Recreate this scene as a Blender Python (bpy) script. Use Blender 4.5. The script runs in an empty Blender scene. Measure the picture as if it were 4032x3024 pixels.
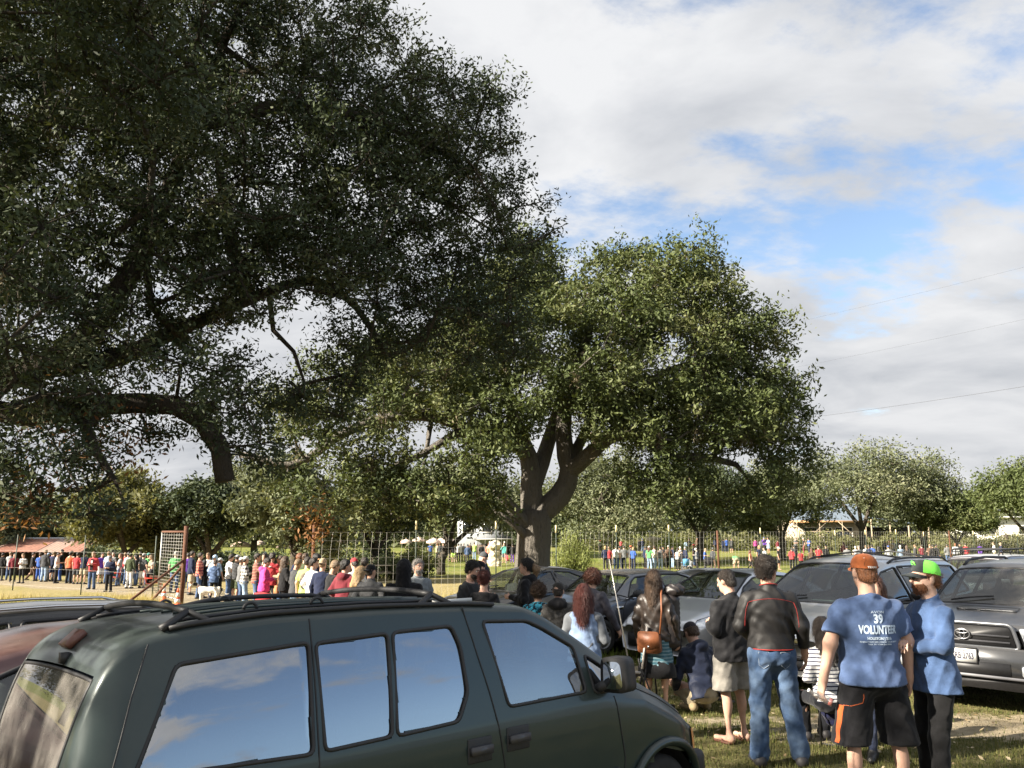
import bpy, bmesh, math, random
import numpy as np
from mathutils import Vector, Matrix, Euler
R = math.radians
SC = bpy.context.scene
COL = SC.collection
# ------------------------------------------------------------------ camera, sky, sun, exposure
CAM_H, FOC, HZ = 2.12, 825.0, 531.0          # metres, focal length and horizon row for a 1024 x 768 frame
PITCH = math.atan((HZ - 384) / FOC)
cd = bpy.data.cameras.new('camera'); cam = bpy.data.objects.new('camera', cd); COL.objects.link(cam)
cd.sensor_fit = 'HORIZONTAL'; cd.sensor_width = 36.0; cd.lens = 36.0 * FOC / 1024
cd.clip_start = 0.05; cd.clip_end = 3000
cam.location = (0, 0, CAM_H); cam.rotation_euler = (math.pi / 2 + PITCH, 0, 0)
SC.camera = cam
SUN_AZ = (-0.93, -0.37); SUN_EL = R(29)
_n = math.hypot(*SUN_AZ)
SUN_DIR = Vector((SUN_AZ[0] / _n * math.cos(SUN_EL), SUN_AZ[1] / _n * math.cos(SUN_EL), math.sin(SUN_EL)))
sd = bpy.data.lights.new('sun', 'SUN'); sun = bpy.data.objects.new('sun', sd); COL.objects.link(sun)
sd.energy = 4.5; sd.angle = R(0.53); sd.color = (1.0, 0.91, 0.77)
sun.rotation_euler = (-SUN_DIR).to_track_quat('-Z', 'Y').to_euler()
SC.view_settings.view_transform = 'Standard'; SC.view_settings.look = 'None'
SC.view_settings.gamma = 1.0; SC.view_settings.use_curve_mapping = False
SC.view_settings.exposure = 2.0
SC.cycles.max_bounces = 6; SC.cycles.diffuse_bounces = 3; SC.cycles.glossy_bounces = 3
SC.cycles.transmission_bounces = 4; SC.cycles.transparent_max_bounces = 12
SC.cycles.caustics_reflective = False; SC.cycles.caustics_refractive = False
SC.cycles.use_denoising = True

def make_world():
    w = bpy.data.worlds.new('World'); SC.world = w; w.use_nodes = True
    nt = w.node_tree; nt.nodes.clear(); N = nt.nodes.new; L = nt.links.new
    out = N('ShaderNodeOutputWorld'); bg = N('ShaderNodeBackground'); L(bg.outputs[0], out.inputs[0])
    bg.inputs['Strength'].default_value = 0.062
    sky = N('ShaderNodeTexSky'); sky.sky_type = 'NISHITA'; sky.sun_disc = False
    sky.sun_elevation = SUN_EL; sky.sun_rotation = math.atan2(SUN_DIR.x, SUN_DIR.y)
    sky.air_density = 1.0; sky.dust_density = 0.6; sky.ozone_density = 1.6
    tc = N('ShaderNodeTexCoord'); sep = N('ShaderNodeSeparateXYZ'); L(tc.outputs['Generated'], sep.inputs[0])
    def m(op, a, b=None, c=None, clamp=False):
        n = N('ShaderNodeMath'); n.operation = op; n.use_clamp = clamp
        for i, v in enumerate((a, b, c)):
            if v is None: continue
            if isinstance(v, (int, float)): n.inputs[i].default_value = v
            else: L(v, n.inputs[i])
        return n.outputs[0]
    zz = m('MAXIMUM', sep.outputs[2], 0.0)
    den = m('ADD', zz, 0.22)
    X = m('DIVIDE', sep.outputs[0], den); Y = m('DIVIDE', sep.outputs[1], den)
    cmb = N('ShaderNodeCombineXYZ'); L(X, cmb.inputs[0]); L(Y, cmb.inputs[1])
    mp = N('ShaderNodeMapping'); L(cmb.outputs[0], mp.inputs[0])
    mp.inputs['Rotation'].default_value = (0, 0, R(-28)); mp.inputs['Scale'].default_value = (0.95, 1.2, 1)
    def noise(vec, sc, det, rough, dist=0.0, loc=None):
        n = N('ShaderNodeTexNoise'); n.inputs['Scale'].default_value = sc; n.inputs['Detail'].default_value = det
        n.inputs['Roughness'].default_value = rough; n.inputs['Distortion'].default_value = dist
        if loc is not None:
            a = N('ShaderNodeVectorMath'); a.operation = 'ADD'; L(vec, a.inputs[0]); a.inputs[1].default_value = loc; vec = a.outputs[0]
        L(vec, n.inputs['Vector']); return n.outputs['Fac']
    n1 = noise(mp.outputs[0], 1.5, 10, 0.58, 0.1, (3.1, 1.7, 0))
    n2 = noise(mp.outputs[0], 5.0, 8, 0.62, 0.15, (7.7, 2.3, 0))
    # openings of blue: two broad bands in the sheet of cloud
    def hole(cx, cy, rx, ry, rot):
        dx = m('SUBTRACT', X, cx); dy = m('SUBTRACT', Y, cy)
        c, s = math.cos(rot), math.sin(rot)
        u = m('ADD', m('MULTIPLY', dx, c / rx), m('MULTIPLY', dy, s / rx))
        v = m('ADD', m('MULTIPLY', dx, -s / ry), m('MULTIPLY', dy, c / ry))
        d2 = m('ADD', m('MULTIPLY', u, u), m('MULTIPLY', v, v))
        return m('POWER', 2.718, m('MULTIPLY', d2, -1.0))
    h1 = hole(HOLE1[0], HOLE1[1], HOLE1[2], HOLE1[3], HOLE1[4])
    h2 = hole(HOLE2[0], HOLE2[1], HOLE2[2], HOLE2[3], HOLE2[4])
    f = m('ADD', m('MULTIPLY', n1, 0.72), m('MULTIPLY', n2, 0.28))
    f = m('SUBTRACT', m('SUBTRACT', f, m('MULTIPLY', h1, 0.175)), m('MULTIPLY', h2, 0.27))
    # thicker deck toward the horizon
    f = m('ADD', f, m('MULTIPLY', m('SUBTRACT', 0.25, zz, clamp=True), 0.35))
    mr = N('ShaderNodeMapRange'); mr.interpolation_type = 'SMOOTHSTEP'; L(f, mr.inputs[0])
    mr.inputs[1].default_value = 0.325; mr.inputs[2].default_value = 0.445; mr.inputs[3].default_value = 0.06
    n3 = noise(mp.outputs[0], 1.9, 8, 0.55, 0.3, (0.6, 9.2, 0))
    sh = N('ShaderNodeMapRange'); L(n3, sh.inputs[0]); sh.inputs[1].default_value = 0.33; sh.inputs[2].default_value = 0.62
    cr = N('ShaderNodeMix'); cr.data_type = 'RGBA'; L(sh.outputs[0], cr.inputs[0])
    cr.inputs[6].default_value = (2.4, 2.5, 2.68, 1); cr.inputs[7].default_value = (3.6, 3.63, 3.7, 1)
    hz = N('ShaderNodeMapRange'); L(zz, hz.inputs[0]); hz.inputs[1].default_value = 0.02; hz.inputs[2].default_value = 0.34
    hz.inputs[3].default_value = 0.90; hz.inputs[4].default_value = 1.0
    cs = N('ShaderNodeVectorMath'); cs.operation = 'SCALE'; L(cr.outputs[2], cs.inputs[0]); L(hz.outputs[0], cs.inputs['Scale'])
    ss = N('ShaderNodeVectorMath'); ss.operation = 'SCALE'; L(sky.outputs[0], ss.inputs[0]); ss.inputs['Scale'].default_value = 0.95
    mx = N('ShaderNodeMix'); mx.data_type = 'RGBA'; L(mr.outputs[0], mx.inputs[0]); L(ss.outputs[0], mx.inputs[6]); L(cs.outputs[0], mx.inputs[7])
    L(mx.outputs[2], bg.inputs['Color'])
def _dirxy(px, py):
    u = (px - 512) / FOC; v = (384 - py) / FOC; c, s = math.cos(PITCH), math.sin(PITCH)
    d = Vector((u, c - v * s, s + v * c)).normalized()
    return d.x / (max(d.z, 0) + .22), d.y / (max(d.z, 0) + .22)
_a = _dirxy(800, 232); _b = _dirxy(620, 190)
HOLE1 = (_a[0], _a[1], 0.60, 0.24, R(-14))
HOLE2 = (2.3, -0.35, 1.7, 1.0, R(-30))
make_world()
# ------------------------------------------------------------------ helpers
K4 = 4032 / 1024.0
def ray4(x, y):
    u = (x / K4 - 512) / FOC; v = (384 - y / K4) / FOC; c, s = math.cos(PITCH), math.sin(PITCH)
    return (u, c - v * s, s + v * c)
def P4(x, y, Y):
    "world point at depth Y that the full-size photograph shows at x, y"
    r = ray4(x, y); t = Y / r[1]; return Vector((r[0] * t, Y, CAM_H + r[2] * t))
def X4(x, Y, y=2200):
    r = ray4(x, y); return r[0] * Y / r[1]
def ss(a, b, x):
    t = np.clip((np.asarray(x, float) - a) / (b - a), 0, 1); return t * t * (3 - 2 * t)
def ground(x, y):
    x = np.asarray(x, float); y = np.asarray(y, float)
    lw = 1 - ss(-.16, .04, x / np.maximum(y, 4))
    return (-0.5 * (ss(13, 31, y) * (1 - lw) + ss(7.5, 23, y) * lw) - 0.5 * ss(38, 70, y) + 0.5 * ss(76, 112, y)
            + 0.02 * np.sin(x * 0.9 + 1.3) * np.cos(y * 0.7) + 0.012 * np.sin(x * 2.3 + y * 1.7))
def gz(x, y): return float(ground(x, y))
def link(o, parent=None):
    COL.objects.link(o)
    if parent is not None: o.parent = parent
    return o
def tag(o, label=None, cat=None, group=None, kind=None):
    if label: o['label'] = label
    if cat: o['category'] = cat
    if group: o['group'] = group
    if kind: o['kind'] = kind
    return o
def empty(name, loc=(0, 0, 0), rz=0, scale=1.0):
    o = bpy.data.objects.new(name, None); COL.objects.link(o); o.location = loc; o.rotation_euler = (0, 0, rz)
    o.scale = (scale,) * 3; o.empty_display_size = .2
    return o
def mesh_np(name, V, F, smooth=False):
    "mesh from an (n,3) array and faces: an (m,k) array or a list of lists"
    me = bpy.data.meshes.new(name); V = np.asarray(V, np.float32)
    if isinstance(F, np.ndarray):
        m, k = F.shape; tot = np.full(m, k, np.int32); idx = F.astype(np.int32).ravel()
    else:
        tot = np.array([len(f) for f in F], np.int32); idx = np.array([i for f in F for i in f], np.int32)
    me.vertices.add(len(V)); me.vertices.foreach_set('co', V.ravel())
    me.loops.add(len(idx)); me.loops.foreach_set('vertex_index', idx)
    me.polygons.add(len(tot)); st = np.zeros(len(tot), np.int32); st[1:] = np.cumsum(tot)[:-1]
    me.polygons.foreach_set('loop_start', st); me.polygons.foreach_set('loop_total', tot)
    if smooth: me.polygons.foreach_set('use_smooth', np.ones(len(tot), bool))
    me.update(calc_edges=True); me.validate(); return me
def obj(name, me, mat=None, parent=None, loc=None, rot=None):
    o = bpy.data.objects.new(name, me); COL.objects.link(o)
    if mat is not None and len(me.materials) == 0: me.materials.append(mat)
    if parent is not None: o.parent = parent
    if loc is not None: o.location = loc
    if rot is not None: o.rotation_euler = rot
    return o
class MB:
    "collects simple solids and links them as ONE mesh object"
    def __init__(s): s.v = []; s.f = []; s.sm = False
    def add(s, V, F):
        b = len(s.v); s.v += [tuple(p) for p in V]; s.f += [[i + b for i in f] for f in F]; return s
    def box(s, c, d, rot=None):
        c = Vector(c); h = [x / 2 for x in d]; M = rot if rot is not None else Matrix.Identity(3)
        V = [c + M @ Vector((sx * h[0], sy * h[1], sz * h[2])) for sx in (-1, 1) for sy in (-1, 1) for sz in (-1, 1)]
        return s.add(V, [(0, 1, 3, 2), (4, 6, 7, 5), (0, 4, 5, 1), (2, 3, 7, 6), (0, 2, 6, 4), (1, 5, 7, 3)])
    def tube(s, pts, r, n=8, cap=True, closed=False):
        pts = [Vector(p) for p in pts]; rr = r if hasattr(r, '__len__') else [r] * len(pts)
        V, F = [], []; up = Vector((0, 0, 1)); prev = None
        for i, p in enumerate(pts):
            a = pts[i - 1] if i or closed else p; b = pts[(i + 1) % len(pts)] if i + 1 < len(pts) or closed else p
            t = (b - a).normalized() if (b - a).length > 1e-9 else Vector((0, 0, 1))
            if prev is None:
                u = t.cross(up)
                if u.length < 1e-3: u = t.cross(Vector((1, 0, 0)))
            else: u = prev - t * prev.dot(t)
            if u.length < 1e-6: u = t.orthogonal()
            u.normalize(); w = t.cross(u); prev = u
            for j in range(n):
                a_ = 2 * math.pi * j / n; V.append(p + (u * math.cos(a_) + w * math.sin(a_)) * rr[i])
        m = len(pts)
        for i in range(m if closed else m - 1):
            for j in range(n):
                i2 = (i + 1) % m; F.append((i * n + j, i * n + (j + 1) % n, i2 * n + (j + 1) % n, i2 * n + j))
        if cap and not closed:
            F.append(tuple(range(n - 1, -1, -1))); F.append(tuple(range((m - 1) * n, m * n)))
        return s.add(V, F)
    def lathe(s, prof, c=(0, 0, 0), n=16, axis=None):
        "prof: (radius, height) pairs turned about axis (default z)"
        M = axis if axis is not None else Matrix.Identity(3); c = Vector(c); V, F = [], []
        for (r, z) in prof:
            for j in range(n):
                a = 2 * math.pi * j / n; V.append(c + M @ Vector((r * math.cos(a), r * math.sin(a), z)))
        for i in range(len(prof) - 1):
            for j in range(n): F.append((i * n + j, i * n + (j + 1) % n, (i + 1) * n + (j + 1) % n, (i + 1) * n + j))
        if prof[0][0] > 1e-5: F.append(tuple(range(n - 1, -1, -1)))
        if prof[-1][0] > 1e-5: F.append(tuple(range((len(prof) - 1) * n, len(prof) * n)))
        return s.add(V, F)
    def prism(s, poly, d, M=None):
        "flat polygon (x, y) extruded by d along local z, placed by the 4x4 M"
        M = M if M is not None else Matrix.Identity(4); n = len(poly)
        V = [M @ Vector((x, y, 0)) for x, y in poly] + [M @ Vector((x, y, d)) for x, y in poly]
        F = [tuple(range(n - 1, -1, -1)), tuple(range(n, 2 * n))] + [(i, (i + 1) % n, n + (i + 1) % n, n + i) for i in range(n)]
        return s.add(V, F)
    def build(s, name, mat, parent=None, smooth=False, loc=None, rot=None):
        me = mesh_np(name, s.v, s.f, smooth); return obj(name, me, mat, parent, loc, rot)
# ------------------------------------------------------------------ materials
MATS = {}
def _lin(c): return tuple(c) + (1,) if len(c) == 3 else tuple(c)
def srgb(r, g, b):
    f = lambda v: (v / 255 / 12.92) if v / 255 <= .04045 else ((v / 255 + .055) / 1.055) ** 2.4
    return (f(r), f(g), f(b))
def bsdf(name):
    m = bpy.data.materials.new(name); m.use_nodes = True; nt = m.node_tree
    return m, nt, nt.nodes['Principled BSDF'], nt.nodes['Material Output']
def tex(nt, scale, detail=4, rough=.55, kind='Object', typ='ShaderNodeTexNoise', sc3=None, loc=None):
    tc = nt.nodes.new('ShaderNodeTexCoord'); v = tc.outputs[kind]
    if sc3 is not None or loc is not None:
        mp = nt.nodes.new('ShaderNodeMapping'); nt.links.new(v, mp.inputs[0]); v = mp.outputs[0]
        if sc3: mp.inputs['Scale'].default_value = sc3
        if loc: mp.inputs['Location'].default_value = loc
    t = nt.nodes.new(typ); nt.links.new(v, t.inputs['Vector'])
    if 'Scale' in t.inputs: t.inputs['Scale'].default_value = scale
    if 'Detail' in t.inputs: t.inputs['Detail'].default_value = detail
    if 'Roughness' in t.inputs: t.inputs['Roughness'].default_value = rough
    return t
def ramp(nt, fac, stops):
    r = nt.nodes.new('ShaderNodeValToRGB'); nt.links.new(fac, r.inputs[0]); e = r.color_ramp.elements
    while len(e) < len(stops): e.new(.5)
    for i, (p, c) in enumerate(stops): e[i].position = p; e[i].color = _lin(c)
    return r.outputs[0]
def mixc(nt, fac, a, b, blend='MIX'):
    x = nt.nodes.new('ShaderNodeMix'); x.data_type = 'RGBA'; x.blend_type = blend
    for i, v in ((0, fac), (6, a), (7, b)):
        if isinstance(v, (int, float)): x.inputs[i].default_value = v
        elif isinstance(v, tuple): x.inputs[i].default_value = _lin(v)
        else: nt.links.new(v, x.inputs[i])
    return x.outputs[2]
def mth(nt, op, a, b=None, clamp=False):
    n = nt.nodes.new('ShaderNodeMath'); n.operation = op; n.use_clamp = clamp
    for i, v in ((0, a), (1, b)):
        if v is None: continue
        if isinstance(v, (int, float)): n.inputs[i].default_value = v
        else: nt.links.new(v, n.inputs[i])
    return n.outputs[0]
def bump(nt, p, height, strength=.3, dist=.01):
    b = nt.nodes.new('ShaderNodeBump'); nt.links.new(height, b.inputs['Height']); b.inputs['Strength'].default_value = strength
    b.inputs['Distance'].default_value = dist; nt.links.new(b.outputs[0], p.inputs['Normal'])
def plain(name, col, rough=.6, metal=0., var=.12, scale=8., bmp=.0, spec=.5, coat=0.):
    "simple painted or moulded surface with mottled colour"
    if name in MATS: return MATS[name]
    m, nt, p, o = bsdf(name)
    t = tex(nt, scale, 5); a = tuple(c * (1 - var) for c in col); b = tuple(min(1, c * (1 + var)) for c in col)
    nt.links.new(ramp(nt, t.outputs['Fac'], [(.3, a), (.7, b)]), p.inputs['Base Color'])
    p.inputs['Roughness'].default_value = rough; p.inputs['Metallic'].default_value = metal
    p.inputs['Specular IOR Level'].default_value = spec; p.inputs['Coat Weight'].default_value = coat
    if bmp: bump(nt, p, t.outputs['Fac'], bmp, .01)
    MATS[name] = m; return m
def cloth(name, col, col2=None, pattern=None, scale=1., rough=.9):
    "woven fabric; pattern: plaid, check, stripe, camo, denim, floral"
    if name in MATS: return MATS[name]
    m, nt, p, o = bsdf(name); L = nt.links.new
    tc = nt.nodes.new('ShaderNodeTexCoord'); sep = nt.nodes.new('ShaderNodeSeparateXYZ'); L(tc.outputs['Object'], sep.inputs[0])
    t = tex(nt, 14, 5, .6); base = ramp(nt, t.outputs['Fac'], [(.3, tuple(c * .82 for c in col)), (.72, tuple(min(1, c * 1.12) for c in col))])
    def band(s, freq, duty):
        f = mth(nt, 'FRACT', mth(nt, 'MULTIPLY', s, freq)); return mth(nt, 'LESS_THAN', f, duty)
    if pattern in ('plaid', 'check'):
        d = mth(nt, 'ADD', sep.outputs[0], sep.outputs[1])
        a = band(d, 9 * scale, .5); b = band(sep.outputs[2], 9 * scale, .5)
        f = mth(nt, 'MULTIPLY', mth(nt, 'ADD', a, b), .5)
        base = mixc(nt, f, base, col2 or (.02, .02, .02))
    elif pattern == 'stripe':
        base = mixc(nt, band(sep.outputs[2], 22 * scale, .3), base, col2 or (.01, .01, .03))
    elif pattern in ('camo', 'floral'):
        v = tex(nt, 16 * scale if pattern == 'camo' else 30 * scale, 3, .6)
        base = mixc(nt, ramp(nt, v.outputs['Fac'], [(.47, (0, 0, 0)), (.53, (1, 1, 1))]), base, col2 or (.1, .1, .05))
    elif pattern == 'denim':
        v = tex(nt, 4.5, 4, .6); v2 = tex(nt, 30, 3, .6, sc3=(6, 6, 1))
        f = mth(nt, 'MULTIPLY', ramp(nt, v.outputs['Fac'], [(.42, (0, 0, 0)), (.68, (1, 1, 1))]), .55)
        base = mixc(nt, f, base, col2 or tuple(min(1, c * 2.2 + .05) for c in col))
        base = mixc(nt, mth(nt, 'MULTIPLY', v2.outputs['Fac'], .25), base, tuple(c * .5 for c in col))
    elif pattern == 'knit':
        base = mixc(nt, mth(nt, 'MULTIPLY', band(sep.outputs[2], 30 * scale, .4), .6), base, col2 or tuple(c * .5 for c in col))
    L(base, p.inputs['Base Color']); p.inputs['Roughness'].default_value = rough
    p.inputs['Specular IOR Level'].default_value = .2
    p.inputs['Sheen Weight'].default_value = .12
    w = tex(nt, 9, 4, .6); w2 = tex(nt, 300, 2, .5); bump(nt, p, mth(nt, 'ADD', w.outputs['Fac'], mth(nt, 'MULTIPLY', w2.outputs['Fac'], .05)), .38, .03)
    MATS[name] = m; return m
def glass(name, tint, refl=1.0, trans=.5, dust=.0):
    "car glass: tinted see-through sheet with a clear reflection"
    if name in MATS: return MATS[name]
    m = bpy.data.materials.new(name); m.use_nodes = True; nt = m.node_tree; nt.nodes.clear(); N = nt.nodes.new; L = nt.links.new
    o = N('ShaderNodeOutputMaterial'); tr = N('ShaderNodeBsdfTransparent'); tr.inputs[0].default_value = _lin(tuple(c * trans for c in tint))
    gl = N('ShaderNodeBsdfGlossy'); gl.inputs['Roughness'].default_value = .012; gl.inputs['Color'].default_value = (.95, .97, 1, 1)
    ge = N('ShaderNodeNewGeometry'); dt = N('ShaderNodeVectorMath'); dt.operation = 'DOT_PRODUCT'; L(ge.outputs['Normal'], dt.inputs[0]); L(ge.outputs['Incoming'], dt.inputs[1])
    q = mth(nt, 'POWER', mth(nt, 'SUBTRACT', 1.0, mth(nt, 'ABSOLUTE', dt.outputs['Value']), True), 5.0); sch = mth(nt, 'ADD', mth(nt, 'MULTIPLY', q, 1 - refl), refl, True)
    mx = N('ShaderNodeMixShader'); L(sch, mx.inputs[0]); L(tr.outputs[0], mx.inputs[1]); L(gl.outputs[0], mx.inputs[2])
    res = mx.outputs[0]
    if dust:
        df = N('ShaderNodeBsdfDiffuse'); df.inputs[0].default_value = (.45, .42, .38, 1)
        t = tex(nt, 3.5, 6, .65); m2 = N('ShaderNodeMixShader')
        L(mth(nt, 'MULTIPLY', ramp(nt, t.outputs['Fac'], [(.35, (.25,) * 3), (.75, (1,) * 3)]), dust), m2.inputs[0]); L(res, m2.inputs[1]); L(df.outputs[0], m2.inputs[2]); res = m2.outputs[0]
    L(res, o.inputs[0]); MATS[name] = m; return m
def carpaint(name, col, metal=.35, rough=.28, dust=.25, dustcol=(.30, .27, .23), coat=.8):
    "clear-coated paint with dust lying on the upward faces"
    if name in MATS: return MATS[name]
    m, nt, p, o = bsdf(name); L = nt.links.new
    fl = tex(nt, 260, 2, .5); base = mixc(nt, mth(nt, 'MULTIPLY', fl.outputs['Fac'], .25), col, tuple(min(1, c * 1.7 + .01) for c in col))
    g = nt.nodes.new('ShaderNodeNewGeometry'); sp = nt.nodes.new('ShaderNodeSeparateXYZ'); L(g.outputs['Normal'], sp.inputs[0])
    up = nt.nodes.new('ShaderNodeMapRange'); L(sp.outputs[2], up.inputs[0]); up.inputs[1].default_value = .15; up.inputs[2].default_value = .95
    t = tex(nt, 2.2, 8, .65); t2 = tex(nt, 40, 4, .6)
    d = mth(nt, 'MULTIPLY', up.outputs[0], ramp(nt, t.outputs['Fac'], [(.3, (.35,) * 3), (.7, (1,) * 3)]))
    d = mth(nt, 'ADD', mth(nt, 'MULTIPLY', d, dust), mth(nt, 'MULTIPLY', t2.outputs['Fac'], dust * .12), True)
    L(mixc(nt, d, base, dustcol), p.inputs['Base Color'])
    p.inputs['Metallic'].default_value = metal; L(mth(nt, 'ADD', mth(nt, 'MULTIPLY', d, .5), rough, True), p.inputs['Roughness'])
    p.inputs['Coat Weight'].default_value = coat; L(mth(nt, 'ADD', mth(nt, 'MULTIPLY', d, .5), .04), p.inputs['Coat Roughness'])
    MATS[name] = m; return m
def leafmat(name, cols, trans=.35, rough=.45):
    if name in MATS: return MATS[name]
    m, nt, p, o = bsdf(name); L = nt.links.new
    a = nt.nodes.new('ShaderNodeAttribute'); a.attribute_name = 'tone'
    n = len(cols); c = ramp(nt, a.outputs['Fac'], [(i / (n - 1), cols[i]) for i in range(n)])
    L(c, p.inputs['Base Color']); p.inputs['Roughness'].default_value = rough + .15; p.inputs['Specular IOR Level'].default_value = .25
    t = nt.nodes.new('ShaderNodeBsdfTranslucent'); L(mixc(nt, 1.0, c, (1.0, .95, .45), 'MULTIPLY'), t.inputs[0])
    x = nt.nodes.new('ShaderNodeMixShader'); x.inputs[0].default_value = trans
    L(p.outputs[0], x.inputs[1]); L(t.outputs[0], x.inputs[2]); L(x.outputs[0], o.inputs[0])
    MATS[name] = m; return m
def barkmat(name, c1, c2, scale=1.):
    if name in MATS: return MATS[name]
    m, nt, p, o = bsdf(name); L = nt.links.new
    t = tex(nt, 5 * scale, 8, .7, sc3=(2.2, 2.2, .55)); v = tex(nt, 9 * scale, typ='ShaderNodeTexVoronoi', sc3=(1.6, 1.6, .35))
    f = mth(nt, 'MULTIPLY', t.outputs['Fac'], mth(nt, 'ADD', v.outputs['Distance'], .45))
    L(ramp(nt, f, [(.22, c1), (.6, c2)]), p.inputs['Base Color']); p.inputs['Roughness'].default_value = .95
    p.inputs['Specular IOR Level'].default_value = .1; bump(nt, p, f, 1.0, .08); MATS[name] = m; return m
# ------------------------------------------------------------------ ground
def vnoise(x, y, seed=0):
    xi = np.floor(x).astype(np.int64); yi = np.floor(y).astype(np.int64); xf = x - xi; yf = y - yi
    def h(a, b):
        n = (a * 374761393 + b * 668265263 + seed * 1442695041) & 0x7fffffff
        n = ((n ^ (n >> 13)) * 1274126177) & 0x7fffffff
        return ((n ^ (n >> 16)) & 0xffff) / 65535.0
    u = xf * xf * (3 - 2 * xf); v = yf * yf * (3 - 2 * yf)
    return (h(xi, yi) * (1 - u) + h(xi + 1, yi) * u) * (1 - v) + (h(xi, yi + 1) * (1 - u) + h(xi + 1, yi + 1) * u) * v
def fbm(x, y, seed=0, o=4):
    r = 0; a = .5; t = 0
    for i in range(o): r = r + a * vnoise(x * 2 ** i, y * 2 ** i, seed + i); t += a; a *= .55
    return r / t
PATH = np.array([(-60, 62), (-34, 50), (-23, 42.5), (-15, 37), (-10.5, 31.5), (-7.5, 26), (-5.2, 20.5), (-4.0, 16.5), (-3.2, 13.5)], float)
def path_dist(x, y):
    d = np.full(np.shape(x), 1e9)
    for (a, b) in zip(PATH[:-1], PATH[1:]):
        ab = b - a; t = np.clip(((x - a[0]) * ab[0] + (y - a[1]) * ab[1]) / (ab @ ab), 0, 1)
        d = np.minimum(d, np.hypot(x - a[0] - t * ab[0], y - a[1] - t * ab[1]))
    return d
def soil(x, y):
    n = fbm(x * .9 + 11, y * 1.4 + 5, 3) - .5
    def pt(cx, cy, rx, ry): return np.exp(-(((x - cx) / rx) ** 2 + ((y - cy) / ry) ** 2))
    s = .95 * pt(4.6, 9.9, 2.5, .6) + .75 * pt(6.2, 9.3, 1.8, .5) + .8 * pt(5.6, 7.2, 1.7, .7) + .5 * pt(3.0, 9.0, .8, .5) + .45 * pt(2.4, 13, 3, 1) + .5 * pt(-2, 10, 4, 3)
    s = s + 2.4 * n * (1 - ss(16, 24, y)) * .55
    pd = path_dist(x, y) + 1.6 * (fbm(x * .6, y * .6, 9) - .5)
    s = np.maximum(s, 1.1 * (1 - ss(1.1, 2.2, pd)) * ss(13, 18, y))
    return np.clip(s, 0, 1)
def dryness(x, y):
    left = 1 - ss(0.02, 0.10, x / np.maximum(y, 1) + .04)
    d = .15 + .85 * left * ss(11, 16, y) * (1 - ss(48, 60, y))
    g = np.exp(-(((x + 8.3) / 2.6) ** 2 + ((y - 24.5) / 3.2) ** 2)) + np.exp(-(((x + 17) / 3) ** 2 + ((y - 30) / 3.0) ** 2))
    n = fbm(x * .35, y * .35, 21)
    lawn = ss(-1, 3, x - (y - 24) * 1.05 - 0) * 0
    return np.clip(d - 1.1 * g + 1.0 * (n - .5), 0, 1)
def lot(x, y): return 1 - ss(17, 26, y)
def make_ground():
    ys = np.concatenate([np.linspace(-40, 2, 22)[:-1], np.arange(2, 34, .14), np.geomspace(34, 1600, 120)])
    xs = np.concatenate([-np.geomspace(1400, 26, 50)[:-1], np.arange(-26, 20, .16), np.geomspace(20, 1400, 50)])
    XX, YY = np.meshgrid(xs, ys); ZZ = ground(XX, YY)
    near = (YY > 2) & (YY < 34) & (XX > -26) & (XX < 20)
    s = soil(XX, YY); ZZ = ZZ + np.where(near, .02 * (fbm(XX * 3, YY * 3, 5) - .5) - .015 * s, 0)
    V = np.stack([XX, YY, ZZ], -1).reshape(-1, 3); ny, nx = XX.shape
    i = np.arange(ny * nx).reshape(ny, nx); F = np.stack([i[:-1, :-1], i[:-1, 1:], i[1:, 1:], i[1:, :-1]], -1).reshape(-1, 4)
    me = mesh_np('ground', V, F, True)
    for nm, arr in (('soil', s), ('dry', dryness(XX, YY)), ('lot', lot(XX, YY))):
        a = me.attributes.new(nm, 'FLOAT', 'POINT'); a.data.foreach_set('value', arr.astype(np.float32).ravel())
    m, nt, p, o = bsdf('ground_turf'); L = nt.links.new
    def at(n): x = nt.nodes.new('ShaderNodeAttribute'); x.attribute_name = n; return x.outputs['Fac']
    t1 = tex(nt, .55, 8, .62); t2 = tex(nt, 9, 6, .6); t3 = tex(nt, 60, 3, .6)
    lawn = ramp(nt, t1.outputs['Fac'], [(.3, (.115, .150, .030)), (.5, (.165, .195, .040)), (.72, (.215, .215, .058))])
    worn = ramp(nt, t2.outputs['Fac'], [(.3, (.065, .072, .026)), (.55, (.115, .108, .045)), (.75, (.19, .16, .085))])
    dry = ramp(nt, t2.outputs['Fac'], [(.25, (.24, .195, .085)), (.6, (.38, .31, .15)), (.8, (.46, .39, .2))])
    sl = ramp(nt, t2.outputs['Fac'], [(.25, (.25, .205, .135)), (.55, (.36, .30, .205)), (.8, (.46, .40, .29))])
    c = mixc(nt, at('lot'), lawn, worn); c = mixc(nt, at('dry'), c, dry)
    sf = mth(nt, 'ADD', at('soil'), mth(nt, 'MULTIPLY', mth(nt, 'SUBTRACT', t2.outputs['Fac'], .5), .9))
    c = mixc(nt, ramp(nt, sf, [(.38, (0, 0, 0)), (.62, (1, 1, 1))]), c, sl)
    c = mixc(nt, .35, c, ramp(nt, t3.outputs['Fac'], [(.3, (.35,) * 3), (.7, (1,) * 3)]), 'MULTIPLY')
    L(c, p.inputs['Base Color']); p.inputs['Roughness'].default_value = .95; p.inputs['Specular IOR Level'].default_value = .1
    bump(nt, p, mth(nt, 'ADD', t2.outputs['Fac'], t3.outputs['Fac']), .7, .04)
    tag(obj('ground', me, m), kind='structure', label='grassy ground with worn soil and dry straw patches')
make_ground()
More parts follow.
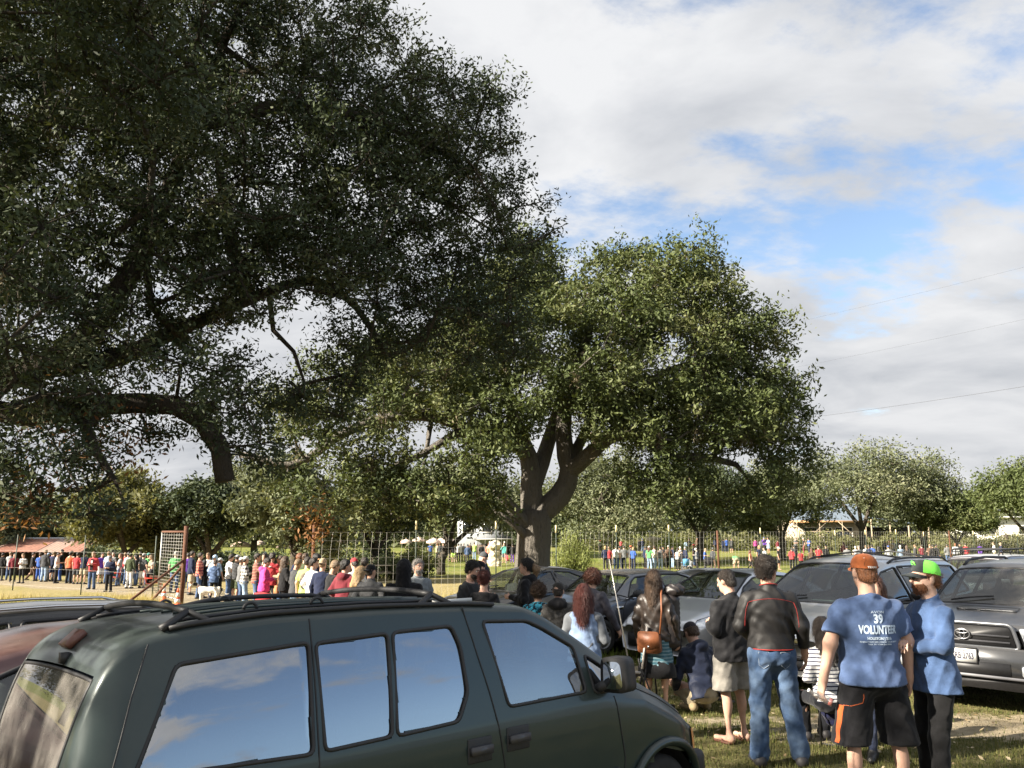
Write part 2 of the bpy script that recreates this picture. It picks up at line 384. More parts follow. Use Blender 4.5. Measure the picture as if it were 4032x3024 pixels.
def blades(name, label, cols, n, region, hmin, hmax, width, dens, seed, lean=.35):
    rg = np.random.default_rng(seed); x0, x1, y0, y1 = region
    x = rg.uniform(x0, x1, n); y = rg.uniform(y0, y1, n)
    k = rg.random(n) < dens(x, y); x, y = x[k], y[k]; n = len(x)
    z = ground(x, y) - .01; h = rg.uniform(hmin, hmax, n) * (.6 + .8 * fbm(x * 1.3, y * 1.3, 8)); a = rg.uniform(0, 2 * np.pi, n); la = rg.uniform(0, 2 * np.pi, n)
    w = width * rg.uniform(.6, 1.3, n)
    b = np.stack([x, y, z], -1); d = np.stack([np.cos(a), np.sin(a), 0 * a], -1) * w[:, None] / 2
    ln = rg.uniform(.1, 1, n) * lean * h
    tip = b + np.stack([np.cos(la) * ln, np.sin(la) * ln, h], -1)
    V = np.stack([b - d, b + d, tip], 1).reshape(-1, 3); F = np.arange(3 * n).reshape(n, 3)
    me = mesh_np(name, V, F); at = me.attributes.new('tone', 'FLOAT', 'POINT')
    at.data.foreach_set('value', np.repeat(np.clip(.5 * rg.random(n) + .5 * fbm(x * .8, y * .8, 33), 0, 1), 3).astype(np.float32))
    o = obj(name, me, leafmat(name + '_blades', cols, .3, .6)); tag(o, label, 'grass', kind='stuff'); return o
blades('lawn_grass', 'short worn green grass around the parked cars', [(.05, .065, .018), (.09, .11, .03), (.17, .16, .06), (.27, .23, .11)], 190000, (-.5, 9.5, 5.2, 16), .02, .065, .012,
       lambda x, y: (1 - .95 * ss(.35, .6, soil(x, y))) * (.35 + .65 * (fbm(x * 1.1, y * 1.1, 2) > .42)), 1)
blades('dry_grass', 'tall straw coloured grass in the sunny field', [(.22, .19, .06), (.36, .30, .11), (.5, .42, .2), (.17, .2, .05)], 85000, (-22, 1.5, 12, 33), .10, .42, .02,
       lambda x, y: ss(.35, .7, dryness(x, y)) * (1 - ss(.2, .5, soil(x, y))) * (x > -.75 * y) * (x < .12 * y - 1.2), 2, .5)
blades('green_grass', 'fresh green grass by the gate posts', [(.09, .13, .02), (.14, .2, .03), (.2, .26, .05)], 70000, (-22, 4, 12, 36), .06, .2, .018,
       lambda x, y: (1 - ss(.25, .55, dryness(x, y))) * (1 - ss(.2, .5, soil(x, y))), 3, .5)
def litter():
    rg = np.random.default_rng(5); n = 1500; x = rg.uniform(-.2, 9, n); y = rg.uniform(5.5, 15, n); z = ground(x, y) + rg.uniform(.005, .04, n)
    s = rg.uniform(.018, .04, n); a = rg.uniform(0, 6.28, n); t = rg.uniform(-.5, .5, (n, 2))
    u = np.stack([np.cos(a), np.sin(a), t[:, 0]], -1) * s[:, None]; v = np.stack([-np.sin(a), np.cos(a), t[:, 1]], -1) * (s * .45)[:, None]
    c = np.stack([x, y, z], -1); V = np.stack([c - u, c + v, c + u, c - v], 1).reshape(-1, 3)
    me = mesh_np('fallen_leaves', V, np.arange(4 * n).reshape(n, 4)); at = me.attributes.new('tone', 'FLOAT', 'POINT'); at.data.foreach_set('value', np.repeat(rg.random(n), 4).astype(np.float32))
    tag(obj('fallen_leaves', me, leafmat('dead_leaf', [(.12, .07, .03), (.3, .22, .12), (.5, .42, .28)], .1)), 'pale dead oak leaves littering the trampled grass', 'leaves', kind='stuff')
litter()
# ------------------------------------------------------------------ trees
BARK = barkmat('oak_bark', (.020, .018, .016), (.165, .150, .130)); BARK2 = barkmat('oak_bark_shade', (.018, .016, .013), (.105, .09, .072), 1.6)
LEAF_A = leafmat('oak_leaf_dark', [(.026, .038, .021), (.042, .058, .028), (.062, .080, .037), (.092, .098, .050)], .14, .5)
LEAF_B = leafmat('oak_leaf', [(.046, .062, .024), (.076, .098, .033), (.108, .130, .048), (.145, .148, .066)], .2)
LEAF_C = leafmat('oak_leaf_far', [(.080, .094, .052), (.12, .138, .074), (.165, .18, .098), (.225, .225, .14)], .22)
LEAF_Y = leafmat('olive_leaf', [(.085, .09, .04), (.13, .135, .055), (.19, .185, .085)], .35)
MOSS = leafmat('ball_moss', [(.11, .09, .055), (.2, .165, .105), (.3, .26, .18)], .2, .9)
DEADL = leafmat('dead_twig_leaf', [(.13, .055, .025), (.25, .12, .05), (.38, .22, .11)], .3, .7)
SHRUB = leafmat('shrub_leaf', [(.13, .16, .05), (.22, .26, .08), (.33, .36, .14)], .35)
def quads(cen, u, v): return np.stack([cen - u, cen + v * .8 - u * .1, cen + u, cen - v * .8 - u * .1], 1).reshape(-1, 3)
def leaf_mesh(name, P, size, rg, up=.35, tone=None, aspect=.52, hang=0.):
    n = len(P); nrm = rg.normal(size=(n, 3)); nrm[:, 2] += up * 2; nrm /= np.linalg.norm(nrm, axis=1)[:, None]
    a = rg.normal(size=(n, 3)); a[:, 2] -= hang; u = a - nrm * np.sum(a * nrm, 1)[:, None]; u /= np.linalg.norm(u, axis=1)[:, None] + 1e-9; v = np.cross(nrm, u)
    s = size * rg.uniform(.6, 1.35, n)
    V = quads(P, u * (s / 2)[:, None], v * (s * aspect / 2)[:, None])
    me = mesh_np(name, V, np.arange(4 * n).reshape(n, 4)); at = me.attributes.new('tone', 'FLOAT', 'POINT')
    t = rg.random(n) if tone is None else np.clip(tone, 0, 1)
    at.data.foreach_set('value', np.repeat(t, 4).astype(np.float32)); return me
def grow(limbs, clumps, rg, sag=.06, step=.45):
    "limbs: list of (points, r0, r1, parent index or None); returns nodes with parents and the tip node of each clump"
    pos, par, rmin = [], [], []
    ends = []
    for pts, r0, r1, _ in limbs:
        pts = [Vector(p) for p in pts]; L = [0]
        for a, b in zip(pts, pts[1:]): L.append(L[-1] + (b - a).length)
        n = max(2, int(L[-1] / step)); prev = -1
        if pos:
            d = np.linalg.norm(np.array(pos) - np.array(pts[0]), axis=1); prev = int(np.argmin(d))
        for i in range(n + 1):
            s = L[-1] * i / n; k = max(j for j in range(len(L)) if L[j] <= s + 1e-9); k = min(k, len(pts) - 2)
            t = (s - L[k]) / max(1e-6, L[k + 1] - L[k])
            p0 = pts[max(k - 1, 0)]; p1, p2 = pts[k], pts[k + 1]; p3 = pts[min(k + 2, len(pts) - 1)]
            q = .5 * ((2 * p1) + (p2 - p0) * t + (2 * p0 - 5 * p1 + 4 * p2 - p3) * t * t + (3 * p1 - p0 - 3 * p2 + p3) * t ** 3)
            if i == 0 and prev >= 0 and (Vector(pos[prev]) - q).length < .05: continue
            pos.append(tuple(q)); par.append(prev); rmin.append(r0 + (r1 - r0) * i / n); prev = len(pos) - 1
    A = np.array(pos); n0 = len(pos)
    d0 = np.array([np.min(np.linalg.norm(A - c, axis=1)) for c in clumps]); order = np.argsort(d0); tips = [0] * len(clumps)
    for ci in order:
        c = clumps[ci]; A = np.array(pos); vec = c - A; d = np.linalg.norm(vec, axis=1)
        cost = d + .25 * np.maximum(0, -vec[:, 2])
        j = int(np.argmin(cost)); k = max(1, int(d[j] / step)); a = A[j]; prev = j
        side = np.cross(vec[j], rg.normal(size=3)); side /= np.linalg.norm(side) + 1e-9
        for i in range(1, k + 1):
            t = i / k; q = a + vec[j] * t + side * math.sin(math.pi * t) * d[j] * rg.uniform(.05, .2) + rg.normal(size=3) * .06 * d[j] * (t < 1)
            pos.append(tuple(q)); par.append(prev); rmin.append(.008); prev = len(pos) - 1
        tips[ci] = prev
    return np.array(pos), np.array(par), np.array(rmin), tips
def branch_mesh(name, pos, par, rmin, tips, rtip=.012, expo=.42, sides=6, bumpy=0.):
    n = len(pos); load = np.zeros(n)
    for t in tips: load[t] += 1
    for i in range(n - 1, -1, -1):
        if par[i] >= 0 and par[i] < i: load[par[i]] += load[i]
    r = np.maximum(rmin, rtip * np.maximum(load, 1) ** expo)
    kids = [[] for _ in range(n)]
    for i in range(n):
        if par[i] >= 0: kids[par[i]].append(i)
    mb = MB(); starts = [i for i in range(n) if par[i] < 0]; stack = [(s, None) for s in starts]; rg = random.Random(1)
    while stack:
        s, p = stack.pop(); chain = ([p] if p is not None else []) + [s]; cur = s
        while kids[cur]:
            ks = sorted(kids[cur], key=lambda k: -r[k]); nx = ks[0]
            for k in ks[1:]: stack.append((k, cur))
            chain.append(nx); cur = nx
        rr = [r[c] for c in chain]
        if p is not None: rr[0] = min(rr[0], rr[1] * 1.35)
        if len(chain) > 1:
            sd = sides if max(rr) < .12 else (10 if max(rr) < .3 else 40)
            if max(rr) < .03: sd = 4
            mb.tube([pos[c] for c in chain], rr, sd, cap=True)
    V = np.array(mb.v)
    if bumpy:
        w = np.abs(np.sin(V[:, 0] * 23 + 1.6 * np.sin(V[:, 2] * 3.1) + V[:, 1] * 9)) * np.abs(np.sin(V[:, 1] * 21 + 1.3 * np.sin(V[:, 2] * 2.3))); V = V * 1.0; V[:, 1] -= .05 * w * (V[:, 2] < 3.2) * (V[:, 1] < 0)
        V = V + bumpy * np.stack([np.sin(V[:, 2] * 9 + V[:, 0] * 14) * np.cos(V[:, 1] * 11), np.sin(V[:, 0] * 13 + V[:, 2] * 7), 0.5 * np.sin(V[:, 0] * 12)], -1)
    return mesh_np(name, V, mb.f, True)
def blob_clumps(blobs, spacing, rg, shell=.55):
    out = []
    for (c, r, cnt) in blobs:
        r = np.array(r if hasattr(r, '__len__') else (r, r, r)); tries = 0; got = 0
        while got < cnt and tries < cnt * 30:
            tries += 1; d = rg.normal(size=3); d /= np.linalg.norm(d); q = np.array(c) + d * r * (shell + (1 - shell) * rg.random() ** .7)
            if out and np.min(np.linalg.norm(np.array(out) - q, axis=1)) < spacing: continue
            out.append(q); got += 1
    return np.array(out)
def make_tree(name, label, base, limbs, clumps, per, leaf, csize, mats, seed, group=None, moss=0, dead=None, sides=6, rtip=.012, twigs=0, up=.35, flat=.75, bark=None, bumpy=0., trunk_flare=True, expo=.42):
    rg = np.random.default_rng(seed); root = empty(name, base); tag(root, label, 'tree', group)
    pos, par, rmin, tips = grow(limbs, clumps, rg); b = np.array(base)
    mb = branch_mesh('trunk', pos - b, par, rmin, tips, rtip, expo, sides, bumpy); obj('trunk', mb, bark or BARK, root)
    n = len(clumps); csz = csize * rg.uniform(.6, 1.3, n); cnt = (per * (csz / csize) ** 2).astype(int) + 1
    # leaves sit on short shoots that radiate from each clump tip
    idx = np.repeat(np.arange(n), cnt); N = len(idx); shoots = 15
    sd = rg.normal(size=(n, shoots, 3)); sd /= np.linalg.norm(sd, axis=2)[:, :, None]; sd[:, :, 2] = sd[:, :, 2] * flat + .12
    ks = rg.integers(0, shoots, N); t = rg.random(N) ** .6
    P = clumps[idx] + sd[idx, ks] * (csz[idx] * t * rg.uniform(.75, 1.15, N))[:, None] + rg.normal(size=(N, 3)) * (.055 * csz[idx] + leaf * .42)[:, None]
    tone = .35 * rg.random(N) + .65 * rg.random(n)[idx]
    if twigs:
        m2 = MB()
        for i in range(n):
            for k in range(min(twigs, 15)):
                e = clumps[i] + sd[i, k] * csz[i] * .95
                m2.tube([clumps[i] - b, (clumps[i] + e) / 2 - b + rg.normal(size=3) * .06, e - b], [.011, .008, .004], 3, cap=False)
        tw = m2.build('twigs', bark or BARK2, root); tag(tw, kind='stuff')
    sel = np.zeros(N, bool)
    cl = obj('crown', leaf_mesh('crown', P - b, leaf, rg, up, tone), mats[0], root); tag(cl, kind='stuff')
    if moss:
        ms = rg.choice(n, min(n, moss), replace=False); M = []
        for i in ms:
            c = pos[par[tips[i]]]; k = rg.integers(25, 90); q = rg.normal(size=(k, 3)) * (.07, .07, .12); q[:, 2] -= np.abs(rg.normal(size=k)) * .18; M.append(c + q)
        ml = obj('ball_moss', leaf_mesh('ball_moss', np.concatenate(M) - b, leaf * 1.1, rg, 0, None, .22, 1.5), MOSS, root); tag(ml, kind='stuff')
    if dead is not None:
        q = dead; dl = obj('dead_leaves', leaf_mesh('dead_leaves', q - b, leaf * 1.1, rg, 0, None, .4, .5), DEADL, root); tag(dl, kind='stuff')
    return root
def PX(x, y, Y): return P4(x, y, Y)          # shorthand for limb points read off the photograph
def blob4(x, y, Y, r, cnt): return (tuple(P4(x, y, Y)), r, cnt)
# --- the large dark live oak that fills the upper left
def big_oak():
    rg = np.random.default_rng(11)
    bl = [blob4(150, 180, 12, (2.6, 2.4, 2.0), 40), blob4(620, 200, 12.5, (2.5, 2.4, 2.0), 40), blob4(1080, 330, 13, (2.3, 2.2, 1.9), 38), blob4(1500, 500, 13.5, (1.75, 1.8, 1.45), 28),
          blob4(1800, 560, 14, (1.05, 1.6, 1.45), 18), blob4(1650, 900, 14, (1.7, 1.6, 1.4), 24), blob4(1960, 980, 14.5, (.95, 1.2, 1.1), 12), blob4(1350, 800, 13, (1.9, 1.8, 1.5), 30), blob4(900, 760, 12.5, (2.0, 1.9, 1.6), 32),
          blob4(450, 700, 11.5, (2.0, 1.9, 1.6), 34), blob4(80, 800, 11, (1.7, 1.8, 1.6), 26), blob4(520, 1150, 11.5, (1.6, 1.6, 1.1), 24), blob4(980, 1180, 12, (1.4, 1.5, 1.0), 20), blob4(200, 1380, 10.5, (1.3, 1.4, 1.0), 18),
          blob4(640, 1500, 11, (1.25, 1.3, .75), 16), blob4(40, 1640, 10, (.8, 1.0, .7), 12), blob4(20, 1900, 9.5, (.35, .6, .4), 4), blob4(760, 1560, 11.2, (1.3, 1.2, .6), 16), blob4(1000, 1560, 12, (.9, 1.0, .55), 9), blob4(560, 1700, 10.8, (.8, .8, .4), 6), blob4(1000, 1720, 11.5, (.5, .6, .35), 4), blob4(330, 1600, 10.4, (.9, .9, .5), 9), blob4(140, 1820, 9.8, (.6, .5, .4), 7), blob4(400, 1830, 10.5, (.8, .6, .35), 7), blob4(240, 1960, 9.6, (.45, .4, .25), 4), blob4(640, 1760, 11, (.6, .5, .25), 4), blob4(40, 1980, 9.6, (.3, .4, .3), 3), blob4(230, 1570, 9.6, (1.1, .6, .5), 13), blob4(520, 1610, 10.2, (.9, .5, .42), 11), blob4(730, 1650, 10.7, (.5, .4, .35), 5), blob4(800, 1000, 11, (1.3, 1.0, .9), 14), blob4(1150, 980, 11.8, (1.3, 1.0, .9), 14), blob4(560, 950, 10.5, (1.1, .9, .8), 12), blob4(1400, 1080, 12.6, (1.0, .9, .7), 9), blob4(1500, 1230, 13.5, (1.3, 1.3, .9), 18), blob4(1250, 1480, 13, (.8, 1.0, .8), 9),
          blob4(430, 1760, 11, (.9, .9, .45), 7), blob4(1850, 1280, 14.5, (1.2, 1.2, .9), 13), blob4(250, 60, 8.0, (1.5, 1.2, 1.0), 20), blob4(700, 0, 12, (2.2, 2.2, 1.2), 20), blob4(1330, 180, 13.3, (1.2, 1.3, .9), 10),
          blob4(30, 1150, 8.5, (.9, 1.0, .8), 12),
          ((-10.5, 11, 8.6), (3.2, 3.2, 2.4), 42), ((-11, 7, 7.8), (2.6, 2.8, 2.0), 30), ((-8.5, 14.5, 11), (3.2, 3.0, 2.0), 36), ((-7.0, 7.5, 8.6), (2.0, 2.0, 1.4), 22), ((-6.0, 12.5, 11.6), (2.6, 2.6, 1.3), 24), ((-13.2, 10.5, 7.2), (2.2, 2.6, 1.9), 22)]
    cl = blob_clumps(bl, .66, rg, .35)
    # leave the windows of sky that the photograph shows
    keep = []
    for c in cl:
        d = c[1] * math.cos(PITCH) + (c[2] - CAM_H) * math.sin(PITCH); v = -c[1] * math.sin(PITCH) + (c[2] - CAM_H) * math.cos(PITCH)
        x = (512 + FOC * c[0] / d) * K4; y = (384 - FOC * v / d) * K4; ok = True
        for (hx, hy, rx, ry) in ((1190, 1300, 110, 120), (1060, 1480, 60, 70), (500, 1630, 60, 30), (620, 1830, 180, 40), (1140, 1740, 70, 90)):
            if ((x - hx) / (rx + 40)) ** 2 + ((y - hy) / (ry + 40)) ** 2 < 1: ok = False
        if ok: keep.append(c)
    cl = np.array(keep)
    bx, by = -9.4, 11.6; base = (bx, by, gz(bx, by))
    T = Vector((bx, by, 2.6))
    limbs = [([(bx, by, base[2] - .1), (bx + .05, by, 1.2), T], .62, .50, None),
             ([T, (-8.2, 11.5, 4.0), PX(180, 1440, 11.2), PX(400, 1250, 11.5), PX(600, 900, 12), PX(760, 500, 12.2), PX(900, 120, 12.4)], .26, .07, None),
             ([PX(180, 1440, 11.2), PX(430, 1420, 11.6), PX(700, 1300, 12), PX(980, 1180, 12.5), PX(1180, 1110, 13), PX(1330, 1140, 13.4), PX(1440, 1260, 13.6), PX(1520, 1400, 13.8)], .14, .04, None),
             ([T, (-8.4, 11.2, 3.9), PX(120, 1640, 10.8), PX(420, 1590, 11), PX(720, 1600, 11.3), PX(800, 1660, 11.4), PX(868, 1770, 11.4), PX(885, 1895, 11.4)], .16, .135, None),
             ([PX(420, 1590, 11), PX(330, 1700, 10.6), PX(420, 1830, 10.4), PX(500, 2000, 10.2)], .10, .02, None),
             ([T, (-9.8, 10.8, 5.5), (-10.4, 10.5, 8.5)], .40, .12, None), ([(-9.7, 10.9, 5.0), (-11, 8.5, 6.6), (-11.5, 7, 7.6)], .22, .08, None),
             ([(-9.0, 11.5, 3.6), (-8.6, 12.8, 7), (-8.4, 14, 10.5)], .30, .1, None),
             ([PX(760, 500, 12.2), PX(1100, 420, 12.8), PX(1480, 480, 13.4), PX(1780, 620, 13.9)], .14, .05, None),
             ([PX(980, 1180, 12.5), PX(900, 900, 12.6), PX(860, 640, 12.6)], .13, .06, None),
             ([PX(1060, 1170, 13), PX(1080, 1310, 13), PX(1150, 1350, 13), PX(1160, 1420, 13), PX(1200, 1510, 13)], .05, .02, None)]
    dead = []
    for (x, y, Y, r, k) in ((230, 1680, 10.6, .28, 260), (480, 1760, 11, .3, 300), (150, 1930, 10, .2, 160), (110, 2010, 9.8, .18, 120)):
        dead.append(np.array(P4(x, y, Y)) + rg.normal(size=(k, 3)) * r)
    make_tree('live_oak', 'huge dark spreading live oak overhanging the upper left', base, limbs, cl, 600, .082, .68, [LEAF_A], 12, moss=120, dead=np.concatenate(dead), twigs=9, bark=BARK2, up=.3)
    mb = MB(); e = P4(885, 1895, 11.4); b = Vector(base)
    return cl
BIG = big_oak()
# --- the live oak with the thick sunlit trunk in the middle
def mid_oak():
    rg = np.random.default_rng(23); Y = 26.0
    bl = [blob4(2330, 1230, 26, (2.5, 2.6, 1.8), 38), blob4(2640, 1220, 26, (2.1, 2.4, 1.5), 32), blob4(2420, 1050, 26.5, (.8, 1.4, .8), 7), blob4(2680, 1060, 26, (1.3, 1.5, .6), 12), blob4(3060, 1900, 25.5, (1.0, 1.2, .6), 11), blob4(2760, 1830, 24.6, (1.2, 1.2, .5), 10), blob4(1700, 1940, 22.5, (1.3, 1.2, .6), 12), blob4(1880, 1960, 23, (.9, 1.0, .5), 8), blob4(1220, 1760, 23, (1.4, 1.2, .5), 10), blob4(1500, 1780, 23, (1.6, 1.2, .6), 12), blob4(1750, 1810, 23.2, (1.3, 1.2, .5), 10), blob4(2000, 1700, 24, (.8, .9, .6), 7), blob4(2480, 1820, 24.3, (1.2, 1.0, .45), 9), blob4(2650, 1910, 24.6, (1.0, .9, .4), 8), blob4(2850, 1960, 25, (1.1, .9, .4), 8), blob4(2380, 1660, 23.6, (.9, .8, .5), 7), blob4(2060, 1600, 23.8, (.9, .8, .5), 7), blob4(3000, 1960, 25.4, (.7, .8, .35), 5), blob4(2230, 1380, 24.5, (2.3, 2.2, 1.9), 34), blob4(2560, 1420, 25, (2.6, 2.4, 2.0), 42),
          blob4(2850, 1380, 26, (1.9, 2.2, 1.7), 30), blob4(3000, 1620, 26, (1.25, 1.8, 1.5), 22), blob4(2760, 1650, 25, (2.2, 2.0, 1.3), 30), blob4(3080, 1780, 26, (.95, 1.3, .8), 12), blob4(1980, 1330, 25, (2.2, 2.4, 2.2), 34), blob4(2060, 1060, 26, (1.2, 1.6, 1.0), 12), blob4(1680, 1500, 24.5, (2.4, 2.2, 1.6), 34), blob4(1850, 1700, 24, (1.7, 1.8, 1.1), 20),
          blob4(1430, 1620, 23.5, (2.0, 1.8, 1.2), 24), blob4(1180, 1640, 23, (1.5, 1.6, .8), 13), blob4(1560, 1850, 23, (1.5, 1.5, .8), 16), blob4(1330, 1900, 22.5, (1.2, 1.2, .7), 10), blob4(1960, 1820, 23, (1.1, 1.2, .7), 10), blob4(1500, 2010, 22.5, (.8, .9, .4), 6), blob4(2900, 1860, 25, (1.3, 1.4, .6), 12), blob4(2450, 1680, 24.5, (1.2, 1.2, .9), 12),
          ((1.0, 30.5, 8), (6, 2.5, 2.6), 46), ((6, 30, 6.5), (3.5, 2.4, 2.2), 22), ((-5, 28.5, 6.5), (4, 2.2, 2.0), 22)]
    cl = blob_clumps(bl, .72, rg, .35); keep = []
    for c in cl:
        d = c[1] * math.cos(PITCH) + (c[2] - CAM_H) * math.sin(PITCH); v = -c[1] * math.sin(PITCH) + (c[2] - CAM_H) * math.cos(PITCH)
        x = (512 + FOC * c[0] / d) * K4; y = (384 - FOC * v / d) * K4; ok = True
        for (hx, hy, rx, ry) in ((2060, 1850, 40, 120), (2400, 1790, 50, 40), (2660, 1400, 45, 40), (1690, 1760, 60, 60), (2180, 1330, 40, 40), (2900, 1830, 60, 30), (2150, 1950, 110, 260)):
            if ((x - hx) / (rx + 40)) ** 2 + ((y - hy) / (ry + 40)) ** 2 < 1: ok = False
        if ok:
            for z0 in (.2, .9, 1.6, 2.2):          # crown opened along the sun's path so light reaches the lower trunk
                p0 = np.array((.65, 26., z0)); sdv = np.array(SUN_DIR); tt = max(0, (c - p0) @ sdv)
                if np.linalg.norm(p0 + sdv * tt - c) < 1.25: ok = False
        if ok: keep.append(c)
    cl = np.array(keep)
    bx = X4(2098, Y, 2300); base = (bx, Y, gz(bx, Y)); q = lambda x, y, dy=0: P4(x, y, Y + dy)
    limbs = [([(bx, Y, base[2] - .1), q(2096, 2280), q(2098, 2180), q(2104, 2080), q(2108, 2010)], .60, .50, None),
             ([q(2100, 2040), q(2092, 1950), q(2090, 1860), q(2078, 1790), q(2050, 1720), q(2010, 1600), q(1990, 1400)], .38, .10, None),
             ([q(2092, 1920), q(2130, 1830, .4), q(2160, 1740, .6), q(2200, 1600, .8), q(2250, 1400, 1)], .30, .10, None),
             ([q(2115, 2030), q(2190, 1970), q(2235, 1900), q(2240, 1830), q(2222, 1760), q(2230, 1600), q(2320, 1300)], .38, .12, None),
             ([q(2240, 1860), q(2310, 1800, -.5), q(2400, 1720, -1), q(2470, 1700, -1.2), q(2560, 1740, -1), q(2660, 1800, -.6), q(2780, 1800, 0), q(2900, 1830, .4)], .26, .09, None),
             ([q(2400, 1720, -1), q(2500, 1560, -.6), q(2650, 1450, -.2), q(2850, 1420, .5)], .16, .05, None),
             ([q(2240, 1830), q(2350, 1620, .5), q(2500, 1400, .5), q(2620, 1150, .4)], .2, .05, None),
             ([q(2085, 1800), q(2010, 1740, -.6), q(1930, 1700, -1), q(1840, 1690, -1.3), q(1760, 1730, -1.6), q(1640, 1800, -2), q(1560, 1830, -2.2)], .22, .08, None),
             ([q(1840, 1690, -1.3), q(1700, 1640, -1.6), q(1500, 1650, -2), q(1330, 1720, -2.5), q(1240, 1790, -2.7), q(1130, 1835, -2.9), q(1040, 1810, -3), q(945, 1790, -3.1)], .17, .09, None),
             ([q(2090, 2090, -.1), q(2030, 2020, -.5), q(1985, 1960, -.8), q(1950, 1925, -.9)], .26, .13, None),
             ([q(2085, 2130, -.2), q(2030, 2070, -.6), q(1975, 2030, -.8), q(1938, 2003, -.9)], .15, .05, None),
             ([q(1700, 1640, -1.6), q(1650, 1900, -2.2), q(1560, 1960, -2.6)], .08, .03, None)]
    rgd = np.random.default_rng(3); dead = []
    for (x, y, k, r) in ((1235, 2040, 150, .3), (1240, 2110, 110, .18)): dead.append(np.array(P4(x, y, 22.4)) + rgd.normal(size=(k, 3)) * (r, r * .6, r))
    make_tree('live_oak', 'live oak with thick furrowed sunlit trunk standing behind the parked cars', base, limbs, cl, 430, .145, .88, [LEAF_B], 24, moss=260, dead=np.concatenate(dead), twigs=4, sides=7, rtip=.016, bumpy=.012)
mid_oak()
# --- neighbour oak just outside the frame on the left, whose shade lies over the parked cars
def shade_oak():
    rg = np.random.default_rng(31); bl = [((-12.0, -1.0, 7.5), (4.5, 4.5, 2.4), 62), ((-9.0, 2.0, 7.2), (3.0, 2.8, 1.7), 30), ((-15, 2.5, 7), (3.2, 3.2, 2.2), 30), ((-13, -5, 7), (3.4, 3.0, 2.0), 28), ((-16.5, -2, 6.5), (2.5, 3, 2), 18)]
    cl = blob_clumps(bl, .85, rg, .3); base = (-12.5, -1.2, gz(-12.5, -1.2)); b = Vector(base)
    limbs = [([base, b + Vector((0, 0, 1.5)), b + Vector((.2, .1, 2.6))], .5, .42, None)] + [([b + Vector((.2, .1, 2.5)), b + Vector((x * .5, y * .5, 4.6)), b + Vector((x, y, 6.6))], .26, .08, None) for x, y in ((3.4, 3), (-2.5, 3.4), (-3.5, -1), (.5, -3.6), (1, .5))]
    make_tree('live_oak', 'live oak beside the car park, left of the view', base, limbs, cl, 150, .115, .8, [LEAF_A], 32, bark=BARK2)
shade_oak()
# --- trees beyond the fence, and two unseen ones added at the left
def field_oak(label, x, ytop, wid, Y, seed, mat, lean=0., trunk=1.0, low=.2, per=330, leaf=.33, cnt=96, stems=3):
    "x, ytop, wid: crown centre, top and width as the photograph shows them"
    rg = np.random.default_rng(seed); bx = X4(x, Y, 2150); base = (bx + lean, Y, gz(bx, Y)); top = P4(x, ytop, Y).z; W = wid / 3250. * Y / 2; H = top - base[2]
    bl = []; n = 7
    for i in range(n):
        a = 2 * math.pi * i / n + rg.uniform(-.3, .3); rr = W * rg.uniform(.42, .62)
        bl.append(((bx + math.cos(a) * rr, Y + math.sin(a) * rr * .8, base[2] + H * rg.uniform(low + .16, .72)), (W * .45, W * .45, H * rg.uniform(.15, .22)), cnt // (n + 2)))
    bl.append(((bx + rg.uniform(-.2, .2) * W, Y, base[2] + H * .80), (W * .5, W * .5, H * .19), 2 * cnt // (n + 2)))
    cl = blob_clumps(bl, W * .13, rg, .4); b = Vector(base)
    limbs = [([base, b + Vector((0, 0, H * .14)), b + Vector((-lean * .3, 0, H * .26))], .034 * H * trunk, .028 * H * trunk, None)]
    for k in range(stems):
        a = 2 * math.pi * (k + rg.uniform(0, .5)) / stems
        limbs.append(([b + Vector((-lean * .3, 0, H * .24)), b + Vector((math.cos(a) * W * .25 - lean * .6, math.sin(a) * W * .2, H * .45)), b + Vector((math.cos(a) * W * .5 - lean, math.sin(a) * W * .4, H * .66))], .02 * H * trunk, .008 * H, None))
    return make_tree('field_oak', label, base, limbs, cl, per, leaf * (.6 + .4 * Y / 80), W * .30, [mat], seed, group='oaks beyond the fence', sides=5, rtip=.03, bark=BARK2, up=.4, moss=0)
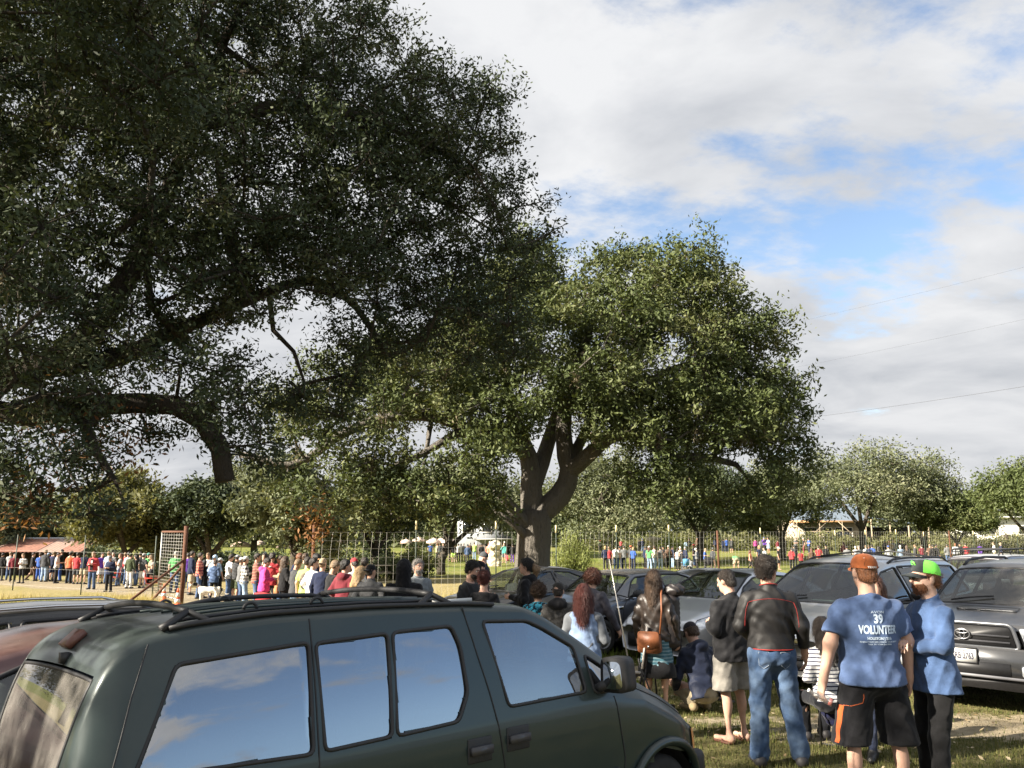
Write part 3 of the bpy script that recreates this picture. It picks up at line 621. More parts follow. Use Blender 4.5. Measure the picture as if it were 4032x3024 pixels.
for a in (("dusty olive oak rising beside the rusty shed roof", 500, 1880, 520, 47, 41, LEAF_Y), ("dark oak in shade right behind the wire gate", 830, 1900, 430, 46, 42, LEAF_A, 0, 1.6, .42),
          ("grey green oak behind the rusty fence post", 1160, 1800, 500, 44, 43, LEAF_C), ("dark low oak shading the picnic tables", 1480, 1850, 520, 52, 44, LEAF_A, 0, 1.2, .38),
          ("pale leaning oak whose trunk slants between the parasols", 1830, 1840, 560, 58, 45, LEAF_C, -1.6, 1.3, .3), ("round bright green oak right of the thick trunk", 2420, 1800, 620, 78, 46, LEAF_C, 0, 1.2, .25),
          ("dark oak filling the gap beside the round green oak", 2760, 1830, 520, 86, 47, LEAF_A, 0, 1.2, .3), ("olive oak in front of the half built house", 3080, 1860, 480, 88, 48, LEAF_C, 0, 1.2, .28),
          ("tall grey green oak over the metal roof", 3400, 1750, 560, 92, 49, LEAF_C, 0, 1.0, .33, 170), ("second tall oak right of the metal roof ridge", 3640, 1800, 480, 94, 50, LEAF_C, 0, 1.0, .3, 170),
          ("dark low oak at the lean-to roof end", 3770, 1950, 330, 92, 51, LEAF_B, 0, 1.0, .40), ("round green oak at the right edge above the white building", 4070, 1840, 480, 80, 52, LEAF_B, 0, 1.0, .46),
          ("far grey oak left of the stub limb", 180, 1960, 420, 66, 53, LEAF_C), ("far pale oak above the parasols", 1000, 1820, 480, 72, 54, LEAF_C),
          ("low far oak behind the thick trunk", 2150, 1930, 420, 95, 55, LEAF_A), ("far oak at the left edge behind the shed", -80, 1930, 420, 60, 56, LEAF_C), ("low oak in the field left of the view", -2588, 1430, 1250, 24, 57, LEAF_B), ("low oak left of the view nearer the cars", -3900, 1250, 1500, 15, 58, LEAF_B)):  # last two oaks are out of view, added to fill the rear glass reflection
    field_oak(*a)
# the woods on the skyline, too far off to tell apart
def woods():
    rg = np.random.default_rng(71); n = 46000; x = rg.uniform(-170, 190, n); y = rg.uniform(132, 165, n); h = 4.5 + 7.5 * fbm(x * .06, y * .02, 4) * (.6 + .4 * np.sin(x * .11))
    z = ground(x, y) + h * rg.random(n) ** .7
    me = leaf_mesh('far_woods', np.stack([x, y, z], -1), 1.5, rg, .3, .5 * rg.random(n) + .5 * fbm(x * .2, z * .4, 6))
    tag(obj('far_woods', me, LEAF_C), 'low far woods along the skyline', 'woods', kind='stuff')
woods()
def understory(name, label, x0, x1, Y0, Y1, h0, h1, n, leaf, mat, seed):
    rg = np.random.default_rng(seed); y = rg.uniform(Y0, Y1, n); px = rg.uniform(x0, x1, n); x = (px - 2016) / 3250. * y; k = fbm(px * .012, y * .25, seed); h = h0 + (h1 - h0) * np.clip((k - .3) * 2.2, 0, 1); z = ground(x, y) + h * rg.random(n) ** .8
    me = leaf_mesh(name, np.stack([x, y, z], -1), leaf, rg, .3, .4 * rg.random(n) + .6 * fbm(px * .05, z * 2, seed + 3)); tag(obj(name, me, mat), label, 'brush', kind='stuff')
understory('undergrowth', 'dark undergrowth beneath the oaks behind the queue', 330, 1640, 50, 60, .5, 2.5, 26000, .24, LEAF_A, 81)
understory('dry_brush', 'tan and olive brush at the foot of the trees beyond the field', 2230, 4100, 112, 122, .8, 3.0, 15000, .55, LEAF_Y, 82)
def shrub(name, label, x, ybot, ytop, wid, Y, seed, mat, n=5000, leaf=.16, plume=True):
    rg = np.random.default_rng(seed); bx = X4(x, Y, 2200); g = gz(bx, Y); H = P4(x, ytop, Y).z - g; W = wid / 3250. * Y / 2; root = empty(name, (bx, Y, g)); tag(root, label, 'shrub')
    m = 46; a = rg.uniform(0, 6.28, m); t = rg.uniform(.1, 1, m) ** .6; tip = np.stack([np.cos(a) * W * t, np.sin(a) * W * t, H * (1 - .45 * t ** 2) * rg.uniform(.8, 1.05, m)], -1)
    mb = MB()
    for q in tip: mb.tube([(q[0] * .1, q[1] * .1, 0), (q[0] * .55, q[1] * .55, q[2] * .5), tuple(q)], [.03, .02, .006], 4, cap=False)
    mb.build('stems', BARK2, root)
    k = rg.integers(0, m, n); s = rg.random(n) ** .6; P = tip[k] * s[:, None]; P[:, 2] = tip[k][:, 2] * s; P += rg.normal(size=(n, 3)) * (.10 * W + .03)
    P[:, 2] = np.maximum(P[:, 2], .05)
    c = obj('foliage', leaf_mesh('foliage', P, leaf, rg, -.1 if plume else .3, .5 * rg.random(n) + .5 * s, .22 if plume else .5, -2.2 if plume else 0), mat, root); tag(c, kind='stuff')
shrub('tall_shrub', 'feathery yellow green shrub right of the thick trunk', 2250, 2240, 2088, 165, 37, 61, SHRUB, 7000)
shrub('tall_shrub', 'feathery bright green shrub behind the queue in the field', 2640, 2200, 2100, 150, 78, 62, SHRUB, 4500, .34)
shrub('low_shrub', 'round dark green bush behind the fence left of the thick trunk', 1650, 2220, 2130, 160, 45, 63, LEAF_B, 5000, .14, False)
shrub('low_shrub', 'low bush under the parasols by the leaning oak', 1560, 2215, 2165, 150, 48, 64, LEAF_B, 3000, .14, False)
shrub('brush', 'dry yellow brush in front of the half built house', 3330, 2160, 2110, 90, 100, 65, LEAF_Y, 2500, .3, False)
shrub('brush', 'tangled tan brush along the fence end at the right', 3900, 2175, 2125, 420, 105, 66, LEAF_Y, 5000, .3, False)
# ------------------------------------------------------------------ fence, gate, buildings, parasols, power lines
RUST = plain('rusty_steel', (.115, .050, .028), .85, .2, .45, 22, .3); TPOST = plain('tpost_green', (.045, .06, .045), .6, .2, .3, 20); TIP = plain('post_tip_paint', (.72, .60, .34), .6, 0, .1)
WIRE = plain('galvanised_wire', (.55, .53, .48), .5, .4, .2); WOOD = plain('weathered_wood', (.36, .29, .2), .8, 0, .3, 12); DARKW = plain('dark_timber', (.06, .045, .035), .85, 0, .3, 6)
FX = [1233, 1637, 1953, 2190, 2428, 2636, 2828, 2998, 3152, 3292, 3413, 3534, 3643, 3744, 3839, 3929, 4012, 4090]
def fpos(n): Y = 28 * (1 + .098 * n); x = X4(FX[n], Y, 2180); return Vector((x, Y, gz(x, Y)))
def wire_run(mb, pts, tops, hs, stay=.30, r=.0034, seed=1):
    rg = random.Random(seed)
    for (a, b), (ta, tb) in zip(zip(pts, pts[1:]), zip(tops, tops[1:])):
        L = (b - a).length; d = (b - a) / L
        for k in hs:
            za = a.z + (ta - a.z) * k; zb = b.z + (tb - b.z) * k
            q = [Vector((a.x, a.y, za)), Vector(((a.x + b.x) / 2, (a.y + b.y) / 2, (za + zb) / 2 - .012)), Vector((b.x, b.y, zb))]
            mb.tube(q, r * .8, 3, cap=False)
        n = int(L / stay)
        for i in range(1, n):
            t = i / n; p = a.lerp(b, t); z1 = ta + (tb - ta) * t; bend = rg.uniform(.0, .09)
            mb.tube([p + Vector((0, 0, .03)), Vector((p.x, p.y, p.z + (z1 - p.z) * .75)), Vector((p.x + d.x * bend, p.y + d.y * bend, z1))], r, 3, cap=False)
def make_fence():
    P = [fpos(n) for n in range(len(FX))]; root = empty('deer_fence', P[0]); tag(root, 'tall wire deer fence on slim posts running right beyond the cars', 'fence')
    for n, p in enumerate(P):
        mb = MB(); q = p - P[0]
        if n in (0, 6, 13):
            h = (2.34 if n == 0 else 2.14) - p.z; mb.tube([q + Vector((0, 0, -.2)), q + Vector((0, 0, h))], .055, 10); o = mb.build('post', RUST, root); o['label'] = 'round rusty pipe post'
        else:
            h = 2.42 - p.z + (n % 3) * .06 - .012 * (p.y - 30)
            for s in (0, math.pi / 2): mb.box(q + Vector((0, 0, h / 2)), (.05, .012, h), Matrix.Rotation(s + .4, 3, 'Z'))
            o = mb.build('post', TPOST, root); c = MB(); c.tube([q + Vector((0, 0, h - .30)), q + Vector((0, 0, h + .02))], .036, 8); c.build('tip', TIP, o)
    mb = MB(); O = [p - P[0] for p in P]; wire_run(mb, O, [2.08 - P[0].z] * len(O), (.02, .12, .22, .33, .44, .55, .66, .78, .89, 1.0)); w = mb.build('wire_mesh', WIRE, root); tag(w, kind='stuff')
make_fence()
def make_gate():
    gp = Vector((X4(722, 30, 2250), 30, 0)); gp.z = gz(gp.x, gp.y); root = empty('wire_gate', gp); tag(root, 'open wire mesh gate on rusty pipe post with two slanting braces', 'gate')
    top = P4(733, 2071, 30).z - gp.z
    MB().tube([(0, 0, -.2), (0, 0, top)], .075, 12).build('gate_post', RUST, root)
    for (x, y, yy, zt) in ((423, 2404, 27, 1.62), (575, 2372, 31, 1.45)):
        e = P4(x, y, yy); e.z = gz(e.x, e.y) - .1; MB().tube([(0, 0, zt), tuple(e - gp)], .045, 8).build('brace', RUST, root)
    far = P4(640, 2092, 32.5); near = P4(728, 2092, 30.15); zt = P4(728, 2094, 30.1).z - gp.z; a = Vector((near.x - gp.x, near.y - gp.y, 0)); b = Vector((far.x - gp.x, far.y - gp.y, 0))
    fr = root; z0 = .22; U = lambda p, z: Vector((p.x, p.y, z))
    MB().tube([U(a, zt), U(b, zt)], .04, 8).build('top_rail', RUST, fr); MB().tube([U(b, z0), U(b, zt)], .035, 8).build('end_rail', plain('galvanised_pipe', (.34, .34, .32), .5, .6), fr); MB().tube([U(a, z0), U(b, z0)], .03, 8).build('bottom_rail', plain('galvanised_pipe', (.34, .34, .32)), fr)
    mb = MB()
    for i in range(1, 20): z = z0 + (zt - z0) * i / 20; mb.tube([U(a, z), U(b, z)], .007, 3)
    for i in range(1, 9): p = a.lerp(b, i / 9); mb.tube([U(p, z0), U(p, zt)], .0035, 3)
    w = mb.build('wire_panel', plain('bright_wire', (.36, .35, .32), .5, .4), fr); tag(w, kind='stuff')
    # the run of the same fence left of the gate
    pts = []
    for x, Y in ((610, 33), (330, 35.5), (62, 38), (-250, 41)): X = X4(x, Y, 2200); pts.append(Vector((X, Y, gz(X, Y))))
    r2 = empty('deer_fence', pts[0]); tag(r2, 'wire deer fence on dark posts left of the open gate', 'fence')
    for p in pts: q = p - pts[0]; mb = MB(); mb.box(q + Vector((0, 0, 1.2)), (.035, .035, 2.5)); mb.build('post', TPOST, r2)
    mb = MB(); wire_run(mb, [p - pts[0] for p in pts], [2.0 - pts[0].z] * 4, (.1, .4, .7), 6., .003, 3); w = mb.build('wire_mesh', WIRE, r2); tag(w, kind='stuff')
make_gate()
def corrug(mb, a, b, c, d, n, amp):
    "corrugated sheet between edge a-b (top) and d-c (bottom)"
    a, b, c, d = map(Vector, (a, b, c, d)); nrm = (b - a).cross(d - a).normalized(); m = n * 4; V = []
    for i in range(m + 1):
        t = i / m; off = nrm * amp * math.sin(t * n * 2 * math.pi); V += [a.lerp(b, t) + off, d.lerp(c, t) + off]
    mb.add(V, [(2 * i, 2 * i + 2, 2 * i + 3, 2 * i + 1) for i in range(m)])
def shed():
    Y0, Y1 = 55.0, 61.0; xr = X4(318, Y0, 2172); xl = xr - 24; ze = P4(318, 2174, Y0).z; xr1 = X4(393, Y1, 2125); zr = P4(393, 2122, Y1).z; g = gz(xr, 58)
    root = empty('metal_shed', (xr, 58, g)); tag(root, 'long low shed with rusty red corrugated metal roof at the left', 'shed'); o = Vector((xr, 58, g))
    pal = [plain('rust_roof_a', (.27, .115, .075), .75, .2, .35, 3), plain('rust_roof_b', (.34, .165, .115), .7, .2, .35, 3), plain('pale_rust_roof', (.40, .27, .21), .6, .2, .25, 3)]
    n = 16
    for i in range(n):
        t0, t1 = i / n, (i + 1) / n; mb = MB(); L0 = Vector((xl, Y0, ze)) - o; R0 = Vector((xr, Y0, ze)) - o; L1 = Vector((xl - 1, Y1, zr)) - o; R1 = Vector((xr1, Y1, zr)) - o; lift = Vector((0, 0, .012 * (i % 2)))
        corrug(mb, L1.lerp(R1, t0) + lift, L1.lerp(R1, t1) + lift, L0.lerp(R0, t1) + lift, L0.lerp(R0, t0) + lift, 6, .022); mb.build('roof_panel', pal[2] if i in (11, 14) else pal[i % 2], root)
    mb = MB(); mb.tube([Vector((xl, Y1, zr + .03)) - o, Vector((xr1 + .1, Y1, zr + .03)) - o], .09, 6); mb.build('ridge_cap', plain('pale_roof', (.5, .5, .5)), root)
    mb = MB(); mb.box(((xl - xr) / 2, -.0 + 2.0, (ze - g) / 2), (xr - xl - .6, 4.5, ze - g)); mb.add([Vector((xr - .3, Y0 + .4, g)) - o, Vector((xr1 - .3, Y1, g)) - o, Vector((xr1 - .3, Y1, zr - .05)) - o, Vector((xr - .3, Y0 + .4, ze - .05)) - o], [(0, 1, 2, 3)]); mb.build('wall', DARKW, root)
    mb = MB(); mb.box(Vector(((xr + xr1) / 2 - .05, (Y0 + Y1) / 2, (ze + zr) / 2 - .08)) - o, (.08, math.hypot(Y1 - Y0, zr - ze), .18), Matrix.Rotation(math.atan2(zr - ze, Y1 - Y0), 3, 'X') @ Matrix.Rotation(-math.atan2(xr1 - xr, Y1 - Y0), 3, 'Z')); mb.build('barge_board', DARKW, root)
shed()
def window(mb_parent, c, w, h, face='y', mat=None, d=.08):
    f = MB(); cx, cy, cz = c
    for s in (-1, 1): f.box((cx + s * w / 2, cy - d / 2, cz), (.1, d, h + .1)); f.box((cx, cy - d / 2 - .004, cz + s * h / 2), (w + .1, d, .1))
    o = f.build('window', mat or plain('window_trim', (.6, .58, .52), .6), mb_parent); MB().box((cx, cy - .02, cz), (w, .03, h)).build('pane', plain('dark_pane', (.02, .025, .03), .08, 0, .05), o)
def house_build():
    Y = 118.0; o = Vector((X4(3300, Y), Y, gz(X4(3300, Y), Y))); root = empty('unfinished_house', o); tag(root, 'half built house with blue grey metal roof and bare sheathing behind the oaks', 'house')
    xl, xr = X4(3130, Y) - o.x, X4(3400, Y) - o.x; ze = P4(3300, 2048, Y).z - o.z; zr = P4(3300, 1985, Y + 4).z - o.z; SHE = plain('bare_sheathing', (.36, .30, .22), .8, 0, .2, 1.5); METAL = plain('metal_roof', (.30, .36, .42), .35, .6, .1, .6)
    MB().box(((xl + xr) / 2, 3.5, ze / 2), (xr - xl, 7, ze)).build('wall', SHE, root)
    for x, w in ((.25, 1.8), (.5, 1.2), (.74, 2.4)): window(root, (xl + (xr - xl) * x, -.01, ze * .5), w, ze * .5)
    n = 10
    for i in range(n):
        a, b = xl - .8 + (xr - xl + 1.6) * i / n, xl - .8 + (xr - xl + 1.6) * (i + 1) / n; mb = MB(); z = .01 * (i % 2)
        mb.add([(a, -.9, ze - .15 + z), (b, -.9, ze - .15 + z), (b, 3.6, zr + z), (a, 3.6, zr + z), (a, -.9, ze - .25 + z), (b, -.9, ze - .25 + z)], [(0, 1, 2, 3), (4, 5, 1, 0)]); mb.box((a, 1.35, (ze + zr) / 2 - .05), (.05, .05, .1)); mb.build('roof_panel', METAL, root)
    mb = MB(); mb.add([(xl - .8, 3.6, zr), (xr + .8, 3.6, zr), (xr + .8, 8, ze - .15), (xl - .8, 8, ze - .15)], [(0, 1, 2, 3)]); mb.build('rear_roof', METAL, root)
    mb = MB(); mb.box(((xl + xr) / 2, -.95, ze - .22), (xr - xl + 1.6, .08, .3)); mb.build('fascia', plain('raw_pine', (.52, .3, .14), .7), root)
    # lean-to on the right
    x1 = X4(3660, Y) - o.x; z1 = P4(3655, 2068, Y).z - o.z; z0 = P4(3380, 2035, Y).z - o.z
    mb = MB(); mb.add([(xr + .6, -1.2, z0), (x1, -1.2, z1), (x1, 4, z1), (xr + .6, 4, z0), (xr + .6, -1.2, z0 - .16), (x1, -1.2, z1 - .16)], [(0, 1, 2, 3), (4, 5, 1, 0)]); mb.build('porch_roof', METAL, root)
    for t in (.05, .35, .65, .97): x = xr + .6 + (x1 - xr - .6) * t; MB().box((x, -1.0, (z0 + (z1 - z0) * t) / 2 - .1), (.16, .16, z0 + (z1 - z0) * t - .1)).build('porch_post', WOOD, root)
    MB().box(((xr + x1) / 2 + .4, 4.2, z1 / 2 - .1), (x1 - xr - 1.2, .2, z1 - .3)).build('porch_wall', DARKW, root)
    for (xa, za, xb, zb) in ((.05, .2, .45, .95), (.6, .95, .95, .2), (0, .62, 1, .62), (0, .3, .7, .3)):
        MB().tube([(xl + (xr - xl) * xa, -1.6, ze * za), (xl + (xr - xl) * xb, -1.6, ze * zb)], .05, 6).build('scaffold_pole', WOOD, root)
    for t in (0, .33, .66, 1): MB().tube([(xl + (xr - xl) * t, -1.6, 0), (xl + (xr - xl) * t, -1.6, ze * .95)], .05, 6).build('scaffold_pole', WOOD, root)
house_build()
def white_building():
    Y = 128.0; x0, x1 = X4(3810, Y), X4(4200, Y); o = Vector((x0, Y, gz(x0, Y))); root = empty('white_building', o); tag(root, 'sunlit white rendered building at the far right edge', 'building'); h = P4(3900, 2040, Y).z - o.z; W = x1 - x0
    WH = plain('white_render', (.78, .75, .66), .8, 0, .06, .5); MB().box((W / 2, 4, h / 2), (W, 8, h)).build('wall', WH, root); mb = MB(); mb.prism([(-.6, h), (W + .6, h), (W + .6, h + .25), (-.6, h + .25)], -9, Matrix(((1, 0, 0, 0), (0, 0, -1, -.7), (0, 1, 0, 0), (0, 0, 0, 1)))); mb.build('roof', plain('pale_roof', (.5, .5, .5)), root)
    for x in (.25, .62): window(root, (W * x, -.01, h * .6), 2.2, 1.3)
    MB().box((W * .42, -.03, 1.05), (1.0, .06, 2.1)).build('door', DARKW, root)
white_building()
def grey_house():
    Y = 100.0; x0, x1 = X4(1800, Y), X4(2060, Y); o = Vector((x0, Y, gz(x0, Y))); root = empty('grey_house', o); tag(root, 'pale grey house with porch seen behind the leaning oak and parasols', 'house'); W = x1 - x0; h = P4(1900, 2030, Y).z - o.z
    MB().box((W / 2, 3, h / 2), (W, 6, h)).build('wall', plain('grey_siding', (.27, .285, .30), .7, 0, .06, .8), root); hp = P4(1900, 2122, Y).z - o.z
    MB().box((W * .62, -1.2, hp), (W * .7, 2.4, .16)).build('porch_roof', plain('porch_paint', (.30, .30, .29), .7), root)
    for t in (.3, .5, .72, .94): MB().box((W * t, -2.2, hp / 2 - .05), (.16, .16, hp - .1)).build('porch_post', plain('window_trim', (.6, .58, .52)), root)
    MB().box((W * .62, -.05, hp / 2 - .3), (W * .66, .1, hp - .7)).build('porch_shade_panel', DARKW, root)  # dark panel puts the shade under the porch roof into colour
    for t in (.15, .45, .8): window(root, (W * t, -.01, h * .72), 1.1, 1.4)
    mb = MB(); mb.add([(-.5, -.6, h), (W + .5, -.6, h), (W + .5, 3, h + 2), (-.5, 3, h + 2), (-.5, 6.6, h), (W + .5, 6.6, h)], [(0, 1, 2, 3), (3, 2, 5, 4), (0, 3, 4), (1, 5, 2)]); mb.build('roof', plain('dark_shingle', (.08, .08, .085), .8, 0, .2, 3), root)
grey_house()
PINK = cloth('parasol_canvas', (.62, .47, .39))
def parasol(label, x, ytop, wid, Y):
    X = X4(x, Y, 2150); g = gz(X, Y); W = wid / 3280. * Y / 2; zt = P4(x, ytop, Y).z - g; ze = zt - W * .42; root = empty('parasol', (X, Y, g)); tag(root, label, 'parasol', 'garden parasols')
    V = [(0, 0, zt)]; n = 8; F = []
    for k, (r, z) in enumerate(((.5, zt - W * .17), (1.0, ze), (1.0, ze - .18))):
        for j in range(n): a = 2 * math.pi * (j + .5) / n; V.append((math.cos(a) * W * r, math.sin(a) * W * r, z))
    F += [(0, 1 + j, 1 + (j + 1) % n) for j in range(n)]
    for k in range(2): F += [(1 + k * n + j, 1 + (k + 1) * n + j, 1 + (k + 1) * n + (j + 1) % n, 1 + k * n + (j + 1) % n) for j in range(n)]
    obj('canopy', mesh_np('canopy', V, F), PINK, root)
    MB().tube([(0, 0, 0), (0, 0, zt + .1)], .03, 8).build('pole', WOOD, root)
    mb = MB()
    for j in range(n): a = 2 * math.pi * (j + .5) / n; mb.tube([(0, 0, zt - .1), (math.cos(a) * W * .98, math.sin(a) * W * .98, ze - .03)], .012, 4)
    mb.build('ribs', WOOD, root)
for a in (('parasol at the far left, half behind the dark oak', 950, 2128, 78, 72), ('parasol tip beside the slanting trunk, behind the gate crowd', 1022, 2128, 45, 76), ('parasol veiled by grey green leaves', 1125, 2136, 72, 74), ('pink parasol just right of the rusty post', 1345, 2124, 52, 80),
          ('small peach parasol left of the slim fence post', 1598, 2122, 48, 90), ('parasol half hidden by the slim fence post', 1648, 2114, 50, 84), ('broad pink parasol, first of the three together', 1707, 2118, 62, 84), ('parasol peeping between the two broad ones', 1736, 2118, 52, 92), ('broad pink parasol, rightmost of the three together', 1768, 2116, 66, 84)):
    parasol(*a)
def picnic(label, x, Y, rz, s=1.0):
    X = X4(x, Y, 2190); root = empty('picnic_table', (X, Y, gz(X, Y)), rz, s); tag(root, label, 'table', 'picnic tables')
    for i in range(5): MB().box((0, -.32 + i * .16, .76), (1.8, .14, .04)).build('top_plank', WOOD, root)
    for sy in (-1, 1): MB().box((0, sy * .72, .45), (1.8, .26, .04)).build('bench', WOOD, root)
    for sx in (-.65, .65):
        MB().box((sx, 0, .41), (.05, 1.5, .09)).build('crossbeam', WOOD, root)
        for sy in (-1, 1): MB().box((sx + .05, sy * .42, .37), (.05, .09, .84), Matrix.Rotation(sy * .5, 3, 'X')).build('leg', WOOD, root)
picnic('pale picnic table in front of the dark oak', 1365, 46, .3, 1.1); picnic('picnic table right of the pale one, half hidden by grass', 1470, 47, .15, 1.1); picnic('picnic table in the shade under the leaning oak', 1765, 82, .4)
def lines():
    for i, (x0, y0, x1, y1, Y0, Y1) in enumerate(((1650 * 1.8228, 712 * 1.8228, 4032, 577 * 1.8228, 75, 52), (1710 * 1.8228, 795 * 1.8228, 4032, 690 * 1.8228, 76, 53), (1740 * 1.8228, 903 * 1.8228, 4032, 835 * 1.8228, 77, 54))):
        A, B = P4(x0, y0, Y0), P4(x1, y1, Y1); pts = []
        for k in range(25): t = -1.2 + 2.8 * k / 24; p = A + (B - A) * t; p.z += .5 * (t * t - t) * .6; pts.append(p)
        o = MB().tube(pts, .005 if i < 2 else .010, 4, cap=False).build('power_line', plain('black_cable', (.06, .06, .07), .6)); tag(o, ('highest', 'middle', 'lowest')[i] + ' of the three thin cables crossing the sky at right', 'cable', 'power lines')
lines()
def rocks(label, x, y, Y, w, h, seed):
    rg = np.random.default_rng(seed); X = X4(x, Y, y); g = gz(X, Y); root = empty('limestone_pile', (X, Y, g)); tag(root, label, 'rock pile'); LM = plain('pale_limestone', (.58, .50, .37), .85, 0, .2, 2, .5)
    sp = w / 3280. * Y; ht = P4(x, y, Y).z - g
    for k in range(14):
        bm = bmesh.new(); bmesh.ops.create_icosphere(bm, subdivisions=2, radius=1)
        r = rg.uniform(.2, .38) * ht * .7; c = (rg.uniform(-.5, .5) * sp, rg.uniform(-.4, .4), ht * rg.uniform(0, 1) ** 1.2 * .85)
        for v in bm.verts: v.co = Vector(c) + Vector((v.co.x, v.co.y, v.co.z * .75)) * r * (1 + .22 * math.sin(v.co.x * 5 + k) * math.cos(v.co.y * 4 + k))
        me = bpy.data.meshes.new('stone'); bm.to_mesh(me); bm.free(); obj('stone', me, LM, root)
rocks('pale sunlit limestone pile behind the bright green shrub', 2575, 2112, 84, 34, 1, 1); rocks('pale limestone pile in sun left of the thick trunk', 1945, 2128, 76, 22, 1, 2)
# ------------------------------------------------------------------ vehicles
BLK = plain('black_plastic', (.018, .018, .02), .55, 0, .2, 30, .15); RUB = plain('tyre_rubber', (.02, .02, .02), .85, 0, .2, 20); RIM = plain('alloy', (.45, .46, .48), .3, .9, .08); CHROME = plain('chrome', (.75, .76, .78), .12, 1., .03)
SEAT = plain('seat_fabric', (.05, .05, .055), .9, 0, .2, 20); DASH = plain('dash_plastic', (.03, .03, .035), .7); LAMP = plain('lamp_lens', (.62, .66, .72), .06, .55, .35, 14); REDL = plain('tail_lens', (.35, .015, .012), .12, 0, .1); AMB = plain('amber_lens', (.75, .33, .09), .2, 0, .1)
GL_CLEAR = glass('car_glass', (.80, .90, .84), .085, .66, .05); GL_TINT = glass('car_glass_tinted', (.5, .55, .6), .12, .28, .05); GL_VAN = glass('van_side_glass', (.35, .45, .6), .36, .24, .02); GL_VANR = glass('van_rear_glass', (.6, .6, .55), .16, .3, .40); GL_VANF = glass('van_front_glass', (.6, .68, .7), .27, .5, .08)
MIRR = plain('mirror_glass', (.55, .6, .65), .03, 1., .02); WHITE = plain('white_plate', (.6, .6, .58), .5, 0, .04); INK = plain('plate_ink', (.02, .02, .04), .5)
def pip(poly, x, y):
    c = False; j = len(poly) - 1
    for i in range(len(poly)):
        xi, yi = poly[i]; xj, yj = poly[j]
        if (yi > y) != (yj > y) and x < (xj - xi) * (y - yi) / (yj - yi) + xi: c = not c
        j = i
    return c
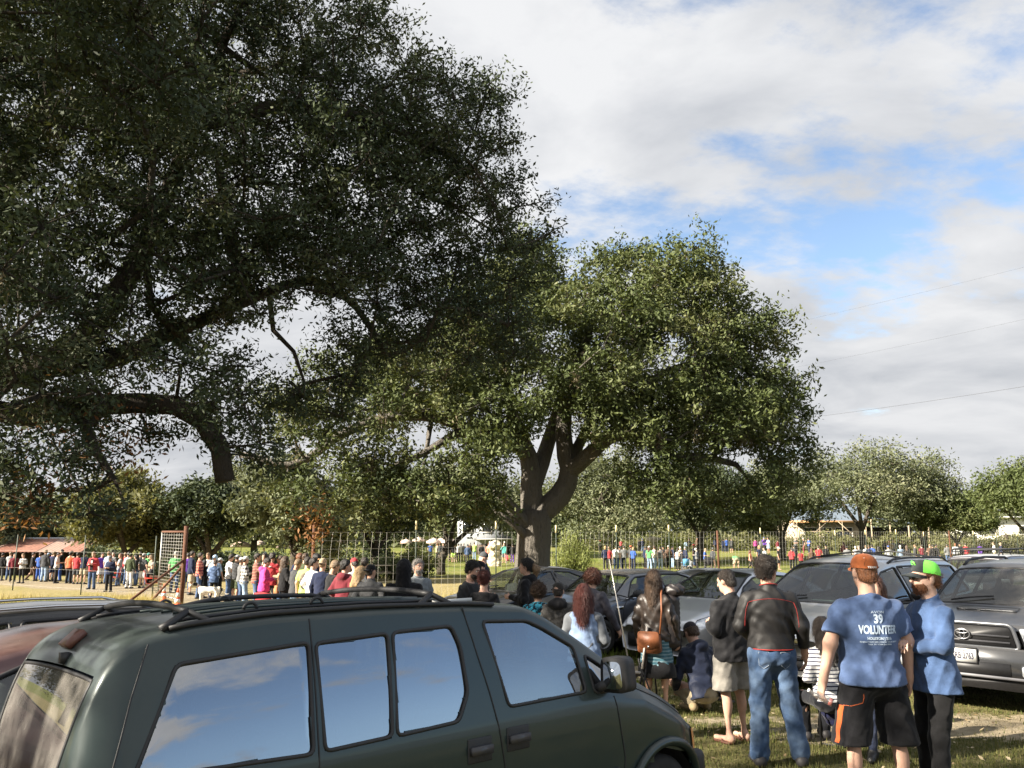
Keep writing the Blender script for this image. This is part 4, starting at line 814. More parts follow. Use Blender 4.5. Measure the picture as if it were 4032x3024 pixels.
class Body:
    "car shell as cross-sections along s (metres back from the nose); local axes: x to the car's right, y forward, z up"
    NR = 7
    def __init__(b, L, W, top, belt, roofw, zlow=.24, front_r=.5, rear_r=.4, ftap=.14, rtap=.10, bulge=.0, crown=.035, rc=.09, NS=13, step=.032):
        b.NS = NS
        b.L, b.W, b.zlow, b.roofw, b.fr, b.rr, b.ft, b.rt, b.bulge, b.crown, b.rc = L, W, zlow, roofw, front_r, rear_r, ftap, rtap, bulge, crown, rc
        b.tx, b.ty = zip(*top); b.bx, b.by = zip(*belt)
        st = [0.]; 
        for (x0, y0), (x1, y1) in zip(top, top[1:]):
            n = max(1, int(math.hypot(x1 - x0, y1 - y0) / step)); st += [x0 + (x1 - x0) * (i + 1) / n for i in range(n)]
        st = sorted(set([round(v, 4) for v in st] + [round(v, 4) for v in np.linspace(0, .4, 9)] + [round(L - v, 4) for v in np.linspace(0, .3, 7)])); b.st = [v for v in st if 0 <= v <= L]
        b.hmax = max(b.ty)
    def top(b, s):
        # rounded polyline
        f = lambda x: np.interp(x, b.tx, b.ty); e = .05
        return (f(s - e) + 2 * f(s) + f(s + e) + f(s - e / 2) + f(s + e / 2)) / 6
    def sec(b, s):
        t = float(b.top(s)); be = float(np.interp(s, b.bx, b.by)); sh = min(be, t - .045)
        w = b.W / 2 * (1 - b.ft * max(0, (b.fr - s) / b.fr) ** 2.2 - b.rt * max(0, (s - (b.L - b.rr)) / b.rr) ** 2.2)
        c = min(1, max(0, (t - be) / max(.05, b.hmax - be))); ws = w - .012; wr = (ws - .07) * (1 - c) + min(b.roofw / 2, ws - .05) * c; rc = .035 * (1 - c) + b.rc * c
        wr = min(wr, ws - .03)
        z0 = b.zlow; P = [(w * .78, z0), (w * .95, z0 + .03), (w * .985, z0 + .12)]
        for k in range(1, 5): q = k / 5; h = z0 + .12 + (sh - .05 - z0 - .12) * q; P.append((w * (1 - .012 * (1 - q)) + b.bulge * math.sin(math.pi * q), h))
        P += [(w * .998, sh - .05), (ws, sh)]
        te = t - rc - b.crown * c
        te = max(te, sh + .005)
        for k in range(1, b.NS + 1): q = k / b.NS; P.append((ws + (wr - ws) * q + .012 * math.sin(math.pi * q) * c, sh + (te - sh) * q))
        i_te = len(P) - 1
        for q in (.25, .6, 1.0): a = q * math.pi / 2; P.append((wr - .10 * (1 - math.cos(a)) * (wr > .2), te + (t - b.crown * c - te) * math.sin(a)))
        wq = P[-1][0]; tq = P[-1][1]
        for k in range(1, b.NR + 1): q = k / b.NR; P.append((wq * (1 - q), tq + (t - tq) * (1 - (1 - q) ** 2)))
        b.i_te = i_te; b.i_sh = 8; return P
    def side(b, s, h):
        P = b.sec(s); hs = [p[1] for p in P[:b.i_te + 2]]; rs = [p[0] for p in P[:b.i_te + 2]]; return float(np.interp(h, hs, rs))
    def roof(b, s, r):
        P = b.sec(s)[b.i_sh:]; P = P[::-1]; return float(np.interp(abs(r), [p[0] for p in P], [p[1] for p in P]))
    def sp(b, s, h, off=0., sgn=1): return Vector((sgn * (b.side(s, h) + off), -s, h))
    def shell(b, windows, wsh, rwin, wheels, R, gap=.055):
        "windows: polygons (s,h) on both sides; wsh/rwin: (s0, s1, inset); returns mesh"
        secs = [b.sec(s) for s in b.st]; n = len(secs[0]); m = len(secs); V = []; F = []
        for s, P in zip(b.st, secs):
            V += [(p[0], -s, p[1]) for p in P] + [(-p[0], -s, p[1]) for p in P[-2::-1]]
        k = 2 * n - 1; shr = []
        for w in windows:
            cx = sum(p[0] for p in w) / len(w); cy = sum(p[1] for p in w) / len(w); shr.append([(cx + (x - cx) * .99, cy + (y - cy) * .985) for x, y in w])
        for i in range(m - 1):
            sc = (b.st[i] + b.st[i + 1]) / 2
            for j in range(k - 1):
                jj = j if j < n - 1 else k - 2 - j; P = secs[i]; Q = secs[i + 1]
                hc = (P[jj][1] + P[jj + 1][1] + Q[jj][1] + Q[jj + 1][1]) / 4; rc_ = (P[jj][0] + P[jj + 1][0] + Q[jj][0] + Q[jj + 1][0]) / 4; drop = False
                if jj >= b.i_sh - 1 and jj <= b.i_te:
                    for w in shr:
                        if pip(w, sc, hc): drop = True
                if jj > b.i_te + 1:
                    for (s0, s1, ins) in (wsh, rwin):
                        if s0 < sc < s1 and rc_ < P[b.i_te + 2][0] - ins: drop = True
                if jj <= b.i_sh - 1:
                    for sw in wheels:
                        if (sc - sw) ** 2 + (hc - R) ** 2 < (R + gap) ** 2: drop = True
                if not drop: F.append((i * k + j, i * k + j + 1, (i + 1) * k + j + 1, (i + 1) * k + j))
        F.append(tuple(range(k))); F.append(tuple(range((m - 1) * k + k - 1, (m - 1) * k - 1, -1)))
        return mesh_np('body', V, F, True)
    def pane(b, poly, off, sgn, nu=14, nv=6):
        ss_ = [p[0] for p in poly]; s0, s1 = min(ss_) + .002, max(ss_) - .002; V = []
        cols = sorted(set([round(s0 + (s1 - s0) * i / nu, 4) for i in range(nu + 1)] + [round(min(max(q, s0), s1), 4) for q in ss_])); nu = len(cols) - 1
        for s in cols:
            hs = []
            for (xa, ya), (xb, yb) in zip(poly, poly[1:] + poly[:1]):
                if (xa - s) * (xb - s) <= 0 and abs(xb - xa) > 1e-9: hs.append(ya + (yb - ya) * (s - xa) / (xb - xa))
            h0, h1 = min(hs), max(hs)
            for j in range(nv + 1): V.append(b.sp(s, h0 + (h1 - h0) * j / nv, off, sgn))
        F = [(i * (nv + 1) + j, (i + 1) * (nv + 1) + j, (i + 1) * (nv + 1) + j + 1, i * (nv + 1) + j + 1) for i in range(nu) for j in range(nv)]
        return mesh_np('pane', V, F, True)
    def screen(b, s0, s1, ins, off=0.):
        V = []; nu, nv = 14, 12
        for i in range(nu + 1):
            s = s0 + (s1 - s0) * i / nu; P = b.sec(s); w = P[b.i_te + 2][0] - ins
            for j in range(nv + 1): r = w * (2 * j / nv - 1); V.append((r, -s, b.roof(s, r) + off))
        F = [(i * (nv + 1) + j, i * (nv + 1) + j + 1, (i + 1) * (nv + 1) + j + 1, (i + 1) * (nv + 1) + j) for i in range(nu) for j in range(nv)]
        edge = [V[j] for j in range(nv + 1)] + [V[i * (nv + 1) + nv] for i in range(1, nu + 1)] + [V[nu * (nv + 1) + j] for j in range(nv - 1, -1, -1)] + [V[i * (nv + 1)] for i in range(nu - 1, 0, -1)]
        return mesh_np('screen', V, F, True), edge
def rpoly(poly, r=.04, n=4):
    "round the corners of a polygon"
    out = []; m = len(poly)
    for i in range(m):
        p = Vector(poly[i]); a = Vector(poly[i - 1]); c = Vector(poly[(i + 1) % m]); da, dc = (a - p), (c - p); q = min(r, da.length * .45, dc.length * .45)
        A = p + da.normalized() * q; C = p + dc.normalized() * q
        for k in range(n + 1): t = k / n; v = A * (1 - t) ** 2 + p * 2 * t * (1 - t) + C * t * t; out.append((v.x, v.y))
    return out
def wheel(root, x, s, R, w=.2, sgn=1, rim=RIM):
    ax = Matrix(((0, 0, sgn), (0, 1, 0), (1, 0, 0))); c = Vector((x, -s, R)); o = empty('wheel', c); o.parent = root
    MB().lathe([(R * .62, -w / 2), (R * .9, -w / 2), (R, -w * .32), (R, w * .32), (R * .9, w / 2), (R * .66, w / 2), (R * .62, w * .4)], n=28, axis=ax).build('tyre', RUB, o, True)
    mb = MB().lathe([(R * .64, w * .2), (R * .64, w * .46), (R * .58, w * .44), (R * .56, w * .2)], n=24, axis=ax)
    for k in range(5):
        a = 2 * math.pi * k / 5; d = Vector((math.cos(a), math.sin(a), 0)); t = Vector((-math.sin(a), math.cos(a), 0)); q = [d * .05 + t * .03, d * R * .6 + t * .035, d * R * .6 - t * .035, d * .05 - t * .03]
        V = [ax @ Vector((p.x, p.y, z)) for z in (w * .25, w * .42) for p in q]; mb.add(V, [(0, 1, 2, 3), (7, 6, 5, 4), (0, 4, 5, 1), (1, 5, 6, 2), (2, 6, 7, 3), (3, 7, 4, 0)])
    mb.lathe([(.07, w * .2), (.07, w * .44), (.03, w * .46)], n=12, axis=ax); mb.build('rim', rim, o)
def seat(root, x, s, h=.0, w=.5, top=1.15):
    mb = MB(); mb.box((x, -s, .45 + h), (w, .5, .2)); mb.box((x, -s - .28, .75 + h), (w * .92, .16, .62), Matrix.Rotation(.2, 3, 'X')); mb.box((x, -s - .36, top + h), (w * .5, .1, .2), Matrix.Rotation(.2, 3, 'X'))
    o = mb.build('seat', SEAT, root); bv = o.modifiers.new('bevel', 'BEVEL'); bv.width = .05; bv.segments = 2
def frame_tube(pts, r): return MB().tube(pts, r, 6, closed=True)
def car(name, label, cat, nose, yaw, B, paint, windows, wsh, rwin, wheels, R, gl=None, group='cars parked in the field', seats=(1.75, 2.6), trim=.016, glr=None, seams=(), lights=True, mir=(1.35, .98), glw=None, hl=None, tl=None, zoff=0., rim=RIM, handles=()):
    "yaw: compass of the nose, 0 = +x, counter-clockwise"
    rz = yaw - math.pi / 2; mid = Vector((nose[0] - math.cos(yaw) * B.L / 2, nose[1] - math.sin(yaw) * B.L / 2)); z = gz(mid.x, mid.y) + zoff
    root = empty(name, (nose[0], nose[1], z), rz); tag(root, label, cat, group)
    gl = gl or GL_CLEAR; body = obj('body', B.shell(windows, wsh, rwin, wheels, R), paint, root)
    for sgn in (1, -1):
        for w in windows:
            wr = rpoly(w, .035, 3); o = obj('window', B.pane(w, -.008, sgn), gl, root)
            pts = [B.sp(s, h, .0, sgn) for s, h in wr]; frame_tube(pts, trim).build('window_trim', BLK, o)
        for sw in wheels:
            wheel(root, sgn * (B.side(sw, R) - .11), sw, R, .21, sgn, rim)
            mb = MB(); pts = []
            for k in range(13): a = math.pi * k / 12; pts.append((sgn * .0, -sw + math.cos(a) * (R + .06), R + math.sin(a) * (R + .06)))
            x1 = B.side(sw, R) - .02; V = [(sgn * x1, p[1], p[2]) for p in pts] + [(sgn * (x1 - .3), p[1], p[2]) for p in pts]; mb.add(V, [(i, i + 1, 14 + i, 13 + i) for i in range(12)] + [tuple(range(13, 26))]); mb.build('wheel_well', BLK, root)
        if mir:
            s, h = mir; p = B.sp(s, h, 0, sgn); mb = MB(); mb.tube([p, p + Vector((sgn * .09, 0, .03))], .03, 6)
            e = Vector((p.x + sgn * .17, p.y, p.z + .06)); ml = MB(); ml.lathe([(.02, -.09), (.07, -.07), (.1, -.01), (.1, .05), (.085, .06)], c=e, n=14, axis=Matrix(((1.05, 0, 0), (0, 0, -1), (0, .72, 0)))); mb.v and None
            base = len(mb.v); mb.add(ml.v, ml.f); o = mb.build('mirror', BLK if mir else paint, root, True)
            MB().lathe([(.0, .061), (.08, .061)], c=e, n=14, axis=Matrix(((1.05, 0, 0), (0, 0, -1), (0, .72, 0)))).build('mirror_glass', MIRR, o)
        for line in seams:
            pts = []
            for (sa, ha), (sb, hb) in zip(line, line[1:]):
                n = max(2, int(math.hypot(sb - sa, hb - ha) / .05)); pts += [B.sp(sa + (sb - sa) * k / n, ha + (hb - ha) * k / n, .0012, sgn) for k in range(n)]
            pts.append(B.sp(line[-1][0], line[-1][1], .0012, sgn)); MB().tube(pts, .0045, 4, cap=False).build('door_seam', BLK, root)
        for (s, h) in handles:
            p = B.sp(s, h, .012, sgn); MB().box(p, (.035, .17, .035)).build('door_handle', paint, root)
        if hl: o = obj('headlight', B.pane(hl, .006, sgn, 10, 5), LAMP, root); frame_tube([B.sp(s, h, .004, sgn) for s, h in hl], .007).build('lamp_rim', BLK, o)
        if tl: obj('tail_light', B.pane(tl, .006, sgn, 8, 4), REDL, root)
    for nm, (s0, s1, ins), g in (('windshield', wsh, glw or gl), ('rear_window', rwin, glr or gl)):
        if s1 - s0 < .05: continue
        me, edge = B.screen(s0, s1, ins, -.006); o = obj(nm, me, g, root); frame_tube(edge, trim * .9).build('window_trim', BLK, o)
    hw = B.W / 2 - .12
    MB().box((0, -(wsh[0] + .16), B.top(wsh[0]) - .12), (2 * hw - .1, .42, .16)).build('dashboard', DASH, root)
    mb = MB(); c = Vector((-hw * .5, -(wsh[0] + .48), B.top(wsh[0]) - .02)); mb.tube([c + Vector((math.cos(a) * .18, math.sin(a) * .06, math.sin(a) * .17)) for a in np.linspace(0, 2 * math.pi, 20)[:-1]], .014, 5, closed=True); mb.build('steering_wheel', BLK, root)
    mb = MB(); mb.box((0, -B.L / 2, B.zlow + .04), (2 * hw + .1, B.L - 1.2, .06)); mb.build('floor_pan', DASH, root)
    for s in seats:
        for x in (-.5, .5): seat(root, x * hw * .95, s, B.hmax * .14 - .2, .46, .98)
    if wsh[1] - wsh[0] > .2:
        for x in (-.33, .28):
            p0 = Vector((x * B.W, -(wsh[0] + .02), B.roof(wsh[0] + .02, x * B.W) + .02)); p1 = Vector((x * B.W - .5, -(wsh[0] + .12), B.roof(wsh[0] + .12, x * B.W - .5) + .02)); MB().tube([p0, (p0 + p1) / 2 + Vector((0, 0, .012)), p1], .011, 4).build('wiper', BLK, root)
    return root
def text_mesh(s, size, sx=1., ext=.0, bold=0.):
    cu = bpy.data.curves.new('t', 'FONT'); cu.body = s; cu.size = size; cu.align_x = 'CENTER'; cu.align_y = 'CENTER'; cu.extrude = ext; cu.offset = bold; cu.resolution_u = 3
    o = bpy.data.objects.new('t', cu); COL.objects.link(o); bpy.context.view_layer.update(); dg = bpy.context.evaluated_depsgraph_get()
    me = bpy.data.meshes.new_from_object(o.evaluated_get(dg)); bpy.data.objects.remove(o); bpy.data.curves.remove(cu)
    me.transform(Matrix.Diagonal((sx, 1, 1, 1))); me.materials.clear(); return me
def plate(root, c, rz=0, txt='', state=None, flip=math.pi, tilt=0.):
    "number plate facing local +y (forward)"
    M = Matrix.Translation(c) @ Matrix.Rotation(tilt, 4, 'X') @ Matrix.Rotation(math.pi, 4, 'Z') @ Matrix.Rotation(math.pi / 2, 4, 'X'); mb = MB(); mb.prism([(-.155, -.078), (.155, -.078), (.155, .078), (-.155, .078)], .006, M)
    o = mb.build('number_plate', WHITE, root); f = MB()
    for a, b, d, e in ((-.168, -.09, .168, -.076), (-.168, .076, .168, .09), (-.168, -.09, -.154, .09), (.154, -.09, .168, .09)): f.prism([(a, b), (d, b), (d, e), (a, e)], .012, M)
    f.build('plate_frame', BLK, o)
    for (t, y, sz, sx) in ((txt, -.010, .098, .62), (state, .052, .030, .95)):
        if t: me = text_mesh(t, sz, sx, .0008, .0028 if sz > .05 else .0012); me.transform(M @ Matrix.Translation((0, y, .0085))); obj('lettering', me, INK, o)
    return o
YV = R(41); YO = R(41 + 180)
# --- the dark green van in the foreground
def green_van():
    n = Vector((-math.sin(YV), math.cos(YV))); u = Vector((math.cos(YV), math.sin(YV))); W = 1.80
    nose = u * 5.1 + n * (3.80 + W / 2)
    B = Body(4.18, W, [(0, .76), (.07, .85), (.30, .99), (.64, 1.165), (1.07, 1.45), (1.36, 1.625), (1.52, 1.69), (2.0, 1.725), (2.6, 1.745), (3.2, 1.745), (3.6, 1.72), (3.80, 1.69), (3.93, 1.62), (4.02, 1.48), (4.09, 1.25), (4.14, 1.0), (4.18, .78)], [(0, .72), (.6, 1.0), (1.0, 1.06), (4.18, 1.06)], 1.47, .26, .30, .32, .10, .16, .0, .022, .055, 26, .021)
    paint = carpaint('van_green_paint', (.010, .024, .023), .25, .38, .34, (.17, .17, .155), .45)
    wins = [[(1.875, 1.592), (1.52, 1.572), (1.40, 1.52), (1.15, 1.385), (1.135, 1.112), (1.79, 1.108)], [(1.065, 1.33), (.73, 1.135), (.76, 1.085), (1.065, 1.095)],
            [(2.982, 1.558), (2.545, 1.574), (2.595, 1.068), (2.982, 1.058)], [(2.515, 1.576), (2.11, 1.582), (2.072, 1.47), (2.072, 1.22), (2.16, 1.080), (2.565, 1.066)], [(3.68, 1.525), (3.018, 1.566), (3.045, 1.056), (3.875, 1.09)]]
    seams = [[(2.006, 1.685), (1.96, 1.4), (1.917, 1.2), (1.846, .79), (1.83, .42)], [(3.0, 1.68), (3.014, 1.2), (3.03, .42)], [(.893, 1.06), (.83, .68), (.86, .42)], [(3.80, 1.62), (3.88, 1.40), (3.95, 1.15), (4.0, .85), (4.01, .5)], [(.70, 1.10), (.40, .985), (.07, .80)]]
    root = car('minivan', 'dark green minivan with black roof rack in the foreground', 'van', nose, YV, B, paint, wins, (.72, 1.40, .03), (4.0, 4.14, .05), (.42, 3.35), .31, gl=GL_VAN, glr=GL_VANR, glw=GL_VANF, seams=seams, mir=None, trim=.0105, seats=(1.75, 2.75))
    for o in list(root.children):
        if o.name.startswith('window') and o.type == 'MESH': pass
    root.rotation_euler.y = R(-3.0); root.location.z -= .045; root.location.x += .03; root.location.y -= .035      # the ground falls away under its far wheels
    first = [o for o in root.children if o.name.split('.')[0] == 'window']
    first[0].data.materials[0] = GL_VANF; first[5].data.materials[0] = GL_VANF
    # grey inner band printed round the big panes
    # mirrors
    for sg in (1, -1):
        p = B.sp(1.02, 1.15, 0, sg); mb = MB(); c = p + Vector((sg * .13, .02, .05)); me = MB()
        me.prism(rpoly([(-.10, -.10), (.10, -.10), (.085, .115), (-.09, .115)], .05), .12, Matrix.Translation(c) @ Matrix.Rotation(sg * .12, 4, 'Z') @ Matrix.Rotation(math.pi / 2, 4, 'X') @ Matrix.Translation((0, 0, -.11))); me.tube([p + Vector((-sg * .03, 0, -.05)), c + Vector((-sg * .06, 0, -.05))], .035, 6)
        o = me.build('mirror', BLK, root); g = MB(); g.prism(rpoly([(-.075, -.078), (.075, -.078), (.062, .09), (-.066, .09)], .04), .004, Matrix.Translation(c) @ Matrix.Rotation(sg * .12, 4, 'Z') @ Matrix.Rotation(math.pi / 2, 4, 'X') @ Matrix.Translation((0, 0, .0105))); g.build('mirror_glass', MIRR, o)
        for (s, h) in ((1.745, .935), (2.03, .915)):
            q = B.sp(s, h, .0, sg); r = MB(); r.box(q + Vector((sg * .002, 0, 0)), (.012, .17, .13)); ro = r.build('door_handle', BLK, root); MB().box(q + Vector((sg * .018, 0, .0)), (.03, .15, .045)).build('handle_grip', plain('worn_black', (.05, .05, .055), .4), ro)
            bv = ro.modifiers.new('b', 'BEVEL'); bv.width = .02; bv.segments = 2
        # wheel arch flares, rub strip
        for sw in (.42, 3.35):
            pts = [B.sp(sw + math.cos(a) * .40, max(.27, .31 + math.sin(a) * .40), .012, sg) for a in np.linspace(-.1, math.pi + .1, 22)]; MB().tube(pts, .032, 6).build('arch_flare', paint, root, True)
        obj('turn_signal', B.pane([(.035, .60), (.085, .61), (.10, .74), (.03, .75)], .01, sg, 5, 3), AMB, root)
        MB().tube([B.sp(s, .62, .008, sg) for s in np.linspace(.9, 2.9, 12)], .014, 6).build('rub_strip', BLK, root)
        # roof gutter rail, roof slat
        MB().tube([Vector((sg * (B.sec(s)[B.i_te + 2][0] + .012), -s, B.sec(s)[B.i_te + 2][1] + .008)) for s in np.linspace(1.75, 3.7, 20)], .014, 6).build('gutter_rail', BLK, root)
        MB().tube([Vector((sg * .62, -s, B.roof(s, .62) + .015)) for s in np.linspace(1.95, 3.66, 20)], .010, 6).build('roof_rail', BLK, root)
        for s in (2.9, 3.27):
            c = Vector((sg * .62, -s, B.roof(s, .62) + .015)); MB().tube([c + Vector((0, math.cos(a) * .035, .008 + math.sin(a) * .032)) for a in np.linspace(0, math.pi, 9)], .009, 6).build('tie_loop', BLK, root)
    for s in (2.18, 3.60):
        z = B.roof(s, .64); pts = [(x, -s, z + .085 - .03 * (x / .66) ** 2) for x in np.linspace(-.66, .66, 15)]; o = MB().tube(pts, .017, 8).build('roof_crossbar', BLK, root, True)
        for sg in (1, -1):
            a = Vector((sg * .66, -s, z + .055)); MB().tube([a, (sg * .69, -s + .10, z + .0), (sg * .69, -s + .13, z - .02)], [.017, .018, .024], 6).tube([a, (sg * .69, -s - .10, z + .0), (sg * .69, -s - .13, z - .02)], [.017, .018, .024], 6).build('crossbar_foot', BLK, o)
    o = MB().tube([(-.63, -s, B.roof(s, .63) + .045 * math.sin(min(1, (s - 2.15) / .15) * math.pi / 2) * math.sin(min(1, (3.2 - s) / .35) * math.pi / 2)) for s in np.linspace(2.15, 3.2, 24)], .018, 6).build('roof_rail', BLK, root, True); o['label'] = 'raised black rail on the far side of the roof'
    for k in range(5): MB().tube([(-.36 + .18 * k, -s, B.roof(s, -.36 + .18 * k) + .006) for s in np.linspace(1.95, 3.5, 14)], .010, 4).build('roof_rib', paint, root)
    MB().box((.62, -2.0, B.roof(2.0, .62) + .012), (.02, .30, .02), Matrix.Rotation(0, 3, 'Z')).build('rack_sticker', WHITE, root)
    # tailgate top lamp, bumpers, antenna, wiper
    MB().box((0, -3.93, B.roof(3.93, 0) + .02), (.17, .10, .03), Matrix.Rotation(.75, 3, 'X')).build('high_brake_lamp', plain('faded_red_lens', (.17, .075, .055), .35), root); MB().box((.10, -3.985, B.roof(3.985, .1) + .015), (.06, .04, .05)).build('washer_nozzle', BLK, root)
    for y, nm in ((.06, 'front_bumper'), (-4.22, 'rear_bumper')): mb = MB().box((0, y, .47), (1.62, .16, .20)); o = mb.build(nm, BLK, root); bv = o.modifiers.new('b', 'BEVEL'); bv.width = .05; bv.segments = 3
    a = Vector((B.side(.56, 1.0) - .12, -.56, B.roof(.56, B.side(.56, 1.0) - .12))); MB().tube([a, a + Vector((0, -.16, .82))], [.006, .003], 5).build('antenna', plain('whip', (.62, .58, .52), .3, .6), root)
    MB().tube([a - Vector((0, 0, .01)), a + Vector((0, 0, .03))], .018, 8).build('antenna_base', BLK, root)
    for x in (-.55, .55): MB().box((x, .012, .66), (.36, .03, .17)).build('headlight', LAMP, root)
    MB().box((0, .01, .66), (.66, .03, .16)).build('grille', BLK, root)
    return root
green_van()
SEDW = lambda k=1.0, d=0.0: [[(1.36, .93), (1.62, 1.18), (2.02, 1.34), (2.32, 1.36), (2.34, .95)], [(2.43, .95), (2.40, 1.36), (2.85, 1.33), (3.22, 1.20), (3.34, 1.0)]]
def sedan_body(L=4.8, W=1.84, H=1.46, roofw=1.18):
    k = L / 4.8; return Body(L, W, [(0, .58), (.08, .70), (.5, .86 * H / 1.46), (1.18 * k, .97), (2.0 * k, 1.38 * H / 1.46), (2.35 * k, H), (2.9 * k, H - .02), (3.45 * k, H - .14), (4.25 * k, 1.06), (4.7 * k, 1.0), (L, .72)], [(0, .58), (1.2 * k, .90), (2.4 * k, .94), (3.6 * k, .98), (L, .95)], roofw, .2, .7, .6, .2, .16)
BKP = carpaint('black_paint', (.010, .011, .013), .3, .25, .16); SLV = carpaint('silver_paint', (.60, .63, .68), .6, .3, .10); SLV2 = carpaint('champagne_silver_paint', (.50, .50, .49), .6, .32, .16); GRY = carpaint('gunmetal_paint', (.055, .058, .064), .6, .3, .28); MAR = carpaint('maroon_paint', (.075, .012, .016), .35, .25, .45, (.30, .24, .2)); WHT = carpaint('white_paint', (.62, .64, .66), .0, .3, .1); BLU = carpaint('midnight_paint', (.012, .014, .022), .4, .25, .2); MINI = carpaint('mini_grey_paint', (.12, .13, .15), .6, .3, .25); PLUM = carpaint('dark_plum_paint', (.02, .012, .024), .3, .28, .2)
SS = [[(2.38, 1.30), (2.37, .9), (2.36, .35)], [(1.33, .9), (1.30, .5)], [(3.42, .96), (3.25, .5)], [(.9, .9), (1.2, .93)]]
B1 = sedan_body(); 
fus = car('sedan', 'dark grey sedan with dusty roof parked in front of the thick oak trunk', 'car', (-1.30, 17.2), YO, B1, BKP, SEDW() + [[(3.42, 1.04), (3.38, 1.16), (3.62, 1.08), (3.68, 1.02)]], (1.22, 2.22, .03), (3.48, 4.2, .05), (.92, 3.75), .33, seams=SS, handles=((2.2, .86), (3.2, .87)), hl=[(.12, .62), (.2, .74), (.62, .80), (.55, .68)])
# small hatchback with floating roof
BM = Body(3.70, 1.68, [(0, .62), (.06, .74), (.35, .88), (1.02, .98), (1.50, 1.30), (1.68, 1.385), (2.3, 1.41), (3.0, 1.39), (3.38, 1.32), (3.6, 1.02), (3.70, .8)], [(0, .6), (.9, .90), (1.2, .93), (3.7, .98)], 1.24, .18, .5, .4, .2, .14, .012, .025, .07)
mi = car('hatchback', 'small grey hatchback with dark roof and round mirror caps', 'car', (.62, 15.3), YO, BM, MINI, [[(1.30, .965), (1.55, 1.22), (1.70, 1.30), (2.32, 1.335), (2.36, .985)], [(2.44, .99), (2.40, 1.335), (3.0, 1.32), (3.28, 1.25), (3.40, 1.04)]], (1.05, 1.58, .03), (3.36, 3.58, .06), (.62, 3.08), .31, gl=GL_CLEAR, seams=[[(2.39, 1.0), (2.40, .35)], [(1.26, .95), (1.12, .80), (1.10, .4)], [(.2, .80), (.95, .92), (1.25, .945)]], handles=((2.2, .9),), mir=(1.38, .97), hl=[(.10, .64), (.16, .80), (.38, .84), (.36, .68)])
for sg in (1, -1): MB().tube([BM.sp(s, .945 + .012 * (s - 1.2), .006, sg) for s in np.linspace(1.22, 3.5, 16)], .010, 5).build('belt_chrome', CHROME, mi); MB().box(BM.sp(1.02, .80, .006, sg), (.02, .17, .05)).build('side_vent', CHROME, mi)
V_, F_ = [], []
for s in np.linspace(1.60, 3.34, 16):
    for j in range(13): r = (2 * j / 12 - 1) * (BM.sec(s)[BM.i_te][0] + .004); V_.append((r, -s, BM.roof(s, r) + .008))
F_ = [(i * 13 + j, i * 13 + j + 1, (i + 1) * 13 + j + 1, (i + 1) * 13 + j) for i in range(15) for j in range(12)]
obj('roof_panel', mesh_np('roof_panel', V_, F_, True), carpaint('mini_roof_black', (.02, .02, .022), .1, .3, .7, (.33, .29, .24)), mi)
# silver compact behind the man in shorts
BF = Body(4.4, 1.82, [(0, .56), (.06, .70), (.5, .86), (1.12, 1.0), (1.9, 1.40), (2.2, 1.465), (2.8, 1.47), (3.5, 1.38), (4.1, 1.1), (4.4, .8)], [(0, .56), (1.1, .93), (4.4, 1.04)], 1.2, .18, .7, .5, .22, .14)
fo = car('compact_car', 'silver compact car with large angular headlight beside the crouching man', 'car', (2.35, 14.15), YO, BF, SLV, [[(1.30, .98), (1.6, 1.20), (2.0, 1.34), (2.45, 1.37), (2.46, 1.0)], [(2.54, 1.0), (2.53, 1.37), (3.2, 1.32), (3.5, 1.22), (3.5, 1.06)]], (1.16, 2.06, .03), (3.6, 4.1, .06), (.88, 3.5), .33, seams=SS, handles=((2.3, .92), (3.3, .95)), hl=[(.10, .64), (.22, .74), (.74, .84), (.62, .72), (.3, .64)], mir=(1.4, 1.0))
for o_, c_ in (('grille', (0, .012, .36)),): MB().box(c_, (1.1, .03, .2)).build(o_, BLK, fo)
MB().box((0, .012, .56), (.9, .03, .06)).build('upper_grille', BLK, fo); plate(fo, (0, .035, .46))
# silver minivan
BS = Body(5.0, 1.94, [(0, .66), (.06, .80), (.45, .96), (.98, 1.08), (1.90, 1.60), (2.2, 1.70), (3.0, 1.74), (4.4, 1.70), (4.75, 1.55), (4.92, 1.15), (5.0, .8)], [(0, .64), (.95, 1.0), (5.0, 1.10)], 1.36, .22, .6, .4, .17, .1)
sie = car('minivan', 'silver minivan with roof rails parked behind the two men at right', 'van', (3.55, 11.85), YO, BS, SLV2, [[(1.16, 1.06), (1.55, 1.32), (1.95, 1.52), (2.44, 1.58), (2.46, 1.08)], [(2.54, 1.08), (2.52, 1.585), (3.5, 1.585), (3.52, 1.10)], [(3.6, 1.11), (3.6, 1.585), (4.5, 1.55), (4.62, 1.16)]], (1.02, 2.02, .03), (4.62, 4.9, .06), (.95, 3.95), .35, gl=GL_TINT, glw=GL_CLEAR, seams=[[(2.5, 1.0), (2.5, .4)], [(1.15, 1.0), (1.25, .45)], [(3.56, 1.05), (3.5, .45)], [(.3, .86), (1.0, 1.02)]], handles=((2.3, .98), (2.7, .98)), hl=[(.05, .66), (.08, .82), (.52, .90), (.50, .70)], mir=(1.35, 1.10), seats=(2.0, 3.0))
for sg in (1, -1):
    MB().tube([(sg * .66, -s, BS.roof(s, .66) + .05 * min(1, (s - 2.3) / .2, (4.5 - s) / .2)) for s in np.linspace(2.3, 4.5, 22)], .018, 6).build('roof_rail', BLK, sie)
for s in (2.75, 3.9): MB().tube([(-.66, -s, BS.roof(s, .66) + .06), (0, -s, BS.roof(s, 0) + .075), (.66, -s, BS.roof(s, .66) + .06)], .016, 6).build('roof_crossbar', BLK, sie)
